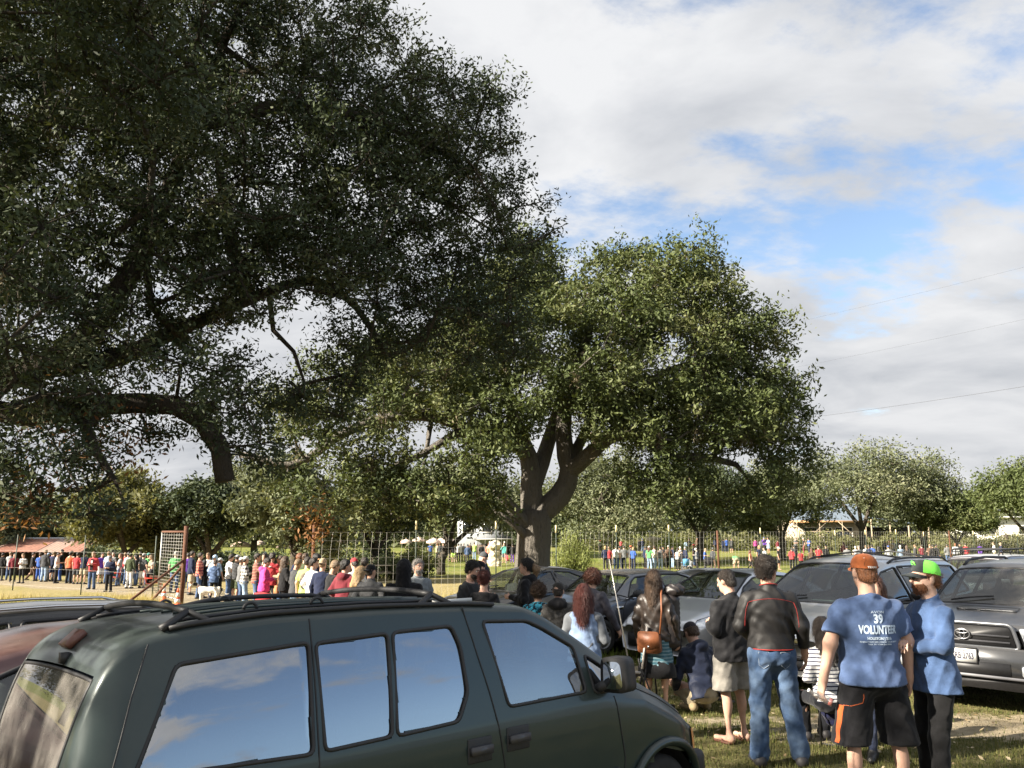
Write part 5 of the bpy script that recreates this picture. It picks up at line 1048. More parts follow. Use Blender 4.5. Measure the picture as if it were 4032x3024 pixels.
MB().box((0, .012, .70), (.9, .03, .16)).build('grille', CHROME, sie); MB().box((0, .02, .46), (1.7, .06, .04)).build('bumper_strip', BLK, sie); MB().box((0, .012, .36), (1.1, .03, .12)).build('lower_grille', BLK, sie)
MB().box((-.25, -1.16, 1.13), (.42, .12, .006)).build('dash_papers', plain('pale_paper', (.5, .6, .52), .8), sie)
# grey four-wheel drive at the right edge
BR = Body(4.75, 1.90, [(0, .98), (.05, 1.06), (.5, 1.10), (1.18, 1.17), (1.86, 1.60), (2.1, 1.70), (3.0, 1.735), (4.3, 1.70), (4.55, 1.45), (4.68, 1.1), (4.75, .9)], [(0, .95), (1.1, 1.10), (4.75, 1.14)], 1.34, .36, .55, .4, .12, .08, .01)
fr = car('suv', 'dark grey off-road suv with number plate at the right edge', 'car', (5.44, 10.3), R(41 + 183), BR, GRY, [[(1.42, 1.14), (1.66, 1.38), (1.95, 1.53), (2.40, 1.58), (2.42, 1.16)], [(2.5, 1.16), (2.48, 1.58), (3.3, 1.58), (3.34, 1.18)], [(3.42, 1.19), (3.4, 1.575), (4.2, 1.54), (4.36, 1.22)]], (1.22, 1.96, .03), (4.36, 4.62, .06), (.92, 3.70), .39, seams=[[(2.46, 1.1), (2.46, .5)], [(1.4, 1.08), (1.45, .5)], [(.2, 1.0), (1.15, 1.10)]], handles=((2.25, 1.02), (3.15, 1.03)), mir=(1.5, 1.18), seats=(2.0, 3.0), glw=glass('suv_windshield', (.75, .85, .85), .08, .55, .16))
def suv_front(r):
    DK = plain('grille_black', (.012, .012, .013), .5, 0, .2, 40); SIL = plain('grille_surround', (.10, .105, .115), .35, .5, .1)
    M = lambda y: Matrix(((1, 0, 0, 0), (0, 0, -1, y), (0, 1, 0, 0), (0, 0, 0, 1)))
    g = MB(); g.prism(rpoly([(-.56, .80), (.56, .80), (.50, 1.04), (-.50, 1.04)], .05), -.05, M(-.01)); go = g.build('grille', DK, r)
    for h in (.86, .93): MB().box((0, .045, h), (1.0, .02, .022)).build('grille_bar', plain('grille_bar', (.05, .05, .055), .4), go)
    f = MB(); pts = [Vector((x, .045, h)) for x, h in rpoly([(-.60, .79), (.60, .79), (.53, 1.065), (-.53, 1.065)], .06)]; f.tube(pts, .024, 6, closed=True); f.build('grille_surround', SIL, go)
    # oval emblem
    e = MB(); C = Vector((0, .075, .93)); el = lambda rx, rz, cx=0, cz=0: [C + Vector((cx + math.cos(a) * rx, 0, cz + math.sin(a) * rz)) for a in np.linspace(0, 2 * math.pi, 26)[:-1]]
    for rx, rz, cx, cz in ((.085, .058, 0, 0), (.028, .052, 0, .002), (.066, .022, 0, .03)): e.tube(el(rx, rz, cx, cz), .0075, 5, closed=True)
    e.build('emblem', plain('emblem_metal', (.2, .2, .21), .3, .7), r)
    b = MB(); b.prism(rpoly([(-.92, .46), (.92, .46), (.90, .78), (.70, .80), (-.70, .80), (-.90, .78)], .05), -.14, M(-.03)); o = b.build('bumper', GRY, r)
    MB().box((0, .112, .56), (1.0, .02, .15)).build('lower_intake', DK, o); MB().box((0, .125, .475), (1.5, .02, .03)).build('skid_lip', plain('skid_grey', (.14, .14, .15), .5), o)
    b = MB(); b.prism(rpoly([(-.86, .33), (.86, .33), (.92, .47), (-.92, .47)], .03), -.10, M(-.03)); b.build('skid_plate', BLK, r)
    for s in (1, -1):
        h = MB(); h.prism(rpoly([(s * .60, 1.03), (s * .66, .85), (s * .92, .84), (s * .94, 1.02)], .03), -.07, M(-.02)); ho = h.build('headlight', LAMP, r)
        for k in range(3): MB().lathe([(.02, 0), (.05, .012), (.052, .02)], c=(s * (.70 + .085 * k), .052, .935), n=12, axis=Matrix(((1, 0, 0), (0, 0, 1), (0, -1, 0)))).build('lamp_bowl', CHROME, ho)
        h = MB(); h.prism(rpoly([(s * .62, .62), (s * .62, .51), (s * .86, .51), (s * .88, .62)], .02), -.03, M(.105)); h.build('fog_lamp', LAMP, r)
    plate(r, (0, .125, .695), txt='XRB·2763', state='TEXAS', tilt=.0)
    m = MB(); m.prism(rpoly([(-.36, 0), (.36, 0), (.32, .30), (-.32, .30)], .05), .03, Matrix.Translation((0, -.85, 1.13)) @ Matrix.Rotation(math.pi, 4, 'Z') @ Matrix.Rotation(.05, 4, 'X')); m.build('hood_scoop', GRY, r)
    me_ = Vector((0, -1.72, 1.50)); MB().box((.0, -1.80, 1.46), (.10, .02, .07), Matrix.Rotation(-.6, 3, 'X')).build('windshield_sticker', WHITE, r)
    for s in (1, -1): MB().tube([(s * .60, -q, BR.roof(q, .60) + .06 * min(1, (q - 2.1) / .2, (4.2 - q) / .2)) for q in np.linspace(2.1, 4.2, 20)], .02, 6).build('roof_rail', BLK, r)
suv_front(fr)
# second row
BB = sedan_body(4.6, 1.80, 1.42, 1.12)
car('sedan', 'black sedan showing its side windows behind the small grey hatchback', 'car', (6.35, 22.2), R(41 + 6), BB, BLU, SEDW(), (1.2, 2.15, .03), (3.35, 4.05, .05), (.9, 3.65), .32, seams=SS, handles=((2.2, .86), (3.2, .87)), tl=[(4.2, .82), (4.3, .95), (4.55, .93), (4.5, .82)])
BW = sedan_body(4.6, 1.80, 1.46, 1.16)
car('sedan', 'white sedan roof and windshield beyond the dark haired man', 'car', (6.2, 20.3), YO, BW, WHT, SEDW(), (1.2, 2.15, .03), (3.35, 4.05, .05), (.9, 3.65), .32, seams=SS)
BJ = Body(4.6, 1.90, [(0, .98), (.04, 1.12), (.5, 1.16), (1.25, 1.20), (1.56, 1.66), (1.7, 1.76), (2.6, 1.80), (4.2, 1.78), (4.4, 1.4), (4.6, .9)], [(0, .95), (1.2, 1.16), (4.6, 1.18)], 1.46, .38, .4, .3, .08, .06)
fj = car('offroader', 'off-roader with white roof and long black roof rack beyond the parked suv', 'car', (11.75, 22.6), YO, BJ, PLUM, [[(1.5, 1.2), (1.66, 1.5), (1.78, 1.62), (2.5, 1.64), (2.5, 1.22)], [(2.62, 1.24), (2.62, 1.6), (3.1, 1.6), (3.1, 1.26)], [(3.7, 1.3), (3.7, 1.6), (4.2, 1.58), (4.25, 1.3)]], (1.27, 1.6, .03), (4.3, 4.5, .2), (.9, 3.6), .4, mir=(1.5, 1.28), seats=(2.0, 3.0))
V_ = []
for s in np.linspace(1.62, 4.18, 16):
    for j in range(13): r_ = (2 * j / 12 - 1) * (BJ.sec(s)[BJ.i_te][0] + .004); V_.append((r_, -s, BJ.roof(s, r_) + .01))
obj('white_roof', mesh_np('white_roof', V_, F_, True), WHT, fj)
MB().box((0, .012, 1.0), (1.5, .05, .24)).build('white_grille_panel', WHT, fj); MB().box((0, .045, 1.0), (.8, .02, .13)).build('grille', BLK, fj)
for s in (1, -1): MB().lathe([(.0, .01), (.085, .01), (.09, 0)], c=(s * .56, .042, 1.0), n=16, axis=Matrix(((1, 0, 0), (0, 0, 1), (0, -1, 0)))).build('headlight', LAMP, fj)
rk = MB()
for s in (1, -1):
    pts = [(s * .62, -q, 1.95) for q in np.linspace(1.9, 4.0, 8)]; rk.tube([(s * .62, -1.68, 1.80), (s * .62, -1.78, 1.92)] + pts + [(s * .62, -4.1, 1.82)], .022, 6); rk.tube([(s * .62, -q, 1.87) for q in np.linspace(1.8, 4.0, 6)], .015, 6)
    for q in (2.0, 2.6, 3.2, 3.8): rk.tube([(s * .62, -q, 1.80), (s * .62, -q, 1.95)], .018, 5)
for q in (1.78, 2.4, 3.0, 3.6, 4.0): rk.tube([(-.62, -q, 1.94), (.62, -q, 1.94)], .018, 6)
rk.build('roof_rack', BLK, fj)
BX = Body(4.7, 1.88, [(0, .9), (.06, 1.0), (.5, 1.06), (1.1, 1.14), (1.8, 1.58), (2.1, 1.68), (3, 1.72), (4.3, 1.68), (4.55, 1.3), (4.7, .9)], [(0, .9), (1.1, 1.06), (4.7, 1.12)], 1.32, .3, .5, .4, .12, .08)
wsu = car('suv', 'white suv with black roof bars peeking over the grey suv', 'car', (8.25, 12.55), YO, BX, WHT, [[(1.4, 1.12), (1.7, 1.38), (1.95, 1.5), (2.4, 1.55), (2.42, 1.14)], [(2.5, 1.14), (2.48, 1.55), (3.3, 1.55), (3.34, 1.16)]], (1.15, 1.9, .03), (4.36, 4.6, .06), (.92, 3.7), .37)
for s in (1, -1): MB().tube([(s * .60, -q, BX.roof(q, .60) + .07 * min(1, (q - 2.0) / .2, (4.3 - q) / .2)) for q in np.linspace(2.0, 4.3, 20)], .03, 6).build('roof_rail', BLK, wsu)
for q in (2.3, 3.0, 3.7): MB().tube([(-.6, -q, BX.roof(q, .6) + .08), (.6, -q, BX.roof(q, .6) + .08)], .025, 6).build('roof_crossbar', BLK, wsu)
# left of the van
nv = Vector((-math.sin(YV), math.cos(YV))); uv = Vector((math.cos(YV), math.sin(YV)))
car('sedan', 'maroon sedan with dusty roof tucked behind the green van', 'car', uv * 4.3 + nv * 6.9, YV, sedan_body(4.7, 1.78, 1.47, 1.16), MAR, SEDW(), (1.2, 2.2, .03), (3.4, 4.15, .05), (.9, 3.7), .32, seams=SS, handles=((2.2, .86), (3.2, .87)), tl=[(4.3, .82), (4.4, .95), (4.66, .93), (4.6, .82)])
BK2 = Body(4.6, 1.82, [(0, .72), (.06, .84), (.5, .98), (1.1, 1.06), (1.8, 1.34), (2.1, 1.41), (3, 1.44), (4.1, 1.41), (4.4, 1.30), (4.5, 1.1), (4.6, .8)], [(0, .7), (1.1, .98), (4.6, 1.06)], 1.24, .22, .6, .4, .16, .1)
bk = car('wagon', 'black wagon with dark windows at the left edge beside the maroon sedan', 'car', uv * 5.1 + nv * 9.75, YV, BK2, BKP, [[(1.34, 1.03), (1.65, 1.20), (1.95, 1.28), (2.4, 1.315), (2.42, 1.05)], [(2.5, 1.05), (2.48, 1.315), (3.3, 1.31), (3.34, 1.07)], [(3.42, 1.08), (3.4, 1.305), (4.05, 1.26), (4.2, 1.12)]], (1.14, 1.9, .03), (4.28, 4.48, .06), (.92, 3.6), .34, gl=GL_TINT, seams=SS, tl=[(4.3, .9), (4.35, 1.06), (4.55, 1.06), (4.5, .9)])
for s in (1, -1): MB().tube([(s * .56, -q, BK2.roof(q, .56) + .04 * min(1, (q - 2.1) / .2, (4.0 - q) / .2)) for q in np.linspace(2.1, 4.0, 20)], .016, 6).build('roof_rail', CHROME, bk)
# ------------------------------------------------------------------ people: bodies and clothes as smooth implicit surfaces
def V3(*a): return np.array(a, float)
class Vol:
    def __init__(s, lo, hi, h):
        s.lo = np.array(lo, float); s.h = h; s.n = np.ceil((np.array(hi) - s.lo) / h).astype(int) + 1
        s.ax = [s.lo[i] + h * np.arange(s.n[i]) for i in range(3)]; s.d = np.full(s.n, 9.0, np.float32)
    def _sl(s, lo, hi):
        a = np.maximum(0, np.floor((lo - s.lo) / s.h).astype(int)); b = np.minimum(s.n, np.ceil((hi - s.lo) / s.h).astype(int) + 1)
        if np.any(b <= a): return None
        sl = tuple(slice(a[i], b[i]) for i in range(3)); g = np.meshgrid(*[s.ax[i][sl[i]] for i in range(3)], indexing='ij', sparse=True); return sl, g
    def _put(s, sl, d, k):
        o = s.d[sl]
        if k <= 0: s.d[sl] = np.minimum(o, d); return
        hh = np.clip(.5 + .5 * (o - d) / k, 0, 1); s.d[sl] = np.where(o > 8, d, o * (1 - hh) + d * hh - k * hh * (1 - hh))
    def cap(s, a, b, ra, rb=None, k=.02, sub=False):
        a = np.asarray(a, float); b = np.asarray(b, float); rb = ra if rb is None else rb; m = max(ra, rb) + k + 2 * s.h
        q = s._sl(np.minimum(a, b) - m, np.maximum(a, b) + m)
        if q is None: return s
        sl, (x, y, z) = q; ab = b - a; L2 = max(ab @ ab, 1e-9)
        t = np.clip(((x - a[0]) * ab[0] + (y - a[1]) * ab[1] + (z - a[2]) * ab[2]) / L2, 0, 1)
        d = np.sqrt((x - a[0] - t * ab[0]) ** 2 + (y - a[1] - t * ab[1]) ** 2 + (z - a[2] - t * ab[2]) ** 2) - (ra + (rb - ra) * t)
        if sub: s.d[sl] = np.maximum(s.d[sl], -d)
        else: s._put(sl, d, k)
        return s
    def ell(s, c, r, M=None, k=.03, sub=False):
        c = np.asarray(c, float); r = np.asarray(r, float); m = max(r) + k + 2 * s.h; q = s._sl(c - m, c + m)
        if q is None: return s
        sl, (x, y, z) = q; X, Y, Z = x - c[0], y - c[1], z - c[2]
        if M is not None: X, Y, Z = (M[0][0] * X + M[1][0] * Y + M[2][0] * Z), (M[0][1] * X + M[1][1] * Y + M[2][1] * Z), (M[0][2] * X + M[1][2] * Y + M[2][2] * Z)
        k0 = np.sqrt((X / r[0]) ** 2 + (Y / r[1]) ** 2 + (Z / r[2]) ** 2); k1 = np.sqrt((X / r[0] ** 2) ** 2 + (Y / r[1] ** 2) ** 2 + (Z / r[2] ** 2) ** 2); d = k0 * (k0 - 1) / np.maximum(k1, 1e-6)
        if sub: s.d[sl] = np.maximum(s.d[sl], -d)
        else: s._put(sl, d, k)
        return s
    def cut(s, p, n):
        "keep the side the normal points away from"
        n = np.asarray(n, float); n = n / np.linalg.norm(n); g = np.meshgrid(*s.ax, indexing='ij', sparse=True); s.d = np.maximum(s.d, ((g[0] - p[0]) * n[0] + (g[1] - p[1]) * n[1] + (g[2] - p[2]) * n[2]).astype(np.float32)); return s
    def folds(s, amp, seed, f=1.0):
        x, y, z = np.meshgrid(*s.ax, indexing='ij', sparse=True); a = seed * 1.7
        w = np.sin(f * (z * 31 + 9 * np.sin(x * 7 + a) + 5 * np.sin(y * 9 - a))) * np.sin(f * (x * 17 + y * 13 + 3 * np.sin(z * 8 + a))) + .7 * np.sin(f * (x * 34 + 11 * np.sin(z * 6 + a) + y * 12)) * np.cos(f * (z * 9 + a))
        r = np.abs(np.sin(f * (z * 15 + 5 * np.sin(x * 6 + a * 1.3) + 4 * np.sin(y * 7)))) + .6 * np.abs(np.sin(f * (x * 15 + y * 9 + 4 * np.sin(z * 5 - a))))
        s.d = s.d + (amp * (w + 1.5 * (r - .9))).astype(np.float32); return s
    def mesh(s, name):
        d = s.d; n = s.n; neg = d < 0; c = np.zeros(n - 1, np.int8)
        for i in (0, 1):
            for j in (0, 1):
                for k in (0, 1): c += neg[i:n[0] - 1 + i, j:n[1] - 1 + j, k:n[2] - 1 + k]
        act = np.argwhere((c > 0) & (c < 8)); M = len(act)
        if M == 0: return None
        idx = np.full(n - 1, -1, np.int32); idx[act[:, 0], act[:, 1], act[:, 2]] = np.arange(M)
        cor = [(i, j, k) for i in (0, 1) for j in (0, 1) for k in (0, 1)]; val = np.stack([d[act[:, 0] + i, act[:, 1] + j, act[:, 2] + k] for i, j, k in cor], 1)
        S = np.zeros((M, 3)); C = np.zeros(M)
        for a in range(8):
            for b in range(a + 1, 8):
                df = [cor[b][i] - cor[a][i] for i in range(3)]
                if sum(abs(v) for v in df) != 1: continue
                va, vb = val[:, a], val[:, b]; m = (va < 0) != (vb < 0); t = np.where(m, va / np.where(m, va - vb, 1), 0); S += m[:, None] * (np.array(cor[a]) + t[:, None] * np.array(df)); C += m
        P = s.lo + s.h * (act + S / C[:, None]); F = []
        for ax in range(3):
            o1, o2 = (ax + 1) % 3, (ax + 2) % 3; sl0 = [slice(None)] * 3; sl1 = [slice(None)] * 3; sl0[ax] = slice(0, -1); sl1[ax] = slice(1, None)
            e = np.argwhere(neg[tuple(sl0)] != neg[tuple(sl1)]); e = e[(e[:, o1] > 0) & (e[:, o2] > 0) & (e[:, o1] < n[o1] - 1) & (e[:, o2] < n[o2] - 1)]
            q = []
            for da, db in ((-1, -1), (0, -1), (0, 0), (-1, 0)):
                w = e.copy(); w[:, o1] += da; w[:, o2] += db; q.append(idx[w[:, 0], w[:, 1], w[:, 2]])
            q = np.stack(q, 1); fl = neg[e[:, 0], e[:, 1], e[:, 2]]; q = np.where(fl[:, None], q, q[:, ::-1]); F.append(q)
        F = np.concatenate(F); F = F[(F >= 0).all(1)]
        return mesh_np(name, P, F, True)
ARMS = {'down': ((.245, -.02, 1.15), (.265, .05, .90)), 'front': ((.235, -.02, 1.15), (.10, .23, 1.17)), 'fold': ((.245, .05, 1.17), (-.05, .20, 1.20)), 'pocket': ((.27, -.08, 1.17), (.20, .07, .97)), 'hip': ((.37, -.07, 1.20), (.20, .03, 1.02)),
        'face': ((.25, .12, 1.20), (.08, .17, 1.46)), 'up': ((.27, .16, 1.52), (.14, .12, 1.70)), 'reach': ((.24, .12, 1.17), (.20, .36, 1.12)), 'back': ((.25, -.12, 1.17), (.06, -.17, 1.0)), 'knee': ((.26, .12, 1.15), (.16, .36, 1.02)), 'out': ((.30, .02, 1.16), (.36, .16, .95)), 'drop': ((.20, .10, 1.14), (.16, .20, .88))}
LEGS = {'stand': (((.105, .01, .50), (.115, -.03, .09)), ((-.105, .01, .50), (-.115, -.03, .09))), 'wide': (((.15, .02, .50), (.20, -.02, .09)), ((-.15, .02, .50), (-.20, -.02, .09))), 'walk': (((.10, .14, .53), (.10, .16, .10)), ((-.10, -.02, .50), (-.10, -.30, .16))), 'ease': (((.12, .03, .50), (.15, .0, .09)), ((-.10, .06, .51), (-.15, .10, .09)))}
def Rx(a): c, s = math.cos(a), math.sin(a); return np.array([[1, 0, 0], [0, c, -s], [0, s, c]])
def Rz(a): c, s = math.cos(a), math.sin(a); return np.array([[c, -s, 0], [s, c, 0], [0, 0, 1]])
class Fig:
    "skeleton of one standing figure, 1.75 m tall, facing +y"
    def __init__(f, armR='down', armL='down', legs='stand', lean=0., head=0., nod=0., fat=1.0, hipz=.0, hipy=0., twist=0., sh=1.0, headroll=0.):
        T = Rz(twist) @ Rx(-lean); f.T = T; hip = V3(0, 0, .95); f.hip = hip + V3(0, hipy, hipz); f.fat = fat; f.sh = sh
        f.t = lambda p: T @ (np.asarray(p, float) - hip) + f.hip
        A = lambda a, sg: tuple(f.t((sg * q[0], q[1], q[2])) for q in (ARMS[a] if isinstance(a, str) else a))
        f.arm = {1: (f.t((.178 * sh, -.01, 1.392)),) + A(armR, 1), -1: (f.t((-.178 * sh, -.01, 1.392)),) + A(armL, -1)}
        lg = LEGS[legs] if isinstance(legs, str) else legs
        f.leg = {1: (f.hip + V3(.09, 0, -.03),) + tuple(V3(*q) for q in lg[0]), -1: (f.hip + V3(-.09, 0, -.03),) + tuple(V3(*q) for q in lg[1])}
        f.toe = {}
        for sg in (1, -1):
            k, a = f.leg[sg][1], f.leg[sg][2]; f.toe[sg] = a + V3(sg * .03, .17, -.055) if len(lg[0]) < 3 else f.leg[sg][3]
        f.HR = T @ Rz(-head) @ Rx(-nod); f.hc = f.t((0, .005, 1.52))   # head pivots at the top of the neck
        f.hp = lambda p: f.hc + f.HR @ (np.asarray(p, float) - V3(0, .005, 1.52))
    def bounds(f, m=.16):
        P = [f.hp((0, 0, 1.80)), f.hp((.12, .14, 1.6)), f.hp((-.12, -.14, 1.6)), f.hip, f.hp((0, .14, 1.6)), f.hp((0, -.14, 1.6))]
        for s in (1, -1): P += list(f.arm[s]) + list(f.leg[s][:3]) + [f.toe[s]]; d = f.arm[s][2] - f.arm[s][1]; P.append(f.arm[s][2] + d / np.linalg.norm(d) * .12)
        P = np.array(P); lo, hi = P.min(0) - m, P.max(0) + m; lo[2] = max(lo[2], -.03); return lo, hi
    def torso(f, v, g=0., k=.06):
        M = f.T; F = f.fat; s = f.sh
        v.ell(f.t((0, .0, 1.29)), (.165 * s + g, .108 * (.6 + .4 * F) + g, .19 + g * .5), M, k); v.ell(f.t((0, .012 * (F - 1) * 8, 1.09)), (.142 * F + g, .098 * F + g, .17), M, k); v.ell(f.t((0, -.012, .95)), (.165 * (.5 + .5 * F) + g, .115 * (.5 + .5 * F) + g, .13 + g * .3), M, k)
        for sg in (1, -1): v.cap(f.t((sg * .05, -.018, 1.445)), f.t((sg * .15 * s, -.012, 1.395)), .034 + g, .040 + g, k * .5)
    def arms(f, v, g=0., end=1.0, k=.03, ge=None):
        "end: 1 = shoulder to wrist, .5 = to the elbow"
        ge = g if ge is None else ge
        for sg in (1, -1):
            a, e, w = f.arm[sg]; F = .7 + .3 * f.fat
            if end <= .5: v.cap(a, a + (e - a) * end * 2, .056 * F + g, .050 * F + ge, k)
            else: v.cap(a, e, .047 * F + g, .043 * F + g * .9, k); v.cap(e, e + (w - e) * (end - .5) * 2, .044 * F + g * .9, .030 + ge * .8, k)
    def hand(f, v, sg, fine=True, curl=.45, pn=None):
        a, e, w = f.arm[sg]; d = w - e; d = d / np.linalg.norm(d); p = np.array(pn, float) if pn is not None else f.T @ V3(-sg, .25, 0); p = p - d * (p @ d); p /= np.linalg.norm(p) + 1e-9; wv = np.cross(d, p) * sg
        v.cap(w, w + d * .03, .028, .028, .02); v.ell(w + d * .065, (.040, .018, .05), np.stack([wv, p, d], 1), .02)
        if not fine: v.cap(w + d * .09, w + d * .15 + p * .03, .025, .018, .02); return
        for i, L in enumerate((.072, .082, .077, .062)):
            b = w + d * .098 + wv * (i - 1.5) * .021 * -1; q = b; dd = d; ang = curl * (.8 + .12 * i)
            for j in range(3):
                dd = dd * math.cos(ang) + p * math.sin(ang); p2 = q + dd * L * (.42, .32, .26)[j]; v.cap(q, p2, .0098 - .001 * j, .009 - .001 * j, .004); q = p2; nx = np.cross(dd, wv)
                ang_p = p; 
            
        b = w + d * .035 + wv * .032; t1 = b + (wv * .6 + d * .7 + p * .45) * .042; v.cap(b, t1, .013, .011, .012); v.cap(t1, t1 + (d * .9 + p * .5) * .032, .0105, .009, .004)
    def legsv(f, v, g=0., end=1.0, k=.035, ge=None, thick=1.):
        ge = g if ge is None else ge
        for sg in (1, -1):
            h, kn, an = f.leg[sg][:3]; F = .6 + .4 * f.fat
            if end <= .5: v.cap(h, h + (kn - h) * end * 2, .086 * F * thick + g, .062 * thick + ge, k)
            else:
                v.cap(h, kn, .086 * F * thick + g, .056 * thick + g, k); e = kn + (an - kn) * (end - .5) * 2; v.cap(kn, e, .055 * thick + g, (.034 if end > .9 else .045) + ge, k)
    def calves(f, v):
        for sg in (1, -1):
            kn, an = f.leg[sg][1], f.leg[sg][2]; c = kn + (an - kn) * .30; up = (kn - an) / np.linalg.norm(kn - an); b = np.cross(up, V3(1, 0, 0)); b = b / (np.linalg.norm(b) + 1e-9); b = -b if b[1] > 0 else b; v.ell(c + b * .022, (.046, .046, .11), None, .03)
    def head(f, v, fine=True):
        M = f.HR; v.ell(f.hp((0, -.008, 1.665)), (.076, .096, .092), M, .02); v.ell(f.hp((0, .03, 1.60)), (.060, .066, .082), M, .03); v.ell(f.hp((0, .062, 1.553)), (.032, .030, .028), M, .025)
        v.cap(f.t((0, -.03, 1.43)), f.hp((0, -.012, 1.58)), .058 * (.6 + .4 * f.fat), .055, .03)
        for sg in (1, -1): v.ell(f.hp((sg * .078, -.008, 1.63)), (.011, .022, .033), M @ Rz(-sg * .35), .006)
        if fine:
            v.cap(f.hp((0, .094, 1.652)), f.hp((0, .116, 1.612)), .009, .013, .012); v.ell(f.hp((0, .078, 1.672)), (.052, .018, .012), M, .012); v.ell(f.hp((0, .086, 1.575)), (.026, .012, .013), M, .010)
            for sg in (1, -1): v.ell(f.hp((sg * .03, .101, 1.648)), (.016, .012, .010), M, .004, True)
    def feet(f, v, g=0., k=.02, sides=(1, -1)):
        for sg in sides:
            a = f.leg[sg][2]; t = f.toe[sg]; hl = a + V3(0, -.035, -.045); v.cap(hl, t, .036 + g, .030 + g, k); v.cap(a, hl, .036 + g, .038 + g, k)
def body_mesh(f, h, fine=True, handpn=(None, None), curl=(.45, .45)):
    lo, hi = f.bounds(); v = Vol(lo, hi, h); f.torso(v, -.014); f.arms(v); f.legsv(v, -.010); f.calves(v); f.feet(v, -.004); f.head(v, fine)
    f.hand(v, 1, fine, curl[0], handpn[0]); f.hand(v, -1, fine, curl[1], handpn[1]); return v.mesh('body')
def smax(a, b, k):
    h = np.clip(.5 - .5 * (a - b) / k, 0, 1); return a * (1 - h) + b * h + k * h * (1 - h)
def shirt_mesh(f, h, sleeve='short', hem=.88, loose=.018, fold=.004, seed=1, flare=.0, neck=1.475, collar=False, hood=False, waist=.5):
    lo, hi = f.bounds(); v = Vol(lo, hi, h); F = f.fat; s = f.sh; g = loose; fb = .5 + .5 * F
    x, y, z = np.meshgrid(*v.ax, indexing='ij', sparse=True); q = [x - f.hip[0], y - f.hip[1], z - f.hip[2]]; T = f.T
    X, Y, Z = [T[0][i] * q[0] + T[1][i] * q[1] + T[2][i] * q[2] for i in range(3)]; Z = Z + .95
    wx = .142 * F * (1 - waist) + .165 * fb * waist
    zs = [.5, .85, .95, 1.10, 1.28, 1.38, 1.46]
    rx = np.interp(Z, zs, [.172 * fb + g + flare * 2, .170 * fb + g + flare, .168 * fb + g + flare * .6, wx + g, .168 * s + g, .176 * s + g * .8, .15 * s + g * .5]); ry = np.interp(Z, zs, [.124 * fb + g + flare * 2, .124 * fb + g + flare, .122 * fb + g + flare * .6, .106 * F + g, .112 * (.6 + .4 * F) + g, .098 + g * .8, .070 + g * .5])
    cy = np.interp(Z, [.9, 1.1, 1.3, 1.45], [-.012, .012 * (F - 1) * 6, .0, -.018])
    d = (np.sqrt((X / rx) ** 2 + ((Y - cy) / ry) ** 2) - 1) * np.minimum(rx, ry)
    d = smax(d, (Z - (1.505 + g * .3 - .42 * np.abs(X))) * .95, .05); v.d = d.astype(np.float32)
    end = {'short': .37, 'long': .97, 'half': .5, 'none': 0}[sleeve]
    for sg in (1, -1):
        if not end: continue
        w = Vol(lo, hi, h); a, e, wr = f.arm[sg]; A = .75 + .25 * F; a2 = a - f.T @ V3(sg * .012, 0, .008)
        if end <= .5:
            t = a + (e - a) * min(1, end * 2 + .25); w.cap(a2, t, .055 * A + g * .55, .052 * A + g * .8 + .006, 0); p = a + (e - a) * end * 2; w.cut(p, e - a)
        else:
            w.cap(a2, e, .055 * A + g * .55, .043 * A + g * .7, 0); w.cap(e, e + (wr - e) * .96, .043 * A + g * .7, .031 + g * .45, .02)
        hh = np.clip(.5 + .5 * (v.d - w.d) / .032, 0, 1); m = w.d < 8; v.d = np.where(m, v.d * (1 - hh) + w.d * hh - .032 * hh * (1 - hh), v.d).astype(np.float32)
    if sleeve == 'none':
        for sg in (1, -1): v.cap(f.arm[sg][0] + f.T @ V3(sg * .02, 0, .03), f.arm[sg][0] + f.T @ V3(sg * .03, 0, -.1), .062, .060, 0, True)
    if fold: v.folds(fold, seed)
    v.cut(f.t((0, 0, hem)), f.T @ V3(0, 0, -1))
    if neck: v.cut(f.t((0, -.02, neck)), f.T @ V3(0, .35, 1))
    if collar: c = Vol(lo, hi, h); c.cap(f.t((0, -.03, 1.43)), f.t((0, -.018, 1.515)), .075, .068, 0); c.cut(f.t((0, .0, 1.50)), f.T @ V3(0, .45, 1)); c.cut(f.t((0, 0, 1.42)), f.T @ V3(0, 0, -1)); v.d = np.minimum(v.d, c.d)
    if hood: v.ell(f.t((0, -.105, 1.45)), (.115, .075, .075), f.T @ Rx(.5), .03); v.cap(f.t((.09, .02, 1.47)), f.t((.02, -.1, 1.47)), .034, .05, .03); v.cap(f.t((-.09, .02, 1.47)), f.t((-.02, -.1, 1.47)), .034, .05, .03)
    return v.mesh('shirt')
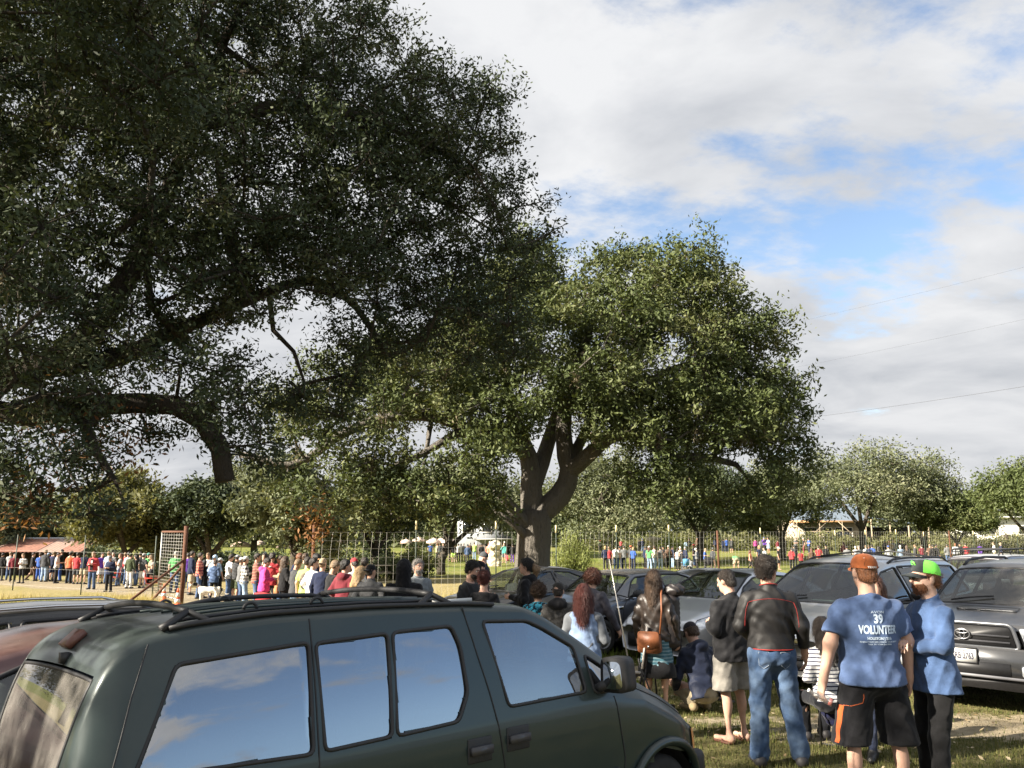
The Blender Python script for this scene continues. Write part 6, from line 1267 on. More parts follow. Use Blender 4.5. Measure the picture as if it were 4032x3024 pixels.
def trousers_mesh(f, h, kind='long', loose=.012, fold=.004, seed=2, waist=1.0, hemf=None):
    lo, hi = f.bounds(); v = Vol(lo, hi, h); M = f.T; F = f.fat; v.ell(f.t((0, -.012, .95)), (.165 * (.5 + .5 * F) + min(loose, .014), .118 * (.5 + .5 * F) + min(loose, .014), .15), M, .05); v.ell(f.hip + V3(0, -.02, -.05), (.15 * (.5 + .5 * F) + loose, .11 + loose, .10), None, .05)
    if kind == 'long': f.legsv(v, loose, .985, .04, loose + .018 + (hemf or 0))
    elif kind == 'slim': f.legsv(v, loose * .5, .985, .04, .008)
    elif kind == 'shorts':
        hz_ = 0
        for sg in (1, -1):
            hj, kn = f.leg[sg][:2]; e = hj + (kn - hj) * (hemf or .5) * 2; v.cap(hj + V3(sg * .012, 0, 0), hj + (kn - hj) * ((hemf or .5) * 2 + .25) + V3(sg * .02, -.01, 0), .088 + loose * .8, .098 + loose * 1.3, .03); hz_ += e[2] / 2
        v.folds(fold, seed, 1.1); fold = 0; v.cut((0, 0, hz_), (0, 0, -1))
    elif kind == 'skirt':
        k = (f.leg[1][1] + f.leg[-1][1]) / 2; v.cap(f.hip + V3(0, 0, 0), k + V3(0, 0, hemf or 0), .15, .20, .05); v.cap(f.hip + V3(.05, 0, 0), k + V3(.08, 0, hemf or 0), .13, .14, .05); v.cap(f.hip + V3(-.05, 0, 0), k + V3(-.08, 0, hemf or 0), .13, .14, .05); v.cut(k + V3(0, 0, (hemf or 0)), (0, 0, -1))
    v.cut(f.t((0, 0, waist)), f.T @ V3(0, 0, 1))
    if fold: v.folds(fold, seed, 1.1)
    return v.mesh('trousers')
def shoe_mesh(f, h, g=.010, sg=1):
    a, t = f.leg[sg][2], f.toe[sg]; lo = np.minimum(a, t) - .13; hi = np.maximum(a, t) + .13; lo[2] = max(lo[2], -.03); v = Vol(lo, hi, h); f.feet(v, g, .03, (sg,)); v.cut((0, 0, .004 if min(f.toe[1][2], f.toe[-1][2]) < .12 else -9), (0, 0, -1)); return v.mesh('shoe')
def hair_mesh(f, h, kind='short', vol=.012, seed=3, fold=.003, capped=False):
    M = f.HR; c = f.hp((0, -.03, 1.60)); R_ = .5 if kind == 'long' else .24; v = Vol(c - (.26, .26, R_), c + (.26, .26, .26), h); back = M @ V3(0, 1, 0)
    v.ell(f.hp((0, -.012, 1.672)), (.076 + vol, .094 + vol, .090 + vol), M, .02)
    if kind in ('short', 'buzz'): v.ell(f.hp((0, -.05, 1.61)), (.066 + vol * .6, .06, .06), M, .02); v.cut(f.hp((0, .045, 1.675)), M @ V3(0, .80, -.60)); v.cut(f.hp((0, -.06, 1.575)), M @ V3(0, .2, -1)); v.ell(f.hp((0, .07, 1.61)), (.072, .06, .07), M, 0, True)
    elif kind == 'long':
        v.cap(f.hp((0, -.05, 1.62)), f.hp((0, -.085, 1.36)), .085 + vol, .075, .04); v.cap(f.hp((.05, -.03, 1.62)), f.hp((.07, -.05, 1.38)), .05 + vol, .05, .03); v.cap(f.hp((-.05, -.03, 1.62)), f.hp((-.07, -.05, 1.38)), .05 + vol, .05, .03); v.ell(f.hp((0, .085, 1.61)), (.066, .075, .10), M, 0, True)
    elif kind == 'bob':
        v.cap(f.hp((0, -.05, 1.63)), f.hp((0, -.06, 1.54)), .085 + vol, .08, .04); v.ell(f.hp((0, .085, 1.60)), (.068, .075, .095), M, 0, True)
    elif kind == 'curly': v.ell(f.hp((0, -.04, 1.66)), (.10 + vol, .10 + vol, .10 + vol), M, .03); v.ell(f.hp((0, .10, 1.60)), (.07, .08, .095), M, 0, True)
    elif kind == 'bun': v.cut(f.hp((0, .03, 1.66)), M @ V3(0, .8, -.6)); v.ell(f.hp((0, -.10, 1.70)), (.055 + vol, .05 + vol, .055 + vol), M, .015)
    elif kind == 'pony': v.cut(f.hp((0, .035, 1.66)), M @ V3(0, .8, -.6)); v.cap(f.hp((0, -.11, 1.66)), f.hp((0, -.16, 1.58)), .05, .062, .02); v.cap(f.hp((0, -.16, 1.58)), f.hp((0, -.15, 1.50)), .06, .03, .02)
    elif kind == 'hood': v.ell(f.hp((0, -.02, 1.66)), (.105, .125, .13), M, .03); v.cap(f.hp((0, -.05, 1.62)), f.t((0, -.04, 1.44)), .10, .11, .04); v.ell(f.hp((0, .10, 1.61)), (.066, .10, .088), M, 0, True)
    elif kind == 'beanie': v.d[:] = 9; v.ell(f.hp((0, -.012, 1.69)), (.086, .106, .10), M, .02); v.cut(f.hp((0, 0, 1.675)), M @ V3(0, .1, -1))
    elif kind == 'beard': v.d[:] = 9; v.ell(f.hp((0, .038, 1.580)), (.0635, .0655, .060), M, .02); v.ell(f.hp((0, .062, 1.548)), (.036, .032, .034), M, .02); v.cut(f.hp((0, .05, 1.602)), M @ V3(0, .25, 1)); v.ell(f.hp((0, .118, 1.598)), (.024, .03, .012), M, 0, True)
    if fold: v.folds(fold, seed, 2.2)
    if capped: v.cut(f.hp((0, 0, 1.688)), M @ V3(0, -.1, 1)); v.ell(f.hp((0, 0, 1.69)), (.074, .094, .085), M, 0, True)
    return v.mesh('hair')
def cap_meshes(f, turn=0., grow=1.0):
    "baseball cap: dome and curved peak; turn = pi for a cap worn backwards"
    M = f.HR @ Rz(turn); c = f.hp((0, -.006, 1.683)); V, F = [], []; n, m = 24, 8
    for i in range(m + 1):
        a = (math.pi / 2) * i / m
        for j in range(n):
            b = 2 * math.pi * j / n; lip = -.012 if i == 0 else 0; V.append(c + M @ V3(.083 * grow * math.cos(b) * math.cos(a) ** .8, .103 * grow * math.sin(b) * math.cos(a) ** .8, .088 * math.sin(a) + lip))
    F = [(i * n + j, i * n + (j + 1) % n, (i + 1) * n + (j + 1) % n, (i + 1) * n + j) for i in range(m) for j in range(n)]
    dome = mesh_np('cap', V, F, True); V2, F2 = [], []
    for k, z in ((0, 0), (1, -.007)):
        for i in range(9):
            b = math.pi * (.12 + .76 * i / 8); e = (.083 * math.cos(b), .100 * math.sin(b))
            for j in range(4):
                t = j / 3; x = e[0] * (1 - .12 * t); y = e[1] + t * .082 * math.sin(math.pi * i / 8) ** .5; V2.append(c + M @ V3(x * grow, y * grow, z - .004 - .022 * (x / .08) ** 2 - .016 * t))
    for k in (0, 1):
        for i in range(8):
            for j in range(3): q = (k * 36 + i * 4 + j, k * 36 + i * 4 + j + 1, k * 36 + (i + 1) * 4 + j + 1, k * 36 + (i + 1) * 4 + j); F2.append(q if k else q[::-1])
    F2 += [(i * 4 + 3, (i + 1) * 4 + 3, 36 + (i + 1) * 4 + 3, 36 + i * 4 + 3) for i in range(8)]
    return dome, mesh_np('peak', V2, F2, True)
SKINS = [(.56, .34, .25), (.50, .29, .20), (.62, .40, .31), (.36, .20, .13), (.22, .12, .075)]
def skin(i):
    nm = 'skin_%d' % i
    if nm in MATS: return MATS[nm]
    m, nt, p, o = bsdf(nm); t = tex(nt, 18, 5); c = SKINS[i]; nt.links.new(ramp(nt, t.outputs['Fac'], [(.3, tuple(v * .88 for v in c)), (.7, tuple(min(1, v * 1.08) for v in c))]), p.inputs['Base Color']); p.inputs['Roughness'].default_value = .7; p.inputs['Subsurface Weight'].default_value = .08; p.inputs['Subsurface Radius'].default_value = (.01, .004, .002); MATS[nm] = m; return m
HAIRC = {'black': (.012, .010, .009), 'dark': (.025, .017, .012), 'brown': (.07, .04, .022), 'ginger': (.17, .065, .025), 'red': (.085, .017, .011), 'blond': (.34, .22, .10), 'grey': (.28, .26, .24), 'white': (.6, .58, .54), 'auburn': (.09, .03, .016), 'light': (.2, .13, .07)}
def hairm(n):
    k = 'hair_' + n
    if k in MATS: return MATS[k]
    m, nt, p, o = bsdf(k); c = HAIRC[n]; t = tex(nt, 60, 4, .6, sc3=(3, 3, .35)); nt.links.new(ramp(nt, t.outputs['Fac'], [(.35, tuple(v * .5 for v in c)), (.7, tuple(min(1, v * 1.6) for v in c))]), p.inputs['Base Color']); p.inputs['Roughness'].default_value = .45; bump(nt, p, t.outputs['Fac'], .8, .02); MATS[k] = m; return m
_cl = {}
def fab(col, pattern=None, col2=None, scale=1., rough=.9):
    key = (col, pattern, col2, scale, rough)
    if key not in _cl: _cl[key] = cloth('cloth_%d' % len(_cl), col, col2, pattern, scale, rough)
    return _cl[key]
SHOE = plain('dark_shoe', (.03, .028, .03), .6); SHOEW = plain('white_sole', (.5, .5, .5), .6)
def person_root(label, x, y, face, height, group=None, z=None):
    "face: compass the person looks toward, degrees, 0 = +x, 90 = away from the camera"
    o = empty('person', (x, y, gz(x, y) if z is None else z), R(face - 90), height / 1.75); tag(o, label, 'person', group); return o
def clamp_face(): pass
def strands(o, mat, n, kind):
    "loose hair ends over a hair mesh"
    me = o.data; rg = np.random.default_rng(len(me.vertices)); m = len(me.vertices); C = np.empty(m * 3, np.float32); me.vertices.foreach_get('co', C); C = C.reshape(-1, 3); Nn = np.empty(m * 3, np.float32); me.vertices.foreach_get('normal', Nn); Nn = Nn.reshape(-1, 3)
    i = rg.integers(0, m, n); P, N_ = C[i] + rg.normal(size=(n, 3)) * .003, Nn[i]; L = {'long': .085, 'bob': .05, 'curly': .035, 'beard': .009, 'buzz': .008}.get(kind, .022) * rg.uniform(.5, 1.2, n); dn = np.array([0, 0, -1.]) * (1.6 if kind in ('long', 'bob') else .5)
    d = N_ * (.25 if kind in ('long', 'bob') else .6) + dn + rg.normal(size=(n, 3)) * (.18 if kind == 'long' else .5); d -= N_ * np.minimum(0, np.sum(d * N_, 1))[:, None]; d /= np.linalg.norm(d, axis=1)[:, None] + 1e-9
    w = np.cross(d, N_); w /= np.linalg.norm(w, axis=1)[:, None] + 1e-9; w *= .0022; e = P + d * L[:, None] + N_ * .004
    V = np.stack([P - w, P + w, e], 1).reshape(-1, 3); s = obj('hair_strands', mesh_np('hair_strands', V, np.arange(3 * n).reshape(n, 3)), mat, o); tag(s, kind='stuff')
def near_person(label, x, y, face, height, f, h=.013, skin_i=0, shirt=None, legs=None, hair=None, cap=None, beard=None, shoes=True, fine=True, eyes=False, group='people standing among the cars', handpn=(None, None), curl=(.45, .45), z=None, shoe_mat=None):
    r = person_root(label, x, y, face, height, group, z); obj('body', body_mesh(f, h, fine, handpn, curl), skin(skin_i), r); out = {'root': r, 'fig': f}
    if shirt: m, kw = shirt; nm = kw.pop('name', 'shirt'); out['shirt'] = obj(nm, shirt_mesh(f, h, **kw), m, r)
    if legs: m, kw = legs; nm = kw.pop('name', 'trousers'); out['legs'] = obj(nm, trousers_mesh(f, h, **kw), m, r)
    if hair: c, kw = hair; kw.setdefault('capped', bool(cap)); mm = hairm(c) if isinstance(c, str) else c; out['hair'] = obj(kw.pop('name', 'hair'), hair_mesh(f, min(h, .011), **kw), mm, r)
    if hair and isinstance(hair[0], str): strands(out['hair'], hairm(hair[0]), 900 if kw.get('capped') else 2600, kw.get('kind', 'short'))
    if beard: b_ = obj('beard', hair_mesh(f, min(h, .009), 'beard', fold=.002), hairm(beard), r); strands(b_, hairm(beard), 900, 'beard')
    if shoes:
        for sg in (1, -1): obj('shoe', shoe_mesh(f, h, .010, sg), shoe_mat or SHOE, r)
    if cap:
        m1, m2, turn = cap; d, p = cap_meshes(f, turn); o = obj('cap', d, m1, r); obj('peak', p, m2, o); out['cap'] = o
    if eyes:
        for sg in (1, -1):
            MB().lathe([(.0, -.011), (.009, -.006), (.011, 0), (.009, .006), (0, .011)], c=f.hp((sg * .031, .082, 1.648)), n=10).build('eye', plain('eye_white', (.7, .68, .64), .2), r, True)
            MB().lathe([(.0, -.0055), (.0055, 0), (0, .0055)], c=f.hp((sg * .031, .0915, 1.648)), n=8).build('iris', plain('iris_dark', (.03, .02, .015), .1), r, True)
            MB().tube([f.hp((sg * .014, .101, 1.668)), f.hp((sg * .032, .099, 1.674)), f.hp((sg * .050, .088, 1.668))], [.004, .005, .003], 5).build('eyebrow', hairm(hair[0] if hair and isinstance(hair[0], str) else 'brown'), r)
        MB().tube([f.hp((-.024, .091, 1.576)), f.hp((0, .0985, 1.578)), f.hp((.024, .091, 1.576))], [.003, .0055, .003], 6).build('lips', plain('lips', (.36, .13, .11), .5), r)
    return out
# ------------------------------------------------------------------ the people near the camera
def project_print(me, shirt, M):
    "lay flat lettering on the shirt: each vertex is dropped along local +y onto the cloth"
    from mathutils.bvhtree import BVHTree
    bv = BVHTree.FromPolygons([v.co for v in shirt.data.vertices], [p.vertices for p in shirt.data.polygons])
    bm = bmesh.new(); bm.from_mesh(me); bm.transform(M); bmesh.ops.triangulate(bm, faces=bm.faces)
    for _ in range(2):
        es = [e for e in bm.edges if e.calc_length() > .02]
        if es: bmesh.ops.subdivide_edges(bm, edges=es, cuts=1)
    for v in bm.verts:
        h = bv.ray_cast(Vector((v.co.x, -1.0, v.co.z)), Vector((0, 1, 0)))
        if h[0] is not None: v.co.y = h[0].y - .0035
    bm.to_mesh(me); bm.free(); return me
TEE = fab((.080, .125, .245), None); BLKF = fab((.010, .010, .012)); KHA = fab((.30, .25, .17)); JEAN = fab((.045, .085, .17), 'denim', (.20, .28, .40)); JEAND = fab((.018, .026, .055), 'denim'); LJEAN = fab((.16, .22, .32), 'denim'); GREYF = fab((.11, .11, .115)); NAVY = fab((.012, .018, .045))
def tee_man():
    f = Fig(((.27, .0, 1.16), (.29, .05, .91)), ((.29, -.02, 1.15), (.34, .02, .90)), 'wide', fat=1.16, sh=1.12, head=-.05)
    P = near_person('man in blue volunteer t-shirt and orange cap, seen from behind', 2.80, 6.72, 92, 1.93, f, .0105, 0, (TEE, dict(sleeve='short', hem=.875, loose=.030, fold=.0048, seed=4, flare=.022, neck=1.48, waist=.8)), (BLKF, dict(kind='shorts', loose=.03, hemf=.53, fold=.004, waist=.90, name='shorts')), ('ginger', dict(kind='buzz', vol=.004, fold=.001, capped=True)), None, shoes=True, curl=(.4, .5))
    r = P['root']; sh = P['shirt']; WP = plain('shirt_print', (.55, .66, .80), .9, 0, .12, 60)
    for (t, z, sz, sx, b) in (('AVON', 1.372, .026, 1.25, .0), ('39', 1.325, .082, .80, .003), ('VOLUNTEER', 1.252, .078, .62, .003), ('HOUSTON | 2016', 1.195, .026, .85, .0012), ('KNOW YOUR RISK | KNOW YOUR BODY', 1.172, .0125, 1.15, .0004), ('TALK TO YOUR DOCTOR', 1.156, .0125, 1.15, .0004)):
        me = text_mesh(t, sz, sx, 0, b); M = Matrix.Translation((.012, 0, z)) @ Matrix.Rotation(math.pi / 2, 4, 'X'); o = obj('shirt_print', project_print(me, sh, M), WP, sh)
    ORG = fab((.36, .105, .035)); M_ = f.HR; c = f.hp((0, -.006, 1.683)); d, p = cap_meshes(f, 0., 1.06); co = obj('cap', d, ORG, r); obj('peak', p, ORG, co)
    # strap opening at the back of the cap, strap and lettering
    V = [f.hp((0, -.006, 1.683)) + M_ @ V3(.050 * math.cos(a), -(.106 * math.sqrt(max(0, 1 - (.050 * math.cos(a) / .09) ** 2 - (max(0, .008 + .048 * math.sin(a)) / .095) ** 2)) + .006), .000 + .052 * math.sin(a)) for a in np.linspace(0, math.pi, 16)]
    obj('cap_opening', mesh_np('cap_opening', V, [tuple(range(16))]), hairm('ginger'), co)
    st = [f.hp((0, -.006, 1.683)) + M_ @ V3(.056 * t, -.113 * math.sqrt(1 - (.62 * t) ** 2) - .003, -.004) for t in np.linspace(-1, 1, 11)]
    mb = MB(); V = [tuple(q + M_ @ V3(0, 0, s)) for q in st for s in (-.009, .009)]; mb.add(V, [(2 * i, 2 * i + 2, 2 * i + 3, 2 * i + 1) for i in range(10)]); mb.build('strap', ORG, co)
    me = text_mesh('TEXAS', .018, 1.25, 0, .0006)
    for v in me.vertices: x = v.co.x; q = f.hp((0, -.006, 1.683)) + M_ @ V3(x, -.113 * math.sqrt(max(0, 1 - (.62 * x / .056) ** 2)) - .0055, -.0045 + v.co.y); v.co = q
    obj('strap_lettering', me, plain('white_thread', (.8, .8, .78), .8), co)
    for x in (-.042, .042): q = f.hp((x, -.094, 1.742)); MB().lathe([(0, -.004), (.0045, 0), (0, .004)], c=q, n=8).build('eyelet', plain('white_thread', (.8, .8, .78)), co)
    # orange side panel of the shorts
    OR2 = fab((.46, .10, .03)); from mathutils.bvhtree import BVHTree; lg = P['legs']; bv = BVHTree.FromPolygons([v.co for v in lg.data.vertices], [q.vertices for q in lg.data.polygons])
    V = []; zs = np.linspace(.47, .74, 12)
    for z in zs:
        for y in np.linspace(-.005, .035, 5): h = bv.ray_cast(Vector((-1, y - .05, z)), Vector((1, 0, 0))); V.append(tuple((h[0] if h[0] is not None else Vector((-.25, y, z))) - Vector((.004, 0, 0))))
    obj('side_stripe', mesh_np('side_stripe', V, [(i * 5 + j, i * 5 + j + 1, (i + 1) * 5 + j + 1, (i + 1) * 5 + j) for i in range(11) for j in range(4)], True), OR2, lg)
    pts = []
    for (x, z) in ((-.115, .94), (-.118, .80), (-.13, .765), (-.20, .742), (-.24, .74)): h = bv.ray_cast(Vector((x, -1, z)), Vector((0, 1, 0))); pts.append((h[0] if h[0] is not None else Vector((x, -.1, z))) - Vector((0, .002, 0)))
    MB().tube(pts, .0028, 4).build('pocket_piping', OR2, lg)
    return P
def bottle(label, M, s=1.0, liquid=True, cap=True, capcol=None):
    o = empty('plastic_bottle', (0, 0, 0)); o.matrix_world = M; tag(o, label, 'bottle'); PL = glass('clear_plastic', (.92, .93, .93), .12, .82, .16)
    prof = [(.0, 0), (.028, 0), (.032, .008), (.032, .05), (.029, .058), (.032, .066), (.032, .115), (.026, .14), (.013, .165), (.012, .19)]
    MB().lathe([(r * s, z * s) for r, z in prof], n=18).build('shell', PL, o, True)
    if liquid: MB().lathe([(0, .004), (.027 * s, .004), (.029 * s, .010), (.029 * s, .03 * s), (0, .03 * s)], n=16).build('drink', plain('pink_drink', (.45, .12, .10), .2), o)
    if cap: MB().lathe([(0.0135 * s, .178 * s), (.0135 * s, .196 * s), (0, .198 * s)], n=14).build('bottle_cap', capcol or plain('white_cap', (.75, .75, .74), .5), o)
    return o
P1 = tee_man(); bpy.context.view_layer.update()
def hand_world(P, sg, along=.075, off=(0, 0, 0)):
    f = P['fig']; a, e, w = f.arm[sg]; d = (w - e) / np.linalg.norm(w - e); return P['root'].matrix_basis @ Vector(w + d * along + np.array(off)), (P['root'].matrix_basis.to_3x3() @ Vector(d)).normalized()
c, d = hand_world(P1, -1, .10); ax = Vector((.72, -.35, -.38)).normalized(); bottle('clear plastic bottle with pink drink held low by the man in blue', Matrix.Translation(c - ax * .05 + Vector((.01, -.035, -.03))) @ ax.to_track_quat('Z', 'Y').to_matrix().to_4x4() @ Matrix.Rotation(math.pi, 4, 'X') @ Matrix.Translation((0, 0, -.12)), 1.0)
def denim_man():
    f = Fig(((.255, .07, 1.17), (-.02, .235, 1.19)), ((.255, .06, 1.18), (-.03, .215, 1.13)), 'ease', fat=1.05, sh=1.06, head=0.05, nod=-.02)
    DEN = fab((.060, .105, .215), None, None, 1., .85)
    P = near_person('bearded man in blue denim shirt and neon green cap, arms folded, facing left', 3.33, 6.82, 186, 1.86, f, .0095, 2, (DEN, dict(sleeve='long', hem=.83, loose=.024, fold=.0045, seed=9, flare=.016, waist=.8, neck=1.49, collar=True)), (fab((.010, .010, .011)), dict(kind='long', loose=.012, fold=.003, seed=5)), ('ginger', dict(kind='short', vol=.006, fold=.002, capped=True)), None, 'ginger', eyes=True, handpn=((0, 0, -1), (0, 0, -1)), curl=(.7, .7))
    r = P['root']; M_ = f.HR; DKG = fab((.035, .042, .045)); NEO = plain('neon_mesh', (.22, .86, .10), .7, 0, .08, 120, .3)
    n, m = 28, 9; c = f.hp((0, -.010, 1.690)); T = Rx(.16)
    for nm, mat, lo, hi in (('cap_front', DKG, .62, math.pi - .62), ('cap_mesh_back', NEO, math.pi - .62, 2 * math.pi + .62)):
        V = []
        for i in range(m + 1):
            a = math.pi / 2 * i / m
            for j in range(15): b = lo + (hi - lo) * j / 14 + .0; V.append(tuple(c + M_ @ T @ V3(.086 * math.cos(b) * math.cos(a) ** .62, (.108 * math.sin(b) + .012 * math.sin(a)) * math.cos(a) ** .55, .100 * math.sin(a) - .016)))
        o = obj('cap' if lo < 1 else nm, mesh_np(nm, V, [(i * 15 + j, i * 15 + j + 1, (i + 1) * 15 + j + 1, (i + 1) * 15 + j) for i in range(m) for j in range(14)], True), mat, r if lo < 1 else capo)
        if lo < 1: capo = o
    _, pk = cap_meshes(f, 0., 1.05); po = obj('peak', pk, DKG, capo)
    hexa = [(.024 * math.cos(a), .026 * math.sin(a)) for a in np.linspace(math.pi / 6, math.pi / 6 + 2 * math.pi, 7)[:-1]]; q = c + M_ @ T @ V3(0, .103, .040); B = np.stack([M_ @ V3(-1, 0, 0), M_ @ V3(0, .45, .9), M_ @ V3(0, .9, -.45)], 1)
    mb = MB(); mb.tube([q + B @ V3(x * 1.25, y, .004) for x, y in hexa], .0022, 5, closed=True); mb.tube([q + B @ V3(x * .8, y * .5, .005) for x, y in hexa], .004, 5, closed=True); mb.build('cap_patch', NEO, capo)
    g = MB()
    for sg in (1, -1): g.prism(rpoly([(-.024, -.018), (.022, -.020), (.026, .014), (-.024, .016)], .012), .003, Matrix(((1, 0, 0, 0), (0, 1, 0, 0), (0, 0, 1, 0), (0, 0, 0, 1))))
    gb = MB()
    for sg in (1, -1):
        cc = f.hp((sg * .034, .108, 1.648)); B2 = np.stack([M_ @ V3(1, -.25 * sg, 0), M_ @ V3(0, .05, 1), M_ @ V3(.25 * sg, 1, 0)], 1); pl = rpoly([(-.025, -.022), (.022, -.024), (.027, .014), (-.026, .014)], .013); gb.add([tuple(cc + B2 @ V3(x, y, 0)) for x, y in pl] + [tuple(cc + B2 @ V3(x, y, -.003)) for x, y in pl], [tuple(range(len(pl))), tuple(range(2 * len(pl) - 1, len(pl) - 1, -1))])
    so = gb.build('sunglasses', plain('dark_lens', (.03, .015, .01), .05), r); fr_ = MB()
    for sg in (1, -1): fr_.tube([f.hp((sg * .060, .098, 1.655)), f.hp((sg * .078, .05, 1.655)), f.hp((sg * .082, -.01, 1.648))], .002, 5)
    fr_.tube([f.hp((-.012, .112, 1.658)), f.hp((.012, .112, 1.658))], .0025, 5); fr_.build('glasses_frame', BLK, so)
    MB().box(f.t((-.155, -.10, .93)), (.010, .006, .022)).build('red_tab', plain('red_tab', (.5, .03, .02), .7), P['shirt'])
    return P
P2 = denim_man(); c, d = hand_world(P2, 1, .06); bottle('small bottle with white top in the bearded man\'s hand', Matrix.Translation(c + Vector((-.05, -.02, .0))) @ Vector((.35, -.1, .93)).to_track_quat('Z', 'Y').to_matrix().to_4x4() @ Matrix.Translation((0, 0, -.1)), .9, True)
def jacket_man():
    f = Fig(((.265, -.03, 1.16), (.30, .07, .92)), ((.255, .0, 1.16), (.14, .19, 1.03)), (((.14, .03, .50), (.20, .0, .09)), ((-.12, .01, .50), (-.15, -.03, .09))), fat=1.04, sh=1.08, head=.75, nod=0)
    LEA = plain('black_leather', (.011, .010, .010), .62, 0, .15, 40, .15)
    P = near_person('man in black jacket with red piping and blue jeans, back turned', 2.44, 8.08, 84, 1.87, f, .0105, 1, (LEA, dict(sleeve='long', hem=.965, waist=.7, loose=.032, fold=.0042, seed=14, neck=1.50, collar=True, name='jacket')), (JEAN, dict(kind='long', loose=.027, fold=.005, seed=6, waist=1.0)), ('dark', dict(kind='short', vol=.016, fold=.002)), None, eyes=True)
    RED = plain('red_piping', (.42, .035, .03), .6); r = P['root']; from mathutils.bvhtree import BVHTree; s = P['shirt']; bv = BVHTree.FromPolygons([v.co for v in s.data.vertices], [q.vertices for q in s.data.polygons])
    def on(x, z): h = bv.ray_cast(Vector((x, -1, z)), Vector((0, 1, 0))); return (h[0] if h[0] is not None else Vector((x, -.12, z))) - Vector((0, .002, 0))
    MB().tube([on(x, 1.40 - .9 * x * x) for x in np.linspace(-.19, .19, 21)], .0020, 5).build('yoke_piping', RED, s)
    for sg in (1, -1): MB().tube([on(sg * x, z) for x, z in ((.195, 1.365), (.215, 1.31), (.225, 1.24), (.228, 1.17), (.222, 1.12))], .0018, 5).build('sleeve_piping', RED, s)
    MB().tube([on(x, .972) for x in np.linspace(-.17, .17, 15)], .0045, 5).build('hem_piping', RED, s)
    a = [f.t((.077 * math.cos(t), -.020 + .077 * math.sin(t), 1.507 - .02 * math.sin(t))) for t in np.linspace(math.pi * .9, math.pi * 2.1, 14)]; MB().tube(a, .0035, 5).build('collar_piping', RED, s)
    lg = P['legs']; bv2 = BVHTree.FromPolygons([v.co for v in lg.data.vertices], [q.vertices for q in lg.data.polygons]); TH = plain('seam_thread', (.33, .38, .45), .8)
    for sg in (1, -1):
        pts = []
        for x, z in ((.05, .955), (.135, .95), (.13, .84), (.09, .81), (.055, .84), (.05, .955)): h = bv2.ray_cast(Vector((sg * x, -1, z)), Vector((0, 1, 0))); pts.append((h[0] if h[0] is not None else Vector((sg * x, -.12, z))) - Vector((0, .002, 0)))
        MB().tube(pts, .0025, 4).build('pocket_seam', TH, lg)
    return P
jacket_man()
near_person('man in black jacket, grey shorts and flip-flops beside the jeans man', 2.28, 8.92, 118, 1.70, Fig('front', 'front', (((.10, .02, .50), (.11, -.02, .09)), ((-.10, .01, .50), (-.11, -.03, .09))), fat=1.16, sh=1.08, nod=.25, head=-.25), .0125, 0, (fab((.012, .012, .014), None, None, 1., .7), dict(sleeve='long', hem=.82, loose=.034, fold=.005, seed=21, neck=1.50, collar=True, name='jacket')), (fab((.25, .235, .21)), dict(kind='shorts', loose=.03, hemf=.47, fold=.004, waist=.88, name='shorts')), ('dark', dict(kind='buzz', vol=.006, fold=.0015)), None, shoes=False)
def flipflops():
    r = [o for o in bpy.data.objects if o.get('label', '').startswith('man in black jacket, grey shorts')][0]; BR = plain('brown_strap', (.10, .035, .02), .7)
    for sg in (1, -1):
        t = V3(sg * .145, .14, .0); o = MB().prism(rpoly([(sg * .115 - .045, -.09), (sg * .115 + .045, -.09), (sg * .135 + .05, .10), (sg * .15, .19), (sg * .135 - .045, .12)], .04), .018, Matrix.Identity(4)).build('flip_flop', BR, r); MB().tube([(sg * .115 - .045, .0, .015), (sg * .13, .10, .062), (sg * .115 + .05, .0, .015)], .011, 5).build('strap', BR, o)
flipflops()
# crouching man with the cap, and the child beside him
CR = (((.16, .30, .42), (.13, .04, .10)), ((-.14, .36, .30), (-.13, -.06, .12)))
near_person('crouching man in navy hooded jacket and dark cap', 2.24, 10.45, 112, 1.72, Fig('knee', 'knee', CR, lean=.30, hipz=-.68, hipy=-.14, nod=.25, sh=1.0), .0135, 0, (fab((.010, .015, .035), None, None, 1., .6), dict(sleeve='long', hem=.85, loose=.036, fold=.006, seed=31, neck=1.50, hood=True, name='jacket')), (KHA, dict(kind='long', loose=.016, fold=.004)), ('brown', dict(kind='short', vol=.012)), (fab((.035, .03, .035)), fab((.03, .025, .03)), 0.), shoe_mat=plain('tan_shoe', (.30, .23, .13), .8), fine=False)
CHILD = (((.12, .16, .50), (.12, .06, .09)), ((-.12, .10, .50), (-.14, .10, .09)))
near_person('small child in lavender behind the crouching man', 2.62, 10.9, 20, .98, Fig('reach', 'drop', CHILD, lean=.5, hipz=-.06, nod=.3), .016, 2, (fab((.36, .33, .5)), dict(sleeve='long', hem=.86, loose=.03, fold=.004)), (fab((.16, .14, .2), 'floral', (.4, .35, .45)), dict(kind='long', loose=.012)), ('light', dict(kind='bob')), None, fine=False, group=None)
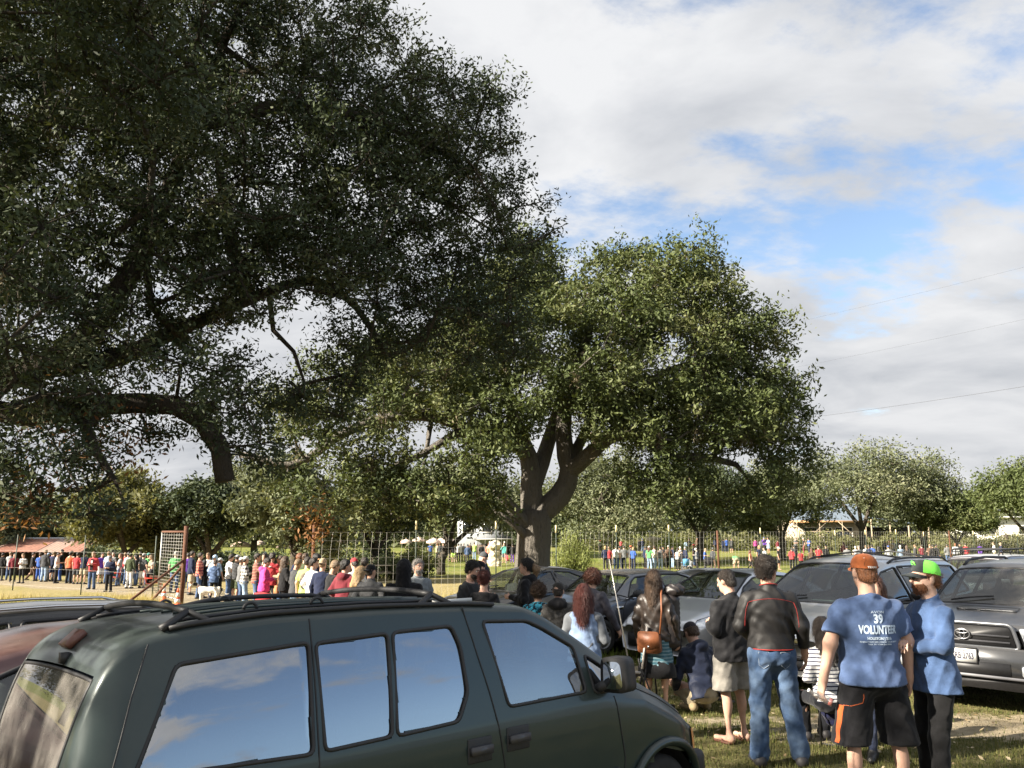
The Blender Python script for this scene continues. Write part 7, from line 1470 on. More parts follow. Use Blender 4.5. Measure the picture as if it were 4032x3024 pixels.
# woman with the tan bag
WB = near_person('woman with long brown hair in brown leather jacket and patterned skirt', 1.74, 10.35, 62, 1.63, Fig('down', 'down', 'stand', fat=1.05, sh=.95), .0125, 0, (plain('brown_leather', (.030, .022, .018), .42, 0, .25, 22, .25), dict(sleeve='long', hem=.87, loose=.034, fold=.005, seed=41, neck=1.49, name='jacket')), (fab((.05, .13, .17), 'knit', (.24, .34, .38), .8), dict(kind='skirt', hemf=-.02, fold=.004, loose=.012, name='skirt')), ('brown', dict(kind='long', vol=.012, fold=.003)), None, shoe_mat=plain('black_boot', (.012, .012, .012), .5))
f = WB['fig']; bm_ = fab((.012, .012, .014)); k_ = (f.leg[1][1] + f.leg[-1][1]) / 2; sk = WB['legs']
mbk = MB(); n_ = 26
for i, (z, rx) in enumerate(((.66, .195), (.52, .213), (.42, .222), (.405, .21))): pass
mbk.lathe([(.150, .20), (.232, .0), (.236, -.10), (.228, -.10)], c=(0, 0, .53), n=28, axis=Matrix(((1.06, 0, 0), (0, .88, 0), (0, 0, 1)))); mbk.build('skirt_border', bm_, sk, True)
def shoulder_bag():
    TAN = plain('tan_leather', (.19, .066, .026), .5, 0, .2, 14, .15); c = WB['root'].matrix_basis @ Vector((-.02, -.20, .88)); o = empty('shoulder_bag', c, R(62 - 90)); tag(o, 'tan leather shoulder bag on the brown-jacketed woman', 'bag'); b = MB().prism(rpoly([(-.145, -.13), (.145, -.13), (.125, .11), (-.125, .11)], .05), .08, Matrix(((1, 0, 0, 0), (0, 0, -1, .04), (0, 1, 0, 0), (0, 0, 0, 1)))).build('bag_body', TAN, o)
    MB().prism(rpoly([(-.14, -.05), (0, -.09), (.14, -.05), (.13, .12), (-.13, .12)], .04), .012, Matrix(((1, 0, 0, 0), (0, 0, -1, -.041), (0, 1, 0, 0), (0, 0, 0, 1)))).build('flap', TAN, o); MB().lathe([(0, 0), (.016, 0), (.014, .006), (0, .007)], c=(0, -.054, -.055), n=14, axis=Matrix(((1, 0, 0), (0, 0, -1), (0, 1, 0)))).build('clasp', CHROME, o)
    f = WB['fig']; q = [(.13, -.0, .09), (.16, -.0, .35), (.15, .03, .55), (.12, .16, .60)]; MB().tube(q, .012, 5).build('strap', TAN, o)
shoulder_bag()
def quilted_jacket():
    o = empty('quilted_jacket', (1.92, 10.30, .75)); tag(o, 'dark quilted hooded jacket hanging at the brown-jacketed woman\'s right side', 'jacket'); Q = plain('quilted_nylon', (.022, .018, .018), .45, 0, .2, 18, .2)
    mb = MB(); mb.lathe([(.09, 0)] + [(.108 + .007 * (i % 2), .03 + i * .028) for i in range(20)] + [(.07, .62)], n=18, axis=Matrix(((1.0, 0, 0), (0, .75, 0), (0, 0, 1)))); mb.build('quilting', Q, o, True); v = Vol((-.25, -.25, .5), (.3, .25, .85), .015); v.ell((.05, 0, .66), (.13, .11, .08), None, .03); v.ell((.12, 0, .67), (.06, .06, .045), None, .02); v.folds(.006, 3, 1.6); obj('hood', v.mesh('hood'), Q, o)
quilted_jacket()
# woman in stripes on a chair behind the jeans
ST = fab((.62, .62, .62), 'stripe', (.012, .014, .05), 1.15)
SIT = (((.12, .42, .46), (.12, .44, .09)), ((-.12, .42, .46), (-.12, .40, .09)))
near_person('woman with long dark hair in navy striped top, seated between the two men', 3.22, 8.75, 96, 1.68, Fig('front', 'front', SIT, hipz=-.44, lean=.12, nod=.2), .013, 0, (ST, dict(sleeve='long', hem=.90, loose=.022, fold=.004, seed=51)), (fab((.011, .012, .016)), dict(kind='long', loose=.012)), ('dark', dict(kind='long', vol=.012)), None)
def backpack():
    o = empty('backpack', (3.34, 8.95, gz(3.3, 8.9))); tag(o, 'navy backpack chair with dark frame behind the jeans man', 'backpack'); N_ = fab((.010, .012, .045)); v = Vol((-.22, -.2, .1), (.22, .2, .75), .016); v.ell((0, 0, .42), (.17, .13, .27), None, .03); v.folds(.006, 2); obj('pack', v.mesh('pack'), N_, o)
    for x in (-.2, .2): MB().tube([(x, -.05, 0), (x, -.1, .5), (x * .9, .1, .78)], .010, 6).build('frame_tube', BLK, o)
    MB().tube([(-.2, -.05, .02), (0, -.12, .0), (.2, -.05, .02)], .010, 6).build('base_tube', BLK, o); MB().box((.16, -.12, .5), (.10, .02, .42)).build('side_flap', fab((.06, .025, .05)), o)
backpack()
near_person('person with auburn hair and black boots hidden behind the man in blue', 3.52, 8.25, 250, 1.70, Fig('front', 'front', 'stand'), .016, 0, (fab((.06, .05, .05)), dict(sleeve='long', hem=.86, loose=.025)), (JEAND, dict(kind='slim', loose=.012)), ('auburn', dict(kind='long', vol=.016)), None, shoe_mat=plain('black_boot', (.012, .012, .012)), fine=False)
# group between the van and the hatchback
near_person('woman with straight red hair, grey hood and denim vest, back turned', .74, 8.75, 78, 1.56, Fig('front', 'front', 'stand', sh=.95), .0125, 0, (fab((.13, .14, .155)), dict(sleeve='long', hem=.88, loose=.022, fold=.004, seed=61, name='hoodie')), (fab((.03, .025, .03)), dict(kind='slim')), ('red', dict(kind='long', vol=.014, fold=.002)), None)
RV = [o for o in bpy.data.objects if o.get('label', '').startswith('woman with straight red')][0]
obj('denim_vest', shirt_mesh(Fig('front', 'front', 'stand', sh=.95), .0125, 'none', .90, .030, .004, 62, 0., 1.445), fab((.17, .25, .42), 'denim', (.34, .43, .58)), RV)
near_person('woman with curly auburn hair in grey jacket leaning over a chair', 1.02, 11.3, 60, 1.60, Fig(((.27, .08, 1.16), (.33, .26, .98)), 'drop', 'stand', lean=.22, nod=.2), .0135, 0, (fab((.055, .052, .065), None, None, 1., .6), dict(sleeve='long', hem=.86, loose=.034, fold=.005, seed=71, name='jacket')), (fab((.03, .03, .035)), dict(kind='long')), ('auburn', dict(kind='curly', vol=.03, fold=.010)), None)
near_person('person in dark cap and grey patterned coat with black hood', .58, 10.6, 80, 1.46, Fig('front', 'front', 'stand', sh=1.05), .0135, 0, (fab((.10, .095, .09), 'camo', (.05, .048, .046)), dict(sleeve='long', hem=.86, loose=.032, fold=.005, name='coat')), (BLKF, dict(kind='long')), ('dark', dict(kind='buzz', vol=.004)), (fab((.035, .033, .03)), fab((.03, .028, .026)), math.pi * .2))
hd = [o for o in bpy.data.objects if o.get('label', '').startswith('person in dark cap and grey')][0]; ff = Fig('front', 'front', 'stand', sh=1.05); v = Vol((-.25, -.25, 1.3), (.25, .2, 1.62), .014); v.ell((0, -.09, 1.45), (.15, .10, .085), None, .03); v.ell((0, -.03, 1.49), (.12, .11, .06), None, .03); v.folds(.005, 5); obj('hood', v.mesh('hood'), BLKF, hd)
near_person('person with dark curly bun in turquoise patterned top', .33, 10.9, 100, 1.44, Fig('front', 'front', 'stand'), .015, 1, (fab((.05, .32, .46), 'camo', (.01, .02, .03), 1.3), dict(sleeve='short', hem=.88, loose=.024)), (BLKF, dict(kind='long')), ('brown', dict(kind='curly', vol=.022, fold=.010)), None, fine=False)
near_person('young man with ponytail in black hoodie, facing left', .22, 13.1, 168, 1.72, Fig('pocket', 'front', 'stand'), .0135, 0, (BLKF, dict(sleeve='long', hem=.86, loose=.030, fold=.005, hood=True, name='hoodie')), (JEAND, dict(kind='long')), ('black', dict(kind='short', vol=.014)), None, eyes=True)
pm = [o for o in bpy.data.objects if o.get('label', '').startswith('young man with ponytail')][0]; fp = Fig('pocket', 'front', 'stand'); v = Vol((-.12, -.30, 1.4), (.12, -.02, 1.75), .011); v.cap((0, -.10, 1.66), (0, -.16, 1.60), .045, .065, .02); v.cap((0, -.16, 1.6), (0, -.15, 1.50), .06, .035, .02); v.folds(.005, 4, 2); obj('ponytail', v.mesh('ponytail'), hairm('light'), pm)
MB().tube([fp.t((.03, .115, 1.44)), fp.t((.035, .135, 1.36)), fp.t((.03, .14, 1.26))], .005, 5).build('drawstring', plain('white_cord', (.7, .7, .7), .8), pm)
near_person('smiling bearded man in dark t-shirt looking down, right of the grey shirt man', -.58, 11.9, 330, 1.74, Fig('front', 'front', 'stand', sh=1.05, nod=.3, fat=1.08), .0130, 0, (fab((.022, .024, .027)), dict(sleeve='short', hem=.86, loose=.024)), (JEAND, dict(kind='long')), ('black', dict(kind='short', vol=.018, fold=.003)), None, 'dark', eyes=True)
near_person('man in black cap and brown corduroy jacket', -.56, 14.4, 40, 1.70, Fig('front', 'front', 'stand', nod=.15), .014, 0, (fab((.055, .042, .034)), dict(sleeve='long', hem=.86, loose=.03, collar=True, name='jacket')), (JEAND, dict(kind='long')), ('dark', dict(kind='buzz', vol=.005)), (BLKF, BLKF, math.pi), fine=False)
near_person('tall man in grey flat cap and navy shirt, profile to the left', -.66, 19.5, 160, 1.84, Fig('down', 'front', 'stand', sh=1.08), .015, 0, (fab((.02, .026, .045)), dict(sleeve='short', hem=.86, loose=.024, collar=True)), (JEAND, dict(kind='long')), (fab((.06, .065, .07)), dict(kind='beanie', name='flat_cap', fold=.001)), None, 'brown', eyes=True)
near_person('woman with short bright red hair in black top', -.38, 11.6, 75, 1.60, Fig('front', 'front', 'stand', sh=.93), .0135, 0, (BLKF, dict(sleeve='short', hem=.86, loose=.018, neck=1.44)), (JEAND, dict(kind='long')), ('red', dict(kind='short', vol=.018, fold=.004)), None, fine=False)
near_person('person in black hoodie with the hood up', -1.53, 12.0, 88, 1.80, Fig('front', 'front', 'stand', sh=1.12, fat=1.12), .0135, 0, (fab((.008, .008, .010)), dict(sleeve='long', hem=.84, loose=.038, fold=.005, name='hoodie')), (JEAND, dict(kind='long')), (fab((.008, .008, .010)), dict(kind='hood', name='hood', fold=.003)), None, fine=False)
near_person('grey haired bearded man in grey short-sleeved shirt', -1.62, 14.6, 300, 1.80, Fig('down', 'down', 'stand', sh=1.02), .0135, 0, (fab((.19, .21, .225)), dict(sleeve='short', hem=.84, loose=.026, collar=True)), (fab((.12, .10, .08)), dict(kind='long')), ('grey', dict(kind='short', vol=.012)), None, 'grey', eyes=True)
# ------------------------------------------------------------------ the queue and the crowd in the field
PC = dict(w=(.66, .65, .63), k=(.012, .012, .014), g=(.16, .165, .17), dg=(.055, .057, .062), lg=(.34, .35, .36), n=(.013, .02, .055), b=(.03, .10, .40), lb=(.33, .47, .66), r=(.46, .025, .035), cr=(.17, .016, .028), o=(.78, .11, .025), pk=(.82, .03, .28), gn=(.07, .36, .09), ny=(.5, .78, .10), ol=(.06, .078, .034), tn=(.40, .29, .17), br=(.105, .058, .034), mg=(.36, .03, .20), dn=(.045, .085, .18), ld=(.20, .29, .42), kh=(.38, .31, .2), cw=(.60, .52, .40), tq=(.05, .32, .27), pu=(.11, .03, .33), pe=(.75, .22, .13), pl=(.5, .45, .6))
PC = {k: tuple(.86 * v + .14 * (.3 * c[0] + .55 * c[1] + .15 * c[2]) for v in c) for k, c in PC.items()}
FIGS = {'st': ('down', 'down', 'stand'), 'ph': ('front', 'front', 'stand'), 'fo': ('fold', 'fold', 'ease'), 'po': ('pocket', 'pocket', 'stand'), 'hp': ('hip', 'down', 'ease'), 'wk': ('down', 'drop', 'walk'), 'fa': ('face', 'drop', 'stand'), 'ea': ('drop', 'pocket', 'ease'), 'pl': ('front', 'down', 'wide'), 'cr': ('down', 'front', 'stand')}
_fig = {}; _pm = {}
def figof(p):
    if p not in _fig:
        if p == 'si': _fig[p] = Fig('front', 'knee', SIT, hipz=-.44, lean=.05, nod=.25)
        elif p == 'be': _fig[p] = Fig('drop', 'drop', 'wide', lean=1.35, nod=.2, hipy=-.12)
        elif p == 'hd': _fig[p] = Fig('front', 'front', 'stand', nod=.45)
        elif p == 'kn': _fig[p] = Fig('knee', 'front', CR, lean=.35, hipz=-.66, hipy=-.12, nod=.3)
        else: a = FIGS[p]; _fig[p] = Fig(a[0], a[1], a[2], head={'po': .5, 'fo': -.4, 'hp': .3}.get(p, 0), nod={'ph': .3}.get(p, .05))
    return _fig[p]
PH_ = .021
def proto(p, what):
    k = (p, what)
    if k in _pm: return _pm[k]
    f = figof(p); kind, _, v = what.partition(':')
    if kind == 'body': me = body_mesh(f, PH_, False)
    elif kind == 'top': me = shirt_mesh(f, PH_, {'s': 'short', 'l': 'long', 'h': 'long', 'j': 'long', 'v': 'none'}[v], .84 if v in 'hj' else .86, .036 if v in 'hj' else .022, .004, 5, .008, 1.475, v == 'j', v == 'h')
    elif kind == 'bot': me = trousers_mesh(f, PH_, {'l': 'long', 's': 'shorts', 't': 'slim', 'k': 'skirt'}[v], .016, .003, 3, 1.0, .47 if v == 's' else None)
    elif kind == 'hair': me = hair_mesh(f, .017, v.strip('!'), .014 if v[-1] != '!' else .006, 3, .004, v[-1] == '!')
    elif kind == 'cap': me = cap_meshes(f, math.pi if v == 'b' else 0.)
    elif kind == 'shoe': me = shoe_mesh(f, PH_, .010, int(v))
    for m in (me if isinstance(me, tuple) else (me,)): m.materials.append(SHOE)
    _pm[k] = me; return me
def part(name, me, mat, parent):
    o = bpy.data.objects.new(name, me); COL.objects.link(o); o.parent = parent; s = o.material_slots[0]; s.link = 'OBJECT'; s.material = mat; return o
def crowd(e, group):
    x, yt, Y, face, pose, top, bot, hair, cap, label = e[:10]; X = X4(x, Y, 2200); g = gz(X, Y); hgt = P4(x, yt, Y).z - g
    if pose == 'si': hgt = 1.72
    elif pose == 'be': hgt = 1.72
    elif pose == 'kn': hgt = 1.7
    else: hgt = min(1.92, max(1.48, hgt))
    r = person_root(label, X, Y, face, hgt, group); sk = e[10] if len(e) > 10 else (abs(hash(label)) * 0 + int(x) % 3)
    part('body', proto(pose, 'body'), skin(sk), r)
    t, c = top.split('/')[:2]; pat = top.split('/')[2:]; m = fab(PC[c]) if not pat else fab(PC[c], pat[0], PC[pat[1]] if len(pat) > 1 else None); part('jacket' if t in 'hj' else 'shirt', proto(pose, 'top:' + t), m, r)
    t, c = bot.split('/'); part({'l': 'trousers', 't': 'trousers', 's': 'shorts', 'k': 'skirt'}[t], proto(pose, 'bot:' + t), fab(PC[c], 'denim') if c in ('dn', 'ld') else fab(PC[c]), r)
    if hair:
        k, c = hair.split('/'); part({'hood': 'hood', 'beanie': 'beanie'}.get(k, 'hair'), proto(pose, 'hair:' + k + ('!' if cap else '')), fab(PC[c]) if k in ('hood', 'beanie') else hairm(c), r)
    if cap:
        c = cap.strip('!'); d, p = proto(pose, 'cap:b' if cap.endswith('!') else 'cap:f'); o = part('cap', d, fab(PC[c]), r); part('peak', p, fab(PC[c]), o)
    if Y < 55:
        for v in ('1', '-1'): part('shoe', proto(pose, 'shoe:' + v), SHOE, r)
    return r
QUEUE = [
 (1462, 2226, 15.2, 85, 'po', 'j/dg', 'l/dn', 'buzz/dark', 'k!', 'man in black cap worn backwards and dark jacket, back turned, near the van roof'), (1417, 2232, 16.6, 40, 'ph', 'j/k', 'l/dn', 'long/blond', None, 'woman with long blond hair in black jacket beside the maroon hoodie'), (1362, 2206, 17.2, 60, 'po', 'h/cr', 'l/k', 'short/black', None, 'young man with black hair in maroon hoodie'),
 (1437, 2186, 20.5, 70, 'st', 's/dg', 'l/dn', 'short/dark', None, 'man with short dark hair in charcoal shirt behind the blond woman'), (1398, 2196, 20.2, 120, 'ph', 's/w', 'l/dn', 'buzz/dark', 'r', 'person in red and white cap with backpack straps'), (1312, 2207, 18.4, 30, 'hd', 'l/k', 'l/dn', 'buzz/light', None, 'man with cropped hair in black sweater looking down'),
 (1272, 2187, 20.6, 75, 'st', 'l/n', 'l/ld', 'buzz/light', 'tn!', 'man in tan cap and navy top with light jeans'), (1236, 2180, 21.6, 50, 'po', 'l/w', 'l/pe', 'short/dark', None, 'man in long white top and coral shorts'), (1243, 2162, 25.5, 200, 'st', 's/n', 'l/dn', 'curly/black', None, 'tall man with dark curls beside the rusty post'),
 (1212, 2195, 22.6, 80, 'st', 's/ny', 'l/tn', 'buzz/dark', None, 'man in neon yellow shirt with camouflage backpack'), (1203, 2176, 26.2, 60, 'st', 's/ol', 'l/dn', 'short/brown', None, 'brown haired man behind the neon yellow shirt'), (1182, 2181, 26.8, 80, 'st', 's/n', 'l/dn', 'curly/ginger', None, 'person with ginger hair behind the grey vest'), (1168, 2202, 23.4, 40, 'hd', 'l/dg', 'l/ld', 'short/light', None, 'man in dark grey puffer vest and light jeans'),
 (1124, 2192, 24.6, 30, 'fo', 'j/k', 't/k', 'long/brown', None, 'woman with long brown hair in black vest and tan bag'), (1108, 2190, 26.3, 200, 'ph', 'j/tn', 'l/dn', 'short/brown', None, 'person in tan jacket behind the brown haired woman'), (1071, 2176, 26.2, 85, 'ph', 's/r', 'l/k', 'short/dark', None, 'man in red t-shirt with white back logo'), (1046, 2198, 24.8, 20, 'hd', 'h/pk', 't/dg', 'short/dark', None, 'woman in hot pink hoodie looking at phone'),
 (1042, 2180, 29.3, 250, 'st', 's/k', 'l/dn', 'long/dark', None, 'dark haired woman behind the pink hoodie'), (1014, 2180, 27.8, 20, 'fa', 'l/cr/stripe/tn', 'l/dn', 'short/dark', None, 'man in rust striped shirt with hand to his chin'), (968, 2192, 28.6, 20, 'fo', 'l/w/check/k', 'l/ld', 'short/dark', 'w', 'man in black and white checked shirt and white cap'), (952, 2196, 30.6, 30, 'st', 's/g', 'l/dn', 'buzz/dark', 'w', 'person in white cap behind the checked shirt'),
 (933, 2186, 31.4, 60, 'ph', 's/dg', 's/ol', 'short/dark', 'lg!', 'man in grey t-shirt, olive shorts and grey cap'), (908, 2183, 31.6, 45, 'ph', 's/w', 'l/dn', 'short/dark', None, 'man in plain white t-shirt and jeans holding a phone'), (848, 2206, 31.2, 80, 'ph', 'j/dn/denim', 't/k', 'short/brown', None, 'woman in denim jacket and black leggings beside the white dog'), (847, 2188, 33.2, 280, 'ph', 'h/lb', 'l/dn', 'hood/lb', None, 'person in pale blue hoodie with hood up'), (868, 2198, 34.0, 40, 'st', 's/k', 'l/k', 'short/black', 'w', 'person in white capped black outfit behind the denim jacket'),
 (820, 2178, 36.0, 270, 'ph', 's/w', 'l/dn', 'buzz/light', None, 'man in white t-shirt and sunglasses facing the camera'), (789, 2178, 33.4, 15, 'st', 'l/cr/plaid/pe', 'l/dn', 'short/dark', None, 'bearded man in red plaid shirt with dog leash'), (807, 2212, 33.8, 60, 'st', 'l/k', 'k/k', 'long/black', None, 'woman in long black dress beside the plaid shirt'), (757, 2171, 35.2, 30, 'st', 'j/n', 's/kh', 'short/dark', None, 'man in navy jacket and khaki shorts by the gate post'), (741, 2178, 38.2, 100, 'st', 's/pu', 'l/dn', 'short/dark', None, 'person in purple top right behind the gate post'),
 (692, 2172, 36.8, 95, 'st', 's/gn', 'l/dn', 'short/grey', None, 'man in bright green shirt seen through the gate mesh'), (600, 2224, 36.2, 20, 'si', 's/k', 's/kh', 'short/grey', None, 'person in black sitting in the orange red camp chair'), (597, 2188, 40.0, 210, 'ph', 'j/tn', 'l/dn', 'long/light', None, 'woman with long light hair behind the seated person'), (585, 2178, 42.5, 250, 'st', 's/gn', 'l/dn', 'short/dark', 'tq', 'person in teal cap at the back of the queue'), (566, 2180, 39.2, 70, 'st', 's/dg', 's/w', 'short/dark', 'lg', 'man in dark grey t-shirt, pale shorts and light cap'),
 (553, 2174, 42.2, 90, 'st', 's/dg', 'l/dn', 'short/dark', None, 'dark haired man behind the pale shorts'), (537, 2192, 41.2, 200, 'ph', 'l/k', 'l/dn', 'long/black', None, 'woman in black with black hair between olive and grey shirts'), (515, 2179, 39.0, 80, 'st', 'l/ol', 'l/w', 'buzz/dark', 'ol!', 'man in olive jacket and white trousers'), (505, 2174, 41.6, 70, 'ph', 'l/lg', 'l/dn', 'short/black', None, 'black haired man behind the olive jacket'), (493, 2176, 43.8, 90, 'st', 'l/r', 'l/dn', 'short/light', None, 'person with red sleeve left of the olive jacket'), (474, 2181, 41.0, 200, 'fo', 's/lg', 'l/dn', 'long/ginger', None, 'red haired woman in pale grey top'),
 (446, 2174, 44.2, 250, 'st', 's/g', 'l/dn', 'short/dark', None, 'tall dark person at the back near the tree'), (428, 2172, 43.0, 80, 'st', 's/lb', 'l/dn', 'short/light', None, 'man in pale blue shirt behind the grey cap'), (436, 2189, 37.4, 265, 'hd', 'j/n', 'l/k', 'short/light', 'g', 'person in grey cap and dark jacket standing in tall grass'), (402, 2176, 43.2, 330, 'st', 's/pu', 's/w', 'short/black', None, 'person in purple and black with pale shorts'), (369, 2173, 38.6, 268, 'ph', 'j/r', 'l/dn', 'short/light', None, 'person in open red jacket over black skull t-shirt'),
 (333, 2173, 43.0, 88, 'st', 's/n', 's/kh', 'short/black', None, 'man in navy t-shirt and khaki shorts, back turned'), (306, 2176, 43.0, 86, 'st', 's/r', 's/dg', 'short/dark', None, 'man in red t-shirt and grey shorts, back turned'), (281, 2170, 45.2, 80, 'st', 's/cw', 'l/ld', 'short/brown', None, 'man in cream shirt behind the orange shirt'), (277, 2174, 43.6, 84, 'st', 's/o', 'l/k', 'short/dark', None, 'man in orange t-shirt and black trousers'), (227, 2176, 43.8, 20, 'ph', 's/w', 'l/k', 'short/dark', None, 'man in white shirt and black jeans looking at his phone'), (241, 2164, 46.5, 200, 'fa', 's/k', 'l/b', 'short/black', None, 'man in black with bright blue trousers behind the white shirt'),
 (212, 2172, 46.0, 80, 'st', 's/n', 's/n', 'short/light', None, 'person in navy top and shorts'), (206, 2174, 47.6, 100, 'st', 's/pu', 'l/g', 'short/black', None, 'person in dark violet shirt left of the navy shorts'), (179, 2166, 45.6, 85, 'st', 'j/dg', 'l/ld', 'short/light', None, 'man in dark green jacket and pale jeans'), (190, 2178, 47.2, 60, 'st', 's/b', 'l/g', 'buzz/dark', 'lb', 'man in blue shirt and blue cap behind the dark green jacket'), (158, 2178, 47.8, 90, 'st', 's/b', 'l/b', 'short/brown', None, 'person all in blue half behind oak leaves'), (131, 2176, 46.4, 30, 'wk', 'l/k', 'l/br', 'short/dark', None, 'person in brown trousers stepping forward'),
 (92, 2180, 44.0, 265, 'ph', 'l/w/check/k', 't/k', 'short/light', None, 'woman in black and white plaid over black leggings'), (57, 2184, 45.2, 300, 'st', 'j/cr', 'l/k', 'short/black', None, 'person in wine red jacket behind oak leaves'), (41, 2173, 48.0, 100, 'st', 'l/lg', 'l/dn', 'short/light', None, 'person in grey blue top at the back, far left'), (10, 2180, 46.6, 80, 'st', 'j/k', 'l/dg', 'short/dark', None, 'person in black at the left edge of the picture')]
for e in QUEUE: crowd(e, 'people queueing along the dirt track')
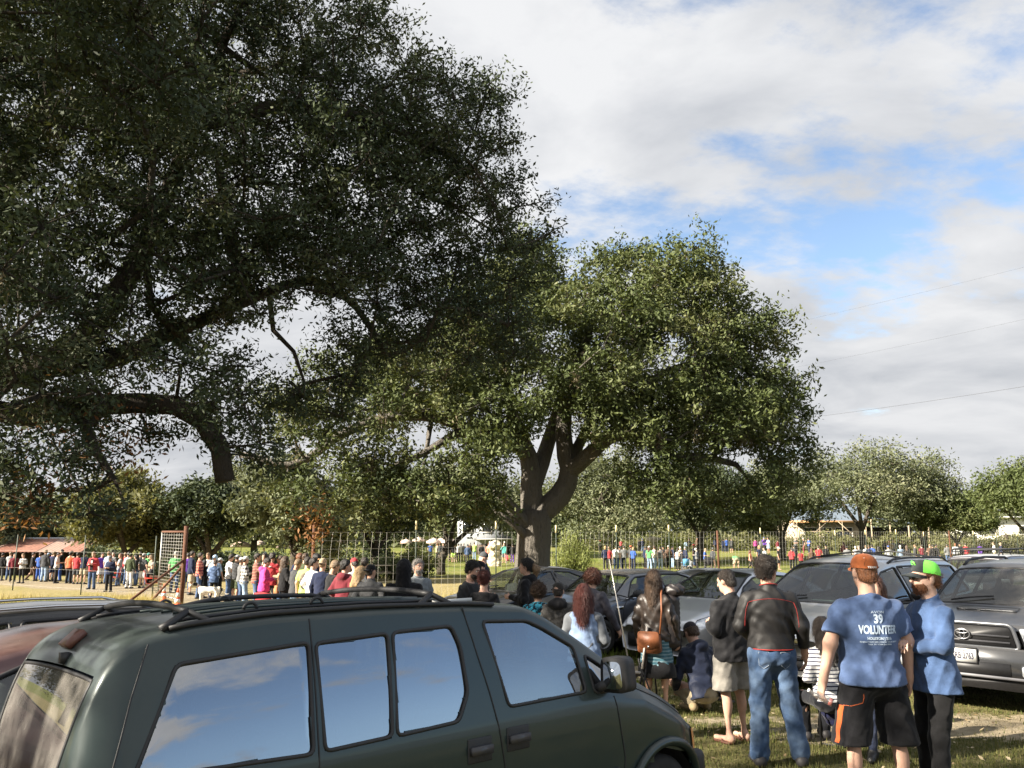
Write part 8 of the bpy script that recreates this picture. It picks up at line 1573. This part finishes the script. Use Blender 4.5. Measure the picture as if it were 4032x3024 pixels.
FIELD = [
 (2384, 2150, 69, 85, 'st', 'l/n', 'l/k', 'bob/blond', None, 'blond woman in navy sweater with white waist band'), (2398, 2153, 69, 88, 'ph', 's/r', 'l/k', 'buzz/light', None, 'man in red shirt beside the navy sweater'), (2426, 2148, 69.5, 70, 'st', 's/w', 'l/dn', 'buzz/dark', 'ol', 'man in white t-shirt and olive cap by the slim post'), (2440, 2150, 71, 90, 'st', 's/dg', 'l/n', 'short/dark', None, 'man in slate shirt half behind the white t-shirt'), (2457, 2146, 69.5, 95, 'st', 's/g', 'l/n', 'buzz/dark', None, 'man in grey t-shirt and navy trousers'), (2485, 2141, 71, 60, 'po', 'j/dg', 'l/br', 'short/dark', 'o', 'person in bright orange cap'), (2494, 2155, 69.5, 60, 'ph', 'l/b', 'l/n', 'bob/blond', None, 'blond woman in blue jacket and jeans'),
 (2542, 2151, 71, 30, 'st', 'j/n', 'l/k', 'short/dark', 'dg', 'man with teal backpack and dark clothes'), (2557, 2151, 69.5, 60, 'hp', 's/gn', 'l/ld', 'long/auburn', 'w', 'woman in bright green shirt and white cap, hand on hip'), (2577, 2150, 70, 30, 'st', 'l/cw', 'l/ld', 'short/dark', 'br', 'man in cream shirt and brown cap'), (2600, 2153, 70, 90, 'st', 'v/dg/knit/lg', 'l/ld', 'short/dark', None, 'person in ribbed grey vest and pale jeans'), (2613, 2150, 72, 250, 'st', 'j/k', 'l/k', 'short/black', 'k', 'man in black cap beside the grey vest'), (2633, 2148, 70.5, 80, 'st', 'j/br', 'l/k', 'short/light', 'lg', 'man in brown leather jacket'), (2649, 2151, 71.5, 20, 'st', 'j/n', 'l/ld', 'short/dark', 'k', 'man in navy coat and black hat'),
 (2668, 2160, 69, 40, 'ph', 'v/lg', 'l/k', 'bob/dark', None, 'woman in pale vest left of the white cap'), (2679, 2153, 71.5, 270, 'fa', 's/w', 'l/k', 'short/dark', 'w', 'person in white cap raising an arm'), (2685, 2167, 68, 20, 'ph', 'j/k', 'l/k', 'short/black', None, 'short person in black jacket before the navy jacket'), (2699, 2154, 70.5, 30, 'st', 'j/n', 'l/k', 'short/grey', 'lg', 'man in navy jacket and grey cap'), (2716, 2172, 68, 85, 'kn', 's/lg', 'l/n', 'short/brown', None, 'person in grey crouching by the blue chairs'), (2733, 2140, 76, 150, 'st', 's/n', 'l/dn', 'buzz/dark', 'r', 'man in navy t-shirt and red cap'), (2744, 2158, 70, 150, 'hd', 'j/g', 'l/k', 'short/dark', 'w', 'man in grey jacket and white cap bending forward'), (2777, 2160, 69.5, 340, 'ph', 's/b', 'l/k', 'buzz/light', 'tn', 'man in royal blue t-shirt and tan cap'), (2808, 2157, 69, 40, 'pl', 'j/dg', 'l/br', 'buzz/dark', 'g', 'man in charcoal jacket left of the rusty post'),
 (2365, 2127, 104, 90, 'st', 'j/k', 'l/k', 'short/black', 'r', 'far person in black with red hood in tree shade'), (2388, 2125, 104, 250, 'st', 'j/k', 'l/dn', 'short/dark', 'k', 'far person in dark jacket in tree shade'), (2446, 2128, 108, 80, 'fa', 's/r', 'l/k', 'short/brown', None, 'far person in red waving an arm'), (2519, 2124, 108, 90, 'st', 'j/k', 'l/k', 'short/black', None, 'far dark person left of the blue one'), (2531, 2122, 108, 90, 'st', 'j/n', 'l/dn', 'short/black', 'b', 'far person in blue under the dark oak'), (2700, 2128, 106, 60, 'st', 'j/lb', 'l/ld', 'short/dark', None, 'far person in pale blue beside the bright shrub'), (2715, 2120, 106, 90, 'st', 'j/k', 'l/k', 'short/black', None, 'far person in black right of the bright shrub'), (2749, 2116, 106, 270, 'st', 'j/br', 'l/k', 'short/black', 'n', 'far person in brown with blue cap'), (2765, 2120, 104, 90, 'st', 'j/k', 'l/g', 'short/black', None, 'far person with black coat and pale bag'),
 (2820, 2118, 108, 90, 'st', 'j/n', 'l/k', 'short/black', None, 'far dark person behind the rusty post'), (2851, 2122, 106, 80, 'st', 'j/n', 'l/n', 'short/black', None, 'far person in navy, left of a pair'), (2864, 2119, 106, 100, 'st', 'j/b', 'l/n', 'short/dark', None, 'far person in deep blue, right of a pair'), (2883, 2120, 105, 90, 'ph', 'j/dg', 's/k', 'short/dark', None, 'far person in grey and black shorts'), (2978, 2122, 104, 90, 'st', 'j/mg', 'l/k', 'short/dark', None, 'far person in magenta jacket'), (2998, 2124, 104, 60, 'st', 'j/g', 'l/k', 'short/dark', None, 'far person in grey beside the magenta jacket'), (3012, 2115, 106, 270, 'fa', 'j/pu', 'l/k', 'short/dark', 'b', 'far person in blue cap and violet'), (3028, 2116, 103, 200, 'ph', 's/lb', 's/lb', 'short/dark', None, 'far person all in pale blue'), (3066, 2126, 104, 90, 'st', 'j/cr', 'l/k', 'short/dark', None, 'far person in dark red'), (3094, 2116, 102, 20, 'po', 'j/k', 'l/k', 'short/dark', 'cw', 'far man in black with straw hat'), (3137, 2114, 102, 300, 'ph', 's/g', 'l/k', 'short/dark', 'dg', 'far man in grey printed t-shirt'), (3168, 2116, 102, 180, 'hp', 's/k', 'l/cr', 'short/dark', 'lg', 'far person in black top and red trousers'), (3188, 2113, 101, 190, 'ph', 's/b', 'l/n', 'short/dark', 'k', 'far man in blue shirt with bright backpack'),
 (2898, 2190, 67, 90, 'be', 's/gn', 's/kh', 'short/dark', 'b', 'man in green shirt bending over a chair'), (2955, 2167, 67.5, 330, 'wk', 's/pe', 't/k', 'long/auburn', None, 'woman with long auburn hair in black leggings walking'), (2992, 2148, 72, 290, 'st', 's/n', 'l/ld', 'long/blond', None, 'blond woman in navy and white top'), (3011, 2155, 70, 200, 'ph', 'l/lg', 'l/k', 'short/dark', None, 'man in pale grey sweater facing the blond woman'), (3067, 2154, 69, 330, 'st', 's/k', 's/k', 'buzz/light', 'w', 'man in black t-shirt and white cap'), (3118, 2158, 69, 60, 'ph', 'h/r', 'l/k', 'buzz/dark', 'dg', 'person in bright red hoodie'), (3128, 2147, 74, 90, 'st', 'j/dg', 'l/k', 'short/dark', None, 'person in grey jacket behind the red hoodie'), (3154, 2167, 67, 85, 'ph', 's/r', 'l/k', 'short/dark', 'dg', 'heavy man in red t-shirt beside the red hoodie'), (3196, 2160, 68, 90, 'st', 'j/br', 'l/br', 'long/auburn', None, 'person with auburn hair behind the crimson shirt'), (3225, 2145, 68, 85, 'st', 's/r', 'l/kh', 'short/brown', None, 'man in crimson polo and khaki trousers'), (3255, 2133, 72, 280, 'po', 'j/k', 'l/k', 'short/black', 'k', 'big man in black jacket with grey chest band and cap'),
 (3324, 2122, 86, 120, 'wk', 'j/cr', 'l/g', 'long/auburn', None, 'person in wine red top squatting on the slope'), (3337, 2147, 69, 60, 'pl', 'j/g', 'l/dg', 'short/black', None, 'man in grey hooded jacket walking, left of the orange cap'), (3371, 2151, 73, 90, 'st', 's/w', 'l/dn', 'short/white', None, 'person in white just left of the orange cap'), (3384, 2150, 71, 100, 'st', 'j/g', 'l/dn', 'beanie/g', None, 'person in grey beanie beside the orange cap'), (3404, 2106, 110, 90, 'st', 'j/tq', 'l/cr', 'short/dark', 'o', 'far person in orange hat by the oak trunk'), (3413, 2139, 72, 90, 'st', 's/w', 'l/dn', 'short/light', None, 'light haired person just above the orange cap'), (3424, 2146, 71, 60, 'st', 'j/n', 'l/n', 'short/brown', None, 'man in navy jacket right above the orange cap'), (3437, 2141, 74, 60, 'st', 'j/b', 'l/b', 'short/dark', None, 'person in bright blue jacket right of the orange cap'), (3461, 2152, 69, 80, 'fa', 'j/k', 'l/k', 'long/black', None, 'woman in black raising a hand to her face'), (3501, 2148, 69, 85, 'pl', 'l/lg', 'l/dn', 'buzz/dark', 'b', 'man in pale grey top and blue cap'), (3489, 2117, 92, 90, 'st', 'j/dg', 'l/k', 'short/dark', 'tq', 'far man in teal cap behind the pale grey top'), (3506, 2120, 90, 85, 'hp', 'j/tn', 'l/dg', 'short/ginger', None, 'person in tan jacket, back turned'), (3521, 2119, 92, 270, 'st', 'j/lg', 'l/dg', 'short/grey', None, 'far person in pale grey beside the tan jacket'), (3543, 2117, 92, 90, 'st', 'j/k', 'l/k', 'short/dark', None, 'far dark person behind the denim shirt'), (3558, 2118, 90, 270, 'st', 'j/k', 'l/k', 'short/black', None, 'far person in black right of the denim shirt'),
 (3548, 2132, 72, 88, 'hp', 'l/ld', 'l/dn', 'short/white', None, 'white haired man in pale denim shirt'), (3574, 2146, 71, 60, 'st', 'j/k', 'l/k', 'long/brown', None, 'woman in black beside the pale denim shirt'), (3606, 2129, 74, 330, 'st', 'j/dg', 'l/k', 'buzz/light', None, 'bald man in charcoal jacket'), (3632, 2128, 74, 88, 'st', 's/cr', 's/w', 'short/dark', None, 'man in maroon shirt and white shorts'), (3665, 2129, 76, 40, 'ph', 's/br', 's/tn', 'short/light', None, 'person in brown with light hair'), (3676, 2136, 74, 90, 'st', 'j/k', 's/k', 'short/dark', None, 'person in black jacket and bare legs'), (3690, 2124, 76, 20, 'wk', 'j/k', 'l/dn', 'short/black', 'k', 'person in black jacket with orange badge'), (3733, 2122, 78, 90, 'po', 'j/g', 'l/dn', 'short/dark', None, 'man in grey jacket left of the rusty post at right'), (3766, 2124, 80, 60, 'st', 'j/lg', 'l/k', 'bob/ginger', None, 'ginger haired person behind the roof rack'), (3784, 2118, 80, 90, 'st', 'j/k', 'l/k', 'buzz/light', 'k', 'man in black cap behind the roof rack'), (3806, 2130, 80, 90, 'st', 'j/r', 'l/k', 'short/dark', None, 'person with red pack behind the roof rack'), (3863, 2124, 82, 30, 'ph', 's/pu', 'l/k', 'bob/black', None, 'dark haired person in violet t-shirt above the roof rack'), (3918, 2119, 84, 160, 'ph', 's/w', 'l/tn', 'buzz/light', None, 'bald man in white shirt at the right'), (3945, 2115, 84, 160, 'st', 'j/n', 'l/n', 'buzz/light', 'tn', 'man in navy jacket and tan cap at the right'),
 (1694, 2138, 88, 90, 'st', 's/b', 'l/dn', 'short/dark', None, 'far person in royal blue under the pink parasols'), (1722, 2139, 87, 40, 'st', 'j/tn', 'l/k', 'short/ginger', None, 'far person in orange brown under the pink parasols'), (1732, 2138, 86, 90, 'st', 'j/dg', 'l/k', 'short/dark', None, 'far person in dark brown under the parasols'), (1745, 2140, 87, 270, 'ph', 'j/dg', 'l/dn', 'short/dark', None, 'far person in slate with jeans beside the bench'), (1775, 2138, 86, 90, 'st', 'j/k', 'l/k', 'short/dark', 'g', 'far person in black left of the lime trousers'), (1785, 2139, 84, 88, 'st', 's/k', 's/ny', 'short/black', None, 'far person in black with lime green trousers'), (1792, 2144, 88, 60, 'st', 's/dg', 'l/k', 'short/dark', None, 'far person half behind the lime trousers'), (1805, 2141, 86, 90, 'st', 'j/lg', 'l/k', 'short/dark', None, 'far person in grey left of the white shirt'), (1815, 2141, 85, 90, 'st', 's/w', 'l/k', 'short/dark', None, 'far person in white shirt near the parasols'), (1825, 2139, 85, 90, 'st', 'j/g', 'l/kh', 'short/grey', None, 'far man in grey jacket and khaki trousers'), (1841, 2144, 80, 88, 'st', 'j/dn', 'l/k', 'short/dark', None, 'far person in denim jacket and black trousers'), (1850, 2137, 88, 90, 'st', 'j/br', 'l/k', 'short/grey', None, 'far person behind the denim jacket'), (1868, 2136, 88, 90, 'fa', 's/ny', 'l/ld', 'short/brown', None, 'far person in neon yellow top'), (1897, 2141, 84, 90, 'po', 'j/k', 'l/k', 'short/black', None, 'far person in black behind the flat cap'), (1925, 2137, 82, 90, 'st', 'j/pe', 'l/ld', 'long/auburn', None, 'far woman in rust brown cardigan'), (1946, 2142, 82, 200, 'hd', 'l/b', 'l/n', 'short/dark', None, 'far person in blue leaning forward'), (1965, 2142, 84, 270, 'ph', 'j/br', 'l/k', 'short/dark', 'k', 'far person in dark brown left of the teal sleeve'), (1985, 2138, 82, 250, 'fa', 'j/tq', 's/g', 'short/brown', None, 'far person with teal sleeves and grey shorts'), (2018, 2143, 82, 90, 'st', 'j/k', 'l/pu', 'short/dark', None, 'far person with purple trousers left of the trunk'),
 (1002, 2143, 74, 250, 'st', 's/b', 'l/n', 'short/grey', None, 'far person in blue under the slanting trunk'), (1038, 2158, 70, 270, 'ph', 's/lb', 'l/dn', 'short/light', None, 'far person in pale blue behind leaves')]
for e in FIELD: crowd(e, 'people standing in the field')
# ------------------------------------------------------------------ small things
def cone(label, x, y, Y):
    X = X4(x, Y, y); o = empty('traffic_cone', (X, Y, gz(X, Y)), .3, 1.0); tag(o, label, 'cone', 'traffic cones'); OC = plain('cone_orange', (.78, .11, .03), .55, 0, .1); WC = plain('cone_white', (.75, .74, .7), .5)
    MB().prism(rpoly([(-.18, -.18), (.18, -.18), (.18, .18), (-.18, .18)], .03), .035, Matrix.Identity(4)).build('base', OC, o)
    rr = lambda z: .135 - .105 * z / .72
    for a, b, m in ((.035, .28, OC), (.28, .40, WC), (.40, .46, OC), (.46, .60, WC), (.60, .74, OC)): MB().lathe([(rr(a), a), (rr(b), b)], n=20).build('cone_band', m, o, True)
cone('orange cone at the foot of the gate post', 697, 2390, 28.4); cone('orange cone with broad white band behind the gate mesh', 644, 2360, 31.2)
def camp_chair(label, x, Y, face, col, s=1.0, XY=None, group='folding camp chairs'):
    X, Y = XY if XY else (X4(x, Y, 2250), Y); o = empty('camp_chair', (X, Y, gz(X, Y)), R(face - 90), s); tag(o, label, 'chair', group); m = fab(col); T = plain('chair_tube', (.25, .25, .26), .4, .6) if col != PC['k'] else BLK
    V = [(-.27, .25, .46), (.27, .25, .46), (.27, -.2, .40), (-.27, -.2, .40), (-.26, -.30, .95), (.26, -.30, .95), (0, .02, .38), (0, -.34, .70)]
    mb = MB(); mb.add([(-.27, .25, .46), (0, .25, .42), (.27, .25, .46), (-.27, -.2, .42), (0, -.2, .36), (.27, -.2, .42)], [(0, 1, 4, 3), (1, 2, 5, 4)]); mb.build('seat', m, o)
    mb = MB(); mb.add([(-.27, -.2, .44), (0, -.24, .40), (.27, -.2, .44), (-.28, -.30, .92), (0, -.35, .95), (.28, -.30, .92)], [(0, 1, 4, 3), (1, 2, 5, 4)]); bk = mb.build('backrest', m, o)
    for a in (bk,): sd_ = a.modifiers.new('s', 'SOLIDIFY'); sd_.thickness = .012
    for sx in (-1, 1):
        MB().tube([(sx * .28, -.28, .0), (sx * .28, .26, .62)], .010, 6).build('leg', T, o); MB().tube([(sx * .28, .28, 0), (sx * .28, -.22, .46), (sx * .29, -.31, .94)], .010, 6).build('leg', T, o)
        MB().tube([(sx * .30, .28, .62), (sx * .30, -.26, .64)], .022, 6).build('armrest', m, o)
    for y in (-.28, .28): MB().tube([(-.28, y, .02), (.28, y, .40)], .009, 6).build('cross_leg', T, o); MB().tube([(.28, y, .02), (-.28, y, .40)], .009, 6).build('cross_leg', T, o)
camp_chair('bright red camp chair standing behind the pink hoodie', 1062, 24.0, 75, PC['r']); camp_chair('orange red camp chair with the seated person in black', 600, 36.2, 20, (.62, .06, .035)); camp_chair('black camp chair standing on the lawn beyond the cars', 2790, 67, 250, PC['k'], 1.15)
camp_chair('small orange red chair half hidden behind the queue', 453, 41, 200, (.5, .05, .03)); camp_chair('blue camp chair among the crouching people', 2700, 67.5, 90, (.10, .28, .5)); camp_chair('red camp chair lying low left of the thick trunk', 2005, 78, 30, PC['r'])
def folding_chair():
    o = empty('folding_chair', (1.42, 10.15, gz(1.4, 10.1)), .5, 1.0); tag(o, 'half folded brown camp chair with pale edges beside the tan bag', 'chair'); BRN = fab((.05, .032, .026)); PAL = plain('pale_binding', (.5, .46, .42), .8)
    mb = MB(); mb.add([(-.42, -.1, .52), (.06, -.06, .46), (.10, .18, .30), (-.36, .12, .36)], [(0, 1, 2, 3)]); s = mb.build('seat', BRN, o); sd_ = s.modifiers.new('s', 'SOLIDIFY'); sd_.thickness = .012; MB().tube([(-.42, -.1, .525), (.06, -.06, .465)], .016, 6).build('binding', PAL, s); MB().tube([(.10, .18, .30), (-.36, .12, .36)], .014, 6).build('binding', PAL, s)
    mb = MB(); mb.add([(.10, -.05, .50), (.22, .0, .50), (.34, .02, .92), (.20, -.04, .98)], [(0, 1, 2, 3)]); b = mb.build('backrest', BRN, o); sd_ = b.modifiers.new('s', 'SOLIDIFY'); sd_.thickness = .012; MB().tube([(.10, -.05, .50), (.20, -.04, .98)], .014, 6).build('binding', PAL, b)
    for a, b_ in (((.02, -.05, .0), (.24, .0, .62)), ((.26, .05, .0), (.06, -.04, .62)), ((.14, .12, 0), (.18, .0, .70)), ((.30, -.08, 0), (.12, .02, .55)), ((.36, .0, 0), (.30, .02, .9))): MB().tube([a, b_], .011, 6).build('leg', BLK, o)
folding_chair()
def dog():
    Y = 30.2; X = X4(822, Y, 2370); o = empty('dog', (X, Y, gz(X, Y)), math.pi, 1.0); tag(o, 'white dog with black ear patch and dark tail base standing by the plaid shirt man', 'dog')
    # faces +x in local space, then turned to look left
    h = .013; v = Vol((-.75, -.22, -.02), (.75, .22, .95), h); c = lambda a, b, ra, rb, k=.03: v.cap(a, b, ra, rb, k)
    v.ell((.22, 0, .50), (.20, .115, .155), None, .05); v.ell((-.05, 0, .53), (.24, .10, .115), None, .05); v.ell((-.30, 0, .53), (.15, .10, .125), None, .05); c((.32, 0, .58), (.47, 0, .70), .085, .065)
    v.ell((.53, 0, .73), (.095, .065, .07), None, .03); c((.58, 0, .71), (.70, 0, .675), .045, .032, .02)
    for s in (1, -1):
        c((.28, s * .07, .42), (.27, s * .075, .24), .05, .034); c((.27, s * .075, .24), (.285, s * .075, .04), .030, .024); c((.285, s * .075, .025), (.33, s * .075, .02), .026, .022)
        c((-.33, s * .07, .46), (-.26, s * .08, .30), .075, .045); c((-.26, s * .08, .30), (-.40, s * .08, .20), .042, .028); c((-.40, s * .08, .20), (-.375, s * .08, .04), .026, .023); c((-.375, s * .08, .025), (-.32, s * .08, .02), .026, .022)
        c((.50, s * .06, .77), (.46, s * .085, .69), .026, .018, .01)
    c((-.43, 0, .58), (-.60, 0, .38), .028, .018); c((-.60, 0, .38), (-.70, 0, .40), .018, .010)
    m, nt, p, _ = bsdf('dog_coat'); tc = nt.nodes.new('ShaderNodeTexCoord'); sp = nt.nodes.new('ShaderNodeSeparateXYZ'); nt.links.new(tc.outputs['Object'], sp.inputs[0]); n = tex(nt, 3, 3)
    ear = mth(nt, 'MULTIPLY', mth(nt, 'LESS_THAN', mth(nt, 'ABSOLUTE', mth(nt, 'SUBTRACT', sp.outputs[0], .50)), .075), mth(nt, 'GREATER_THAN', sp.outputs[2], .68)); rump = mth(nt, 'MULTIPLY', mth(nt, 'LESS_THAN', sp.outputs[0], mth(nt, 'ADD', -.60, mth(nt, 'MULTIPLY', n.outputs['Fac'], .42))), mth(nt, 'GREATER_THAN', sp.outputs[0], -.47))
    nt.links.new(mixc(nt, mth(nt, 'MAXIMUM', ear, rump), (.70, .66, .58), (.02, .018, .016)), p.inputs['Base Color']); p.inputs['Roughness'].default_value = .9
    obj('body', v.mesh('body'), m, o); MB().tube([(.40 + .075 * math.sin(a) * .5, .08 * math.cos(a), .655 + .07 * math.sin(a) * -.7) for a in np.linspace(0, 2 * math.pi, 16)[:-1]], .010, 6, closed=True).build('collar', plain('red_collar', (.4, .12, .1), .7), o)
    for s in (1, -1): MB().lathe([(0, -.008), (.008, 0), (0, .008)], c=(.585, s * .048, .755), n=8).build('eye', INK, o)
    MB().lathe([(0, -.014), (.015, 0), (0, .014)], c=(.725, 0, .682), n=8).build('nose', INK, o)
dog()
def prints():
    def find(l): return [o for o in bpy.data.objects if o.get('label', '') == l][0]
    r = find('person in open red jacket over black skull t-shirt'); f = figof('ph')
    fr_ = [f.t((x, .143 + (z - 1.2) * -.06, z)) for x, z in ((-.075, 1.42), (.075, 1.42), (.07, .9), (-.07, .9))]; o = obj('tee_front', mesh_np('tee_front', fr_, [(0, 1, 2, 3)]), BLKF, r)
    WT = plain('white_thread', (.8, .8, .78)); mb = MB(); c = V3(0, .152, 1.30)
    mb.add([tuple(c + V3(x, 0, z)) for x, z in rpoly([(-.05, .0), (-.03, -.07), (.03, -.07), (.05, 0), (.05, .05), (-.05, .05)], .03)], [tuple(range(30))]); k = mb.build('skull_print', WT, o)
    for s in (1, -1): MB().add([tuple(c + V3(s * .022 + .014 * math.cos(a), .003, .005 + .013 * math.sin(a))) for a in np.linspace(0, 6.28, 12)[:-1]], [tuple(range(11))]).build('skull_eye', BLKF, k)
    r = find('man in red t-shirt with white back logo'); f = figof('ph'); me = MB().box((0, -.150, 1.38), (.11, .006, .035)); me.build('back_logo', WT, r)
    r = find('man in neon yellow shirt with camouflage backpack'); v = Vol((-.2, -.36, .9), (.2, -.05, 1.5), .02); v.ell((.03, -.20, 1.2), (.13, .09, .2), None, .02); v.folds(.006, 3); o = obj('camo_backpack', v.mesh('camo_backpack'), fab((.06, .055, .045), 'camo', (.16, .13, .10), 1.2)); o.matrix_world = r.matrix_basis.copy(); tag(o, 'camouflage backpack on the neon yellow shirt', 'backpack')
    r = find('woman with long brown hair in black vest and tan bag'); o = empty('shoulder_bag', r.matrix_basis @ Vector((-.12, -.18, .86)), r.rotation_euler.z); tag(o, 'tan suede bag slung behind the brown haired woman in the queue', 'bag'); TS = plain('tan_suede', (.40, .20, .09), .9); MB().prism(rpoly([(-.15, -.14), (.15, -.14), (.14, .13), (-.14, .13)], .05), .1, Matrix(((1, 0, 0, 0), (0, 0, -1, .05), (0, 1, 0, 0), (0, 0, 0, 1)))).build('bag_body', TS, o); MB().tube([(.1, 0, .12), (.12, .02, .4), (.1, .1, .58)], .012, 5).build('strap', TS, o)
    r = find('far man in blue shirt with bright backpack'); o = obj('backpack', Vol((-.2, -.36, .9), (.2, -.05, 1.5), .03).ell((0, -.19, 1.22), (.14, .09, .2), None, .02).mesh('backpack'), fab((.05, .2, .6))); o.matrix_world = r.matrix_basis.copy(); tag(o, 'bright blue backpack on the far man in blue', 'backpack')
prints()
def can(label, x, y, Y):
    p = P4(x, y, Y); o = empty('drink_can', (p.x, p.y, p.z - .06)); tag(o, label, 'can'); MB().lathe([(.026, 0), (.033, .006), (.033, .11), (.028, .12)], n=14).build('can_body', plain('blue_can', (.06, .34, .55), .3, .5), o, True); MB().lathe([(0, .121), (.027, .121)], n=14).build('can_top', CHROME, o)
    return o
